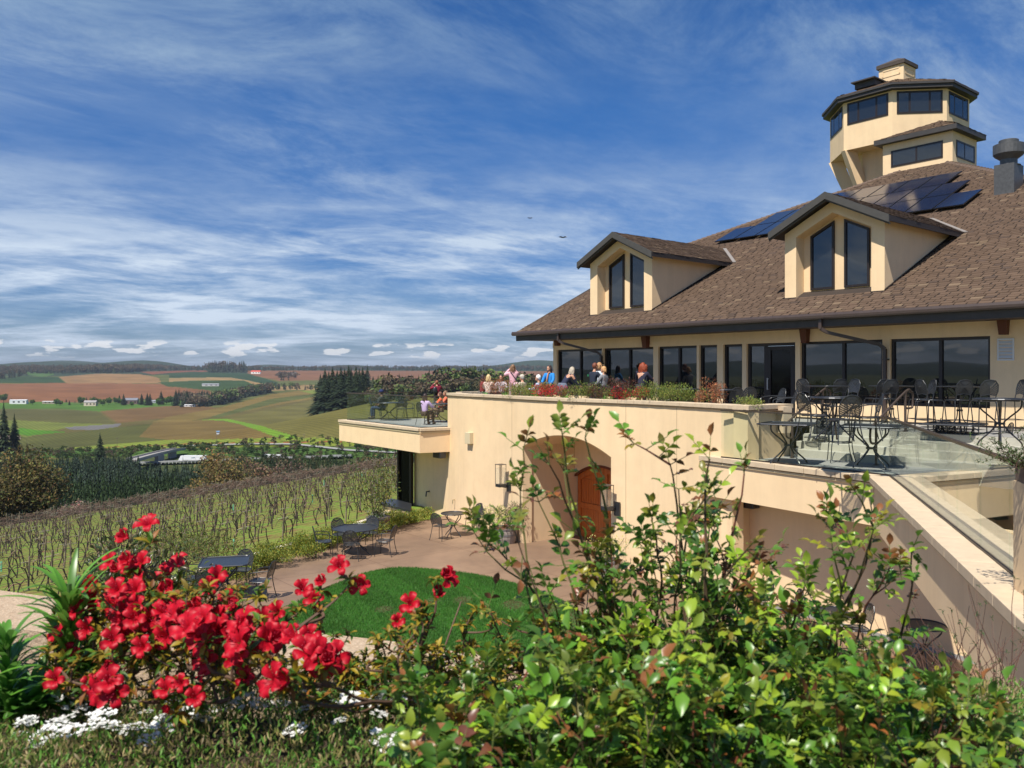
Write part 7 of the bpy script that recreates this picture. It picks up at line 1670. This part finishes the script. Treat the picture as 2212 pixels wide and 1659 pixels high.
spots = [(60, 1600), (75, 1585), (95, 1605), (40, 1590), (110, 1590), (85, 1620), (130, 1575), (235, 1560), (245, 1575), (160, 1548), (335, 1560), (350, 1580), (370, 1600), (365, 1570), (390, 1555), (400, 1545), (415, 1560), (430, 1540), (320, 1590), (300, 1580), (485, 1510), (500, 1520), (520, 1505), (540, 1500), (620, 1560), (590, 1545), (660, 1590), (755, 1520), (770, 1535), (790, 1545), (800, 1530), (820, 1540), (840, 1535), (820, 1555), (700, 1530), (720, 1545), (820, 1600), (840, 1605), (870, 1610), (690, 1500), (640, 1500), (950, 1600), (1070, 1640), (450, 1580), (210, 1590), (265, 1600), (180, 1610), (155, 1525)]
for i, (px, py) in enumerate(spots):
    p = gp(px+rs.uniform(-22, 22), max(py+rs.uniform(-10, 34), 1506+rs.uniform(0, 50)), -.885); pr = cps[i % 4]; o = pr if i < 4 else dup(pr, p); o.location = p; o.rotation_euler = (-.25, 0, i*1.3); o.scale = (.45+.5*((i*7) % 5)/5,)*3; o['label'] = 'white candytuft flower head in the ground cover of the bed'; o['group'] = 'white candytuft flowers'
# ---------- shrubs further away: hedge, planter, barrels, magnolia
def bush(name, label, loc, rx, ry, h, n, leaf, tones, seed, matx=None, cat='shrub', twig=True, lobes=9, group=None):
    rg_ = np.random.default_rng(seed); t = thing(name, label, cat, loc, 0, group); c_ = rg_.normal(size=(lobes, 3))*np.array([rx*.5, ry*.5, h*.2]); c_[:, 2] = h*(.3+.4*rg_.random(lobes)); kx = rg_.integers(0, lobes, n); d = rg_.normal(size=(n, 3)); d /= np.linalg.norm(d, axis=1)[:, None]
    P_ = c_[kx]+d*(rg_.random(n)**.4)[:, None]*np.array([rx*.5, ry*.5, h*.36]); P_[:, 2] = np.maximum(P_[:, 2], .01); D_ = d+rg_.normal(size=(n, 3))*.6+np.array([0, 0, .5]); U_ = rg_.normal(size=(n, 3))*.5+np.array([0, 0, 1.])
    V, Fq = leafcards(P_, D_, U_, leaf*(.6+.8*rg_.random(n)), leaf*.45*(.6+.8*rg_.random(n))); cc = np.array(tones)[rg_.integers(0, len(tones), n)]*(.65+.7*rg_.random(n))[:, None]; npmesh('leaves', V, Fq, matx or LEAFM, t, cols=np.repeat(cc, 6, axis=0))
    if twig:
        q = MB(); r_ = random.Random(seed)
        for i in range(lobes*2): e_ = c_[i % lobes]; q.tube([(r_.uniform(-.3, .3)*rx, r_.uniform(-.3, .3)*ry, 0), (e_[0]*.6, e_[1]*.6, e_[2]*.5), (e_[0]+r_.uniform(-.2, .2)*rx, e_[1], e_[2]+h*.3)], [.008, .006, .003], 4)
        q.build('stems', BARK, t, world=False)
    return t
HG = ((.22, .24, .03), (.15, .20, .025), (.08, .14, .02), (.27, .24, .03))
HP = [Vector((-9.1, 19.6, 0)), Vector((-8.5, 21.35, 0)), Vector((-7.35, 24.3, 0)), Vector((-5.7, 28.0, 0)), Vector((-4.6, 30.2, 0)), Vector((-3.6, 32.0, 0))]
def along(path, s):
    for a, b in zip(path[:-1], path[1:]):
        l = (b-a).length
        if s <= l: return a.lerp(b, s/l)
        s -= l
    return path[-1]
hl = sum((b-a).length for a, b in zip(HP[:-1], HP[1:])); k = 0; s = .3
while s < hl:
    p = along(HP, s); bush('box_hedge_shrub', 'low clipped yellow-green shrub of the hedge along the patio kerb', (p.x, p.y, PATIO), .66, .60, .50, 2200, .06, HG, 100+k, group='hedge shrubs along the kerb', twig=False, lobes=8); s += .72; k += 1
bush('ground_shrub', 'sprawling olive shrub outside the kerb beside the end posts', tuple(Vector((-11.2, 33., tz(-11.2, 33.)+.2))), 2.6, 2.2, 1.1, 2500, .09, ((.12, .11, .03), (.08, .10, .02), (.15, .09, .04)), 140)
bush('ground_shrub', 'second low olive shrub outside the kerb', (-10.2, 26.5, tz(-10.2, 26.5)+.2), 2.0, 2.0, 1.2, 2000, .08, ((.12, .11, .03), (.08, .12, .02)), 141)
# magnolia seen behind the azalea
mg = (W(246, 0, 17.5).x, 17.5, -6.1); tt = bush('magnolia_shrub', 'dark glossy-leaved magnolia rising behind the red azalea at the kerb', mg, 1.5, 1.4, 2.85, 2200, .14, ((.035, .06, .016), (.05, .07, .02), (.09, .07, .03)), 150, LEAFG, lobes=12)
# barrel plants
tr_ = bush('citrus_tree', 'small glossy leaved tree growing in the brown barrel', (BA.x, BA.y, PATIO+.5), .75, .75, 2.35, 1500, .085, ((.09, .12, .02), (.16, .15, .02), (.05, .09, .02)), 151, LEAFG, 'tree', lobes=14)
bush('bedding_flowers', 'white and green bedding plants filling the brown barrel', (BA.x, BA.y, PATIO+.48), .42, .42, .30, 500, .05, ((.07, .13, .03), (.5, .5, .5), (.05, .1, .02)), 152, twig=False)
bush('box_ball', 'dark green leafy shrub in the grey barrel by the arch', (BB.x+.15, BB.y, PATIO+.45), .42, .42, .95, 1500, .05, ((.035, .075, .014), (.05, .10, .02), (.12, .05, .02)), 153, LEAFG)
bush('yellow_spurge', 'pale yellow flowering spurge leaning left in the grey barrel', (BB.x-.33, BB.y-.05, PATIO+.48), .38, .34, .85, 1100, .05, ((.55, .52, .16), (.60, .58, .2), (.09, .14, .04)), 154, cat='flower')
bush('bedding_flowers', 'mixed small red and white flowers in the grey barrel', (BB.x, BB.y-.2, PATIO+.45), .34, .2, .32, 300, .05, ((.07, .13, .03), (.6, .6, .6), (.35, .02, .02), (.05, .12, .02)), 155, twig=False, cat='flower')
bush('yellow_spurge', 'pale yellow flowers in the barrel right of the arch', (BC.x, BC.y, PATIO+.48), .5, .4, .7, 900, .05, ((.45, .42, .1), (.5, .5, .18), (.07, .12, .03)), 156, cat='flower')
# planter on top of the terrace wall
NAN = ((.34, .10, .05), (.40, .16, .06), (.2, .12, .05)); GRS = ((.17, .22, .03), (.23, .23, .05), (.10, .17, .03)); LIM = ((.08, .20, .02), (.12, .26, .03)); RED = ((.62, .01, .03), (.5, .01, .03)); BUR = ((.10, .02, .02), (.14, .05, .03), (.06, .05, .02))
def wallpt(px, back=.6): p = rayhit(LW, px); d = inn*back; return (p.x+d.x, p.y+d.y, ZC-.13)
PLN = [(1010, .5, .18, NAN and ((.5, .48, .42), (.3, .28, .2)), 'white_flower_patch', 'pale low flowers at the left end of the planter'), (1058, 1.1, .75, NAN, 'nandina_shrub', 'orange-red nandina at the left of the planter'), (1095, 1.3, .62, GRS, 'planter_shrub', 'green shrub right of the orange nandina in the planter'), (1125, 1., .60, GRS, 'planter_shrub', 'olive shrub left of the first red azalea in the planter'), (1152, 1.0, .55, RED, 'planter_azalea', 'bright red azalea before the white haired guest'), (1183, .8, .5, ((.18, .14, .03), (.1, .1, .02)), 'planter_shrub', 'yellowish leggy shrub in front of the blue jacket'), (1232, .9, .62, GRS, 'planter_shrub', 'green shrub right of the bending guest'), (1262, .5, .6, BUR, 'planter_shrub', 'thin bare burgundy shrub in the planter'), (1290, .8, .4, GRS, 'planter_shrub', 'low green shrub before the man in the dark jacket'), (1312, .8, .75, BUR, 'planter_shrub', 'burgundy shrub left of the second red azalea'), (1334, .8, .48, RED, 'planter_azalea', 'second bright red azalea before the seated child'), (1372, 1.2, .68, GRS, 'planter_shrub', 'long green shrub left of the red haired guest'), (1405, 1.2, .66, GRS, 'planter_shrub', 'long green shrub before the red haired guest'), (1430, .8, .6, GRS, 'planter_shrub', 'green shrub at the right end of the long row'), (1478, .35, .42, NAN, 'nandina_shrub', 'small thin red nandina in the planter'), (1510, .45, .78, NAN, 'nandina_shrub', 'taller red nandina near the right end of the planter'), (1590, .5, .36, GRS, 'planter_shrub', 'small green shrub in the right end of the planter'), (1625, .55, .34, GRS, 'planter_shrub', 'low spreading shrub at the far right end of the planter')]
for i, (px, w_, h_, tn, nm, lb) in enumerate(PLN):
    bush(nm, lb, wallpt(min(px, 1598), .55), w_*.62, .5, h_*1.05, int(1000*w_*h_*2)+150, .045, tn, 200+i, lobes=7)
for i, px in enumerate((1072, 1137, 1166, 1203, 1285, 1300, 1030)):
    p = Vector(wallpt(px, .4)); strap('bright green daylily tuft along the front of the planter', p, 46, .30, .006, (.11, .30, .03), .75, 300+i, 'daylily_tuft')['group'] = 'daylily tufts in the planter'
# ================================================================ PEOPLE
def V3(*a): return Vector(a)
def pose(kind, lean=0., arms='down', turn=0.):
    J = {}
    if kind == 'sit': pz = .52
    else: pz = .93
    J['pelvis'] = V3(0, 0, pz); ln = lean
    def up(d, x=0., y=0.): return J['pelvis']+V3(x, d*math.sin(ln)+y*math.cos(ln), d*math.cos(ln)-y*math.sin(ln))
    J['waist'] = up(.16); J['chest'] = up(.36); J['neck'] = up(.50); J['head'] = up(.60)+V3(0, .02-.05*(ln > .5), 0)
    for s, n in ((-1, 'L'), (1, 'R')):
        J['sh'+n] = up(.44, s*.17); J['hip'+n] = J['pelvis']+V3(s*.09, 0, -.03)
        if kind == 'sit': J['kn'+n] = V3(s*.12, .42, .50); J['an'+n] = V3(s*.13, .42, .09); J['toe'+n] = V3(s*.14, .56, .04)
        else: J['kn'+n] = V3(s*.10, .03, .49); J['an'+n] = V3(s*.11, -.01, .08); J['toe'+n] = V3(s*.13, .13, .03)
        sh = J['sh'+n]
        if arms == 'down': J['el'+n] = sh+V3(s*.06, .0, -.27); J['wr'+n] = sh+V3(s*.08, .08, -.50)
        elif arms == 'lap': J['el'+n] = sh+V3(s*.08, .08, -.25); J['wr'+n] = V3(s*.06, sh.y+.28, sh.z-.38)
        elif arms == 'table': J['el'+n] = sh+V3(s*.10, .14, -.22); J['wr'+n] = sh+V3(s*.02, .36, -.20)
        elif arms == 'face': J['el'+n] = sh+V3(s*.14, .18, -.10); J['wr'+n] = J['head']+V3(s*.07, .17, .02)
        elif arms == 'reach': J['el'+n] = sh+V3(s*.05, .12, -.24); J['wr'+n] = sh+V3(s*.03, .30, -.38)
        J['ha'+n] = J['wr'+n]+(J['wr'+n]-J['el'+n]).normalized()*.08
    return J
def skin(pts, edges, rad_, name, root=0, sub=2):
    me = bpy.data.meshes.new(name); me.from_pydata([tuple(p) for p in pts], edges, []); o = bpy.data.objects.new(name, me); COL.objects.link(o)
    m = o.modifiers.new('s', 'SKIN'); m.use_smooth_shade = True; m.branch_smoothing = .6
    for i, v in enumerate(me.skin_vertices[0].data): r = rad_[i]; v.radius = r if hasattr(r, '__len__') else (r, r); v.use_root = (i == root)
    o.modifiers.new('u', 'SUBSURF').levels = sub; o.modifiers['u'].render_levels = sub
    dg = bpy.context.evaluated_depsgraph_get(); dg.update(); m2 = bpy.data.meshes.new_from_object(o.evaluated_get(dg)); bpy.data.objects.remove(o); m2.name = name; return m2
SKN = mat('skin', (.52, .27, .17), .55, var=.06, vs=8); SKD = mat('skin_dark', (.20, .10, .06), .55)
def meshobj(me, name, m, parent):
    me.materials.clear(); me.materials.append(m); me.polygons.foreach_set('use_smooth', [True]*len(me.polygons)); return link(name, me, parent)
def cloth(name, c): return mat('cloth_'+name, c, .85, var=.14, vs=9, bump=.25, bs=40)
def person(label, loc, rz, kind='stand', lean=0., arms='down', top=(.3, .3, .3), bottom=(.05, .06, .1), hair=(.05, .03, .02), hairlen=.12, curly=0., skinm=None, sleeves=True, skirt=False, hat=None, scale=1., extra=None, headturn=0., shoe=(.03, .03, .03)):
    J = pose(kind, lean, arms); t = thing('person', label, 'person', loc, rz); t.scale = (scale,)*3; sk = skinm or SKN
    names = ['pelvis', 'waist', 'chest', 'neck', 'head', 'shL', 'elL', 'wrL', 'haL', 'shR', 'elR', 'wrR', 'haR', 'hipL', 'knL', 'anL', 'toeL', 'hipR', 'knR', 'anR', 'toeR']; ix = {n: i for i, n in enumerate(names)}
    E = [('pelvis', 'waist'), ('waist', 'chest'), ('chest', 'neck'), ('neck', 'head'), ('chest', 'shL'), ('shL', 'elL'), ('elL', 'wrL'), ('wrL', 'haL'), ('chest', 'shR'), ('shR', 'elR'), ('elR', 'wrR'), ('wrR', 'haR'), ('pelvis', 'hipL'), ('hipL', 'knL'), ('knL', 'anL'), ('anL', 'toeL'), ('pelvis', 'hipR'), ('hipR', 'knR'), ('knR', 'anR'), ('anR', 'toeR')]
    Rd = dict(pelvis=(.13, .10), waist=(.115, .085), chest=(.14, .10), neck=.05, head=.055, shL=.055, elL=.040, wrL=.027, haL=.024, hipL=.085, knL=.055, anL=.035, toeL=.032)
    Rd.update({k[:-1]+'R': v for k, v in list(Rd.items()) if k.endswith('L')})
    body = skin([J[n] for n in names], [(ix[a], ix[b]) for a, b in E], [Rd[n] for n in names], 'body')
    b = MB(); b.add([v.co.copy() for v in body.vertices], [tuple(p.vertices) for p in body.polygons])
    hd = J['head']+V3(0, .01, .06); HM = Matrix.Rotation(headturn, 3, 'Z') @ Matrix.Rotation(-lean*.5, 3, 'X'); h = lambda x, y, z: hd+HM @ V3(x, y, z)
    b.ball(hd, .078, .095, .115, 14, 10, HM); b.ball(h(0, .055, -.06), .05, .05, .055, 10, 7, HM)
    b.hexa([h(-.012, .085, -.03), h(.012, .085, -.03), h(.008, .115, -.028), h(-.008, .115, -.028)], [h(-.006, .085, .02), h(.006, .085, .02), h(.003, .095, .018), h(-.003, .095, .018)])
    for s in (-1, 1): b.ball(h(s*.078, -.005, -.005), .012, .02, .03, 6, 5, HM)
    for n, s in (('L', -1), ('R', 1)):
        w = J['wr'+n]; d = (J['ha'+n]-w).normalized(); sd = d.orthogonal().normalized(); base_ = J['ha'+n]; dn = d.cross(sd)
        for k in range(4): o_ = sd*(k-1.5)*.018; l_ = (.062, .072, .068, .052)[k]; b.tube([base_+o_-d*.01, base_+o_+d*l_*.55+dn*.006, base_+o_+d*l_+dn*.02], [.0085, .008, .006], 5)
        b.tube([w+d*.03+sd*.02, w+d*.055+sd*.045, w+d*.08+sd*.05], [.011, .009, .007], 5)
    b.build('body', sk, t, smooth=True, world=False); bpy.data.meshes.remove(body)
    f = MB()
    for s in (-1, 1): f.ball(h(s*.03, .088, .012), .012, .006, .006, 6, 4, HM)
    f.build('eyes', mat('eye', (.03, .02, .02), .3), t, world=False); f = MB(); f.ball(h(0, .100, -.062), .022, .006, .006, 8, 4, HM); f.build('mouth', mat('lips', (.4, .10, .09), .5), t, world=False)
    # clothes
    tn = ['pelvis', 'waist', 'chest', 'neckb', 'shL', 'elL', 'wrL', 'shR', 'elR', 'wrR']; PT = dict(J); PT['neckb'] = J['chest'].lerp(J['neck'], .85); PT['pelvis'] = J['pelvis']+V3(0, 0, -.05)
    for n in 'LR': PT['wr'+n] = J['el'+n].lerp(J['wr'+n], .92 if sleeves else .05)
    ix2 = {n: i for i, n in enumerate(tn)}; E2 = [('pelvis', 'waist'), ('waist', 'chest'), ('chest', 'neckb'), ('chest', 'shL'), ('shL', 'elL'), ('elL', 'wrL'), ('chest', 'shR'), ('shR', 'elR'), ('elR', 'wrR')]
    R2 = dict(pelvis=(.165, .135), waist=(.15, .12), chest=(.178, .14), neckb=.08, shL=.085, elL=.06, wrL=.045, shR=.085, elR=.06, wrR=.045)
    meshobj(skin([PT[n] for n in tn], [(ix2[a], ix2[b_]) for a, b_ in E2], [R2[n] for n in tn], 'top'), 'jacket' if sleeves else 'shirt', cloth('%.2f%.2f%.2f' % top, top), t)
    if skirt:
        q = MB(); q.lathe([(.15, pz_ := J['pelvis'].z+.06), (.19, J['pelvis'].z-.1), (.25, J['pelvis'].z-.38), (.0, J['pelvis'].z-.38)], 16); q.build('skirt', cloth('%.2f%.2f%.2f' % bottom, bottom), t, world=False, smooth=True)
    else:
        ln_ = ['pelvis', 'hipL', 'knL', 'anL', 'hipR', 'knR', 'anR']; E3 = [(0, 1), (1, 2), (2, 3), (0, 4), (4, 5), (5, 6)]
        meshobj(skin([J[n] for n in ln_], E3, [(.14, .115), .098, .07, .055, .098, .07, .055], 'trousers'), 'trousers', cloth('%.2f%.2f%.2f' % bottom, bottom), t)
    for n in 'LR':
        q = MB(); a_ = J['an'+n]; q.ball(a_+V3(0, .06, -.035), .045, .13, .045, 8, 6); q.build('shoe', cloth('shoe', shoe), t, world=False, smooth=True)
    # hair: cap plus locks
    q = MB(); q.ball(h(0, -.016, .022), .088, .10, .112, 12, 9, HM); rp = random.Random(len(label)); hm = mat('hair_%.2f%.2f' % hair[:2], hair, .6, var=.3, vs=25, stretch=(3, 3, .6))
    q.v = [tuple(Vector(v)) for v in q.v]
    if hairlen > .05:
        for k in range(26 if not curly else 60):
            a = PI+rp.uniform(-1.75, 1.75); p = h(.078*math.sin(a), .085*math.cos(a), rp.uniform(-.02, .07)); ln2 = hairlen*rp.uniform(.7, 1.1); pts = [p]; 
            for j in range(1, 6): pts.append(p+V3(rp.uniform(-1, 1)*(.01+curly*.03)+.02*math.sin(a)*j*.3, -.006*j+rp.uniform(-1, 1)*(.004+curly*.02), -ln2*j/5))
            q.tube(pts, [.018+.012*curly]*4+[.014, .006], 5)
    q.build('hair', hm, t, world=False, smooth=True)
    if hat:
        q = MB(); q.ball(h(0, -.005, .045), .098, .112, .095, 12, 8, HM); q.hexa([h(-.06, .08, .045), h(.06, .08, .045), h(.045, .18, .035), h(-.045, .18, .035)], [h(-.06, .08, .055), h(.06, .08, .055), h(.045, .18, .043), h(-.045, .18, .043)]); q.build('cap', cloth('cap%.2f' % hat[2], hat), t, world=False, smooth=True)
    if extra == 'bag':
        q = MB(); c = J['chest']+V3(-.14, -.17, -.10); q.ball(c, .12, .07, .20, 12, 8); tag(q.build('backpack', IRON, t, world=False, smooth=True)); 
    if extra == 'strap':
        q = MB(); q.bar(J['shL']+V3(.04, -.085, .05), J['waist']+V3(.15, -.12, -.06), .035, .012, up=Vector((0, 1, 0))); q.build('bag_strap', IRON, t, world=False)
    if extra == 'camera' or arms == 'face':
        q = MB(); q.bar(h(-.06, .17, .01), h(.06, .17, .01), .04, .07); q.build('hand_camera', IRON, t, world=False)
    if extra == 'scarf':
        q = MB(); q.tube(smooth([J['neck']+V3(-.06, .06, .0), J['neck']+V3(0, .09, -.03), J['chest']+V3(.03, .14, -.1), J['waist']+V3(.05, .13, -.02)], 4), .03, 7); q.build('scarf', cloth('scarf', (.45, .22, .12)), t, world=False, smooth=True)
    if extra == 'badge':
        q = MB(); q.box(-.245, -.235, -.03, .03, J['shL'].z-.12, J['shL'].z-.05); q.build('shoulder_badge', cloth('badge', (.05, .35, .15)), t, world=False)
    return t
def ppx(px, headtop_py, H, z): Y = (z+H)*F/(HY-headtop_py) if False else None
def up_at(px, Y): return Vector(((px-CX)/F*Y, Y, DECK))
BLK = (.03, .03, .04); NAVY = (.015, .02, .05)
person('woman in a pink jacket photographing the view, black strap across her back', up_at(1108, 33.6), .25, arms='face', top=(.75, .42, .48), bottom=(.6, .4, .45), hair=(.20, .11, .06), hairlen=.26, extra='strap', scale=1.0)
person('woman in a bright blue jacket with a scarf and dark hair, facing the camera', up_at(1187, 31.0), PI-.5, arms='reach', top=(.02, .22, .60), bottom=BLK, hair=(.035, .02, .018), hairlen=.22, extra='scarf', scale=.97, headturn=-.4)
person('grey blonde woman bending over a table in a navy top and grey skirt', up_at(1215, 29.8), -1.15, lean=.75, arms='reach', top=NAVY, bottom=(.12, .14, .19), hair=(.42, .36, .28), hairlen=.24, curly=.6, skirt=True, scale=1.02)
person('man with auburn hair in a dark navy jacket with a green shoulder badge', up_at(1281, 28.3), -.9, lean=.12, arms='reach', top=(.012, .018, .035), bottom=BLK, hair=(.16, .045, .02), hairlen=.0, extra='badge', scale=1.0)
person('woman with light brown curly hair in a pale top behind the man in navy', up_at(1294, 30.0), -1.0, arms='down', top=(.55, .62, .68), bottom=BLK, hair=(.40, .22, .10), hairlen=.12, curly=.9, scale=1.02)
person('short-haired blonde woman in a grey checked jacket', up_at(1305, 28.2), .9, arms='reach', top=(.22, .22, .23), bottom=BLK, hair=(.55, .30, .12), hairlen=.10, scale=.93, headturn=.6)
person('guest with long curly red hair and dark jacket leaning on a table', up_at(1385, 27.0), -.6, lean=.2, arms='table', top=(.015, .015, .035), bottom=BLK, hair=(.24, .04, .01), hairlen=.34, curly=1., scale=1.0)
person('child in a dark cap and red-trimmed dark shirt sitting behind the planter', up_at(1335, 27.2), .2, 'sit', arms='lap', top=(.025, .03, .05), bottom=BLK, hair=(.03, .02, .02), hairlen=.0, hat=(.02, .03, .045), scale=.92)
person('white-haired guest in a pale blue shirt seated behind the red planter azalea', up_at(1164, 31.0), 1.3, 'sit', arms='table', top=(.48, .58, .78), bottom=BLK, hair=(.75, .74, .72), hairlen=.04)
person('woman with blonde hair seated at the far left table, seen from behind', up_at(1055, 34.0), -.4, 'sit', arms='table', top=(.62, .48, .40), bottom=BLK, hair=(.62, .45, .22), hairlen=.2)
person('dark haired woman in dark red seated left of the blonde guest', up_at(1042, 34.8), -1.3, 'sit', arms='table', top=(.22, .03, .03), bottom=BLK, hair=(.03, .015, .015), hairlen=.16)
person('dark haired woman in a pale scarf seated facing the camera', up_at(1083, 34.6), PI-.3, 'sit', arms='table', top=(.55, .52, .56), bottom=BLK, hair=(.03, .018, .015), hairlen=.26)
person('older guest in a cream jacket and cap seated right of the woman in pink', up_at(1129, 33.2), .9, 'sit', arms='table', top=(.60, .52, .40), bottom=BLK, hair=(.5, .48, .45), hairlen=.03, hat=(.5, .45, .38))
def bal_at(px, Y): return Vector(((px-CX)/F*Y, Y, ZF))
person('man in a navy cap, dark shirt and jeans sitting sideways on the balcony', bp(820, 905)+Vector((.1, 0, 0)), 1.35, 'sit', arms='lap', top=(.03, .035, .04), bottom=(.015, .035, .10), skinm=SKD, sleeves=False, hair=(.02, .015, .012), hairlen=0., hat=(.015, .025, .09), scale=1.06)
person('dark haired woman in lilac seated back to the camera on the balcony', bp(918, 918), -.5, 'sit', arms='table', top=(.52, .36, .60), bottom=(.05, .03, .02), hair=(.045, .02, .018), hairlen=.24, scale=1.0)
person('woman in an orange top seated at the right balcony table', bp(952, 908), 1.5, 'sit', arms='table', top=(.85, .12, .04), bottom=(.15, .09, .06), sleeves=False, hair=(.12, .05, .03), hairlen=.14)
person('second orange-clad guest with brown hair behind the right balcony table', bp(962, 903)+Vector((0, .3, 0)), 1.7, 'sit', arms='table', top=(.80, .15, .08), bottom=(.10, .07, .05), hair=(.20, .11, .06), hairlen=.1)
person('standing man in a burgundy shirt with a black backpack photographing from the balcony', bp(944, 893), .35, arms='face', top=(.20, .01, .03), bottom=BLK, hair=(.22, .07, .03), hairlen=.0, extra='bag', scale=1.03)
# a couple of small birds gliding in the sky
for i, (px, py, Y, w) in enumerate(((2005, 848, 160, 1.2), (1890, 780, 260, .9), (1868, 478, 200, 1.),)):
    px = px*.6064*3648/2212/1.0 if False else px
for i, (px, py, Y, lb) in enumerate(((1216, 514, 95, 'small dark bird gliding left of the first dormer'), (1145, 472, 150, 'tiny dark bird high above the first bird'))):
    p = at(px, py, Y); q = MB(); q.hexa([p+V3(-.5, 0, .10), p+V3(-.25, 0, .2), p+V3(0, -.1, .04), p+V3(0, .1, 0)], [p+V3(-.5, .01, .12), p+V3(-.25, .1, .22), p+V3(0, -.1, .10), p+V3(0, .1, .10)])
    q.hexa([p+V3(.5, 0, .10), p+V3(.25, 0, .2), p+V3(0, -.1, .04), p+V3(0, .1, 0)], [p+V3(.5, .01, .12), p+V3(.25, .1, .22), p+V3(0, -.1, .10), p+V3(0, .1, .10)]); q.ball(p+V3(0, 0, .06), .06, .2, .06, 6, 5)
    tag(q.build('bird', IRON), lb, 'bird')
print('objects', len(bpy.data.objects))
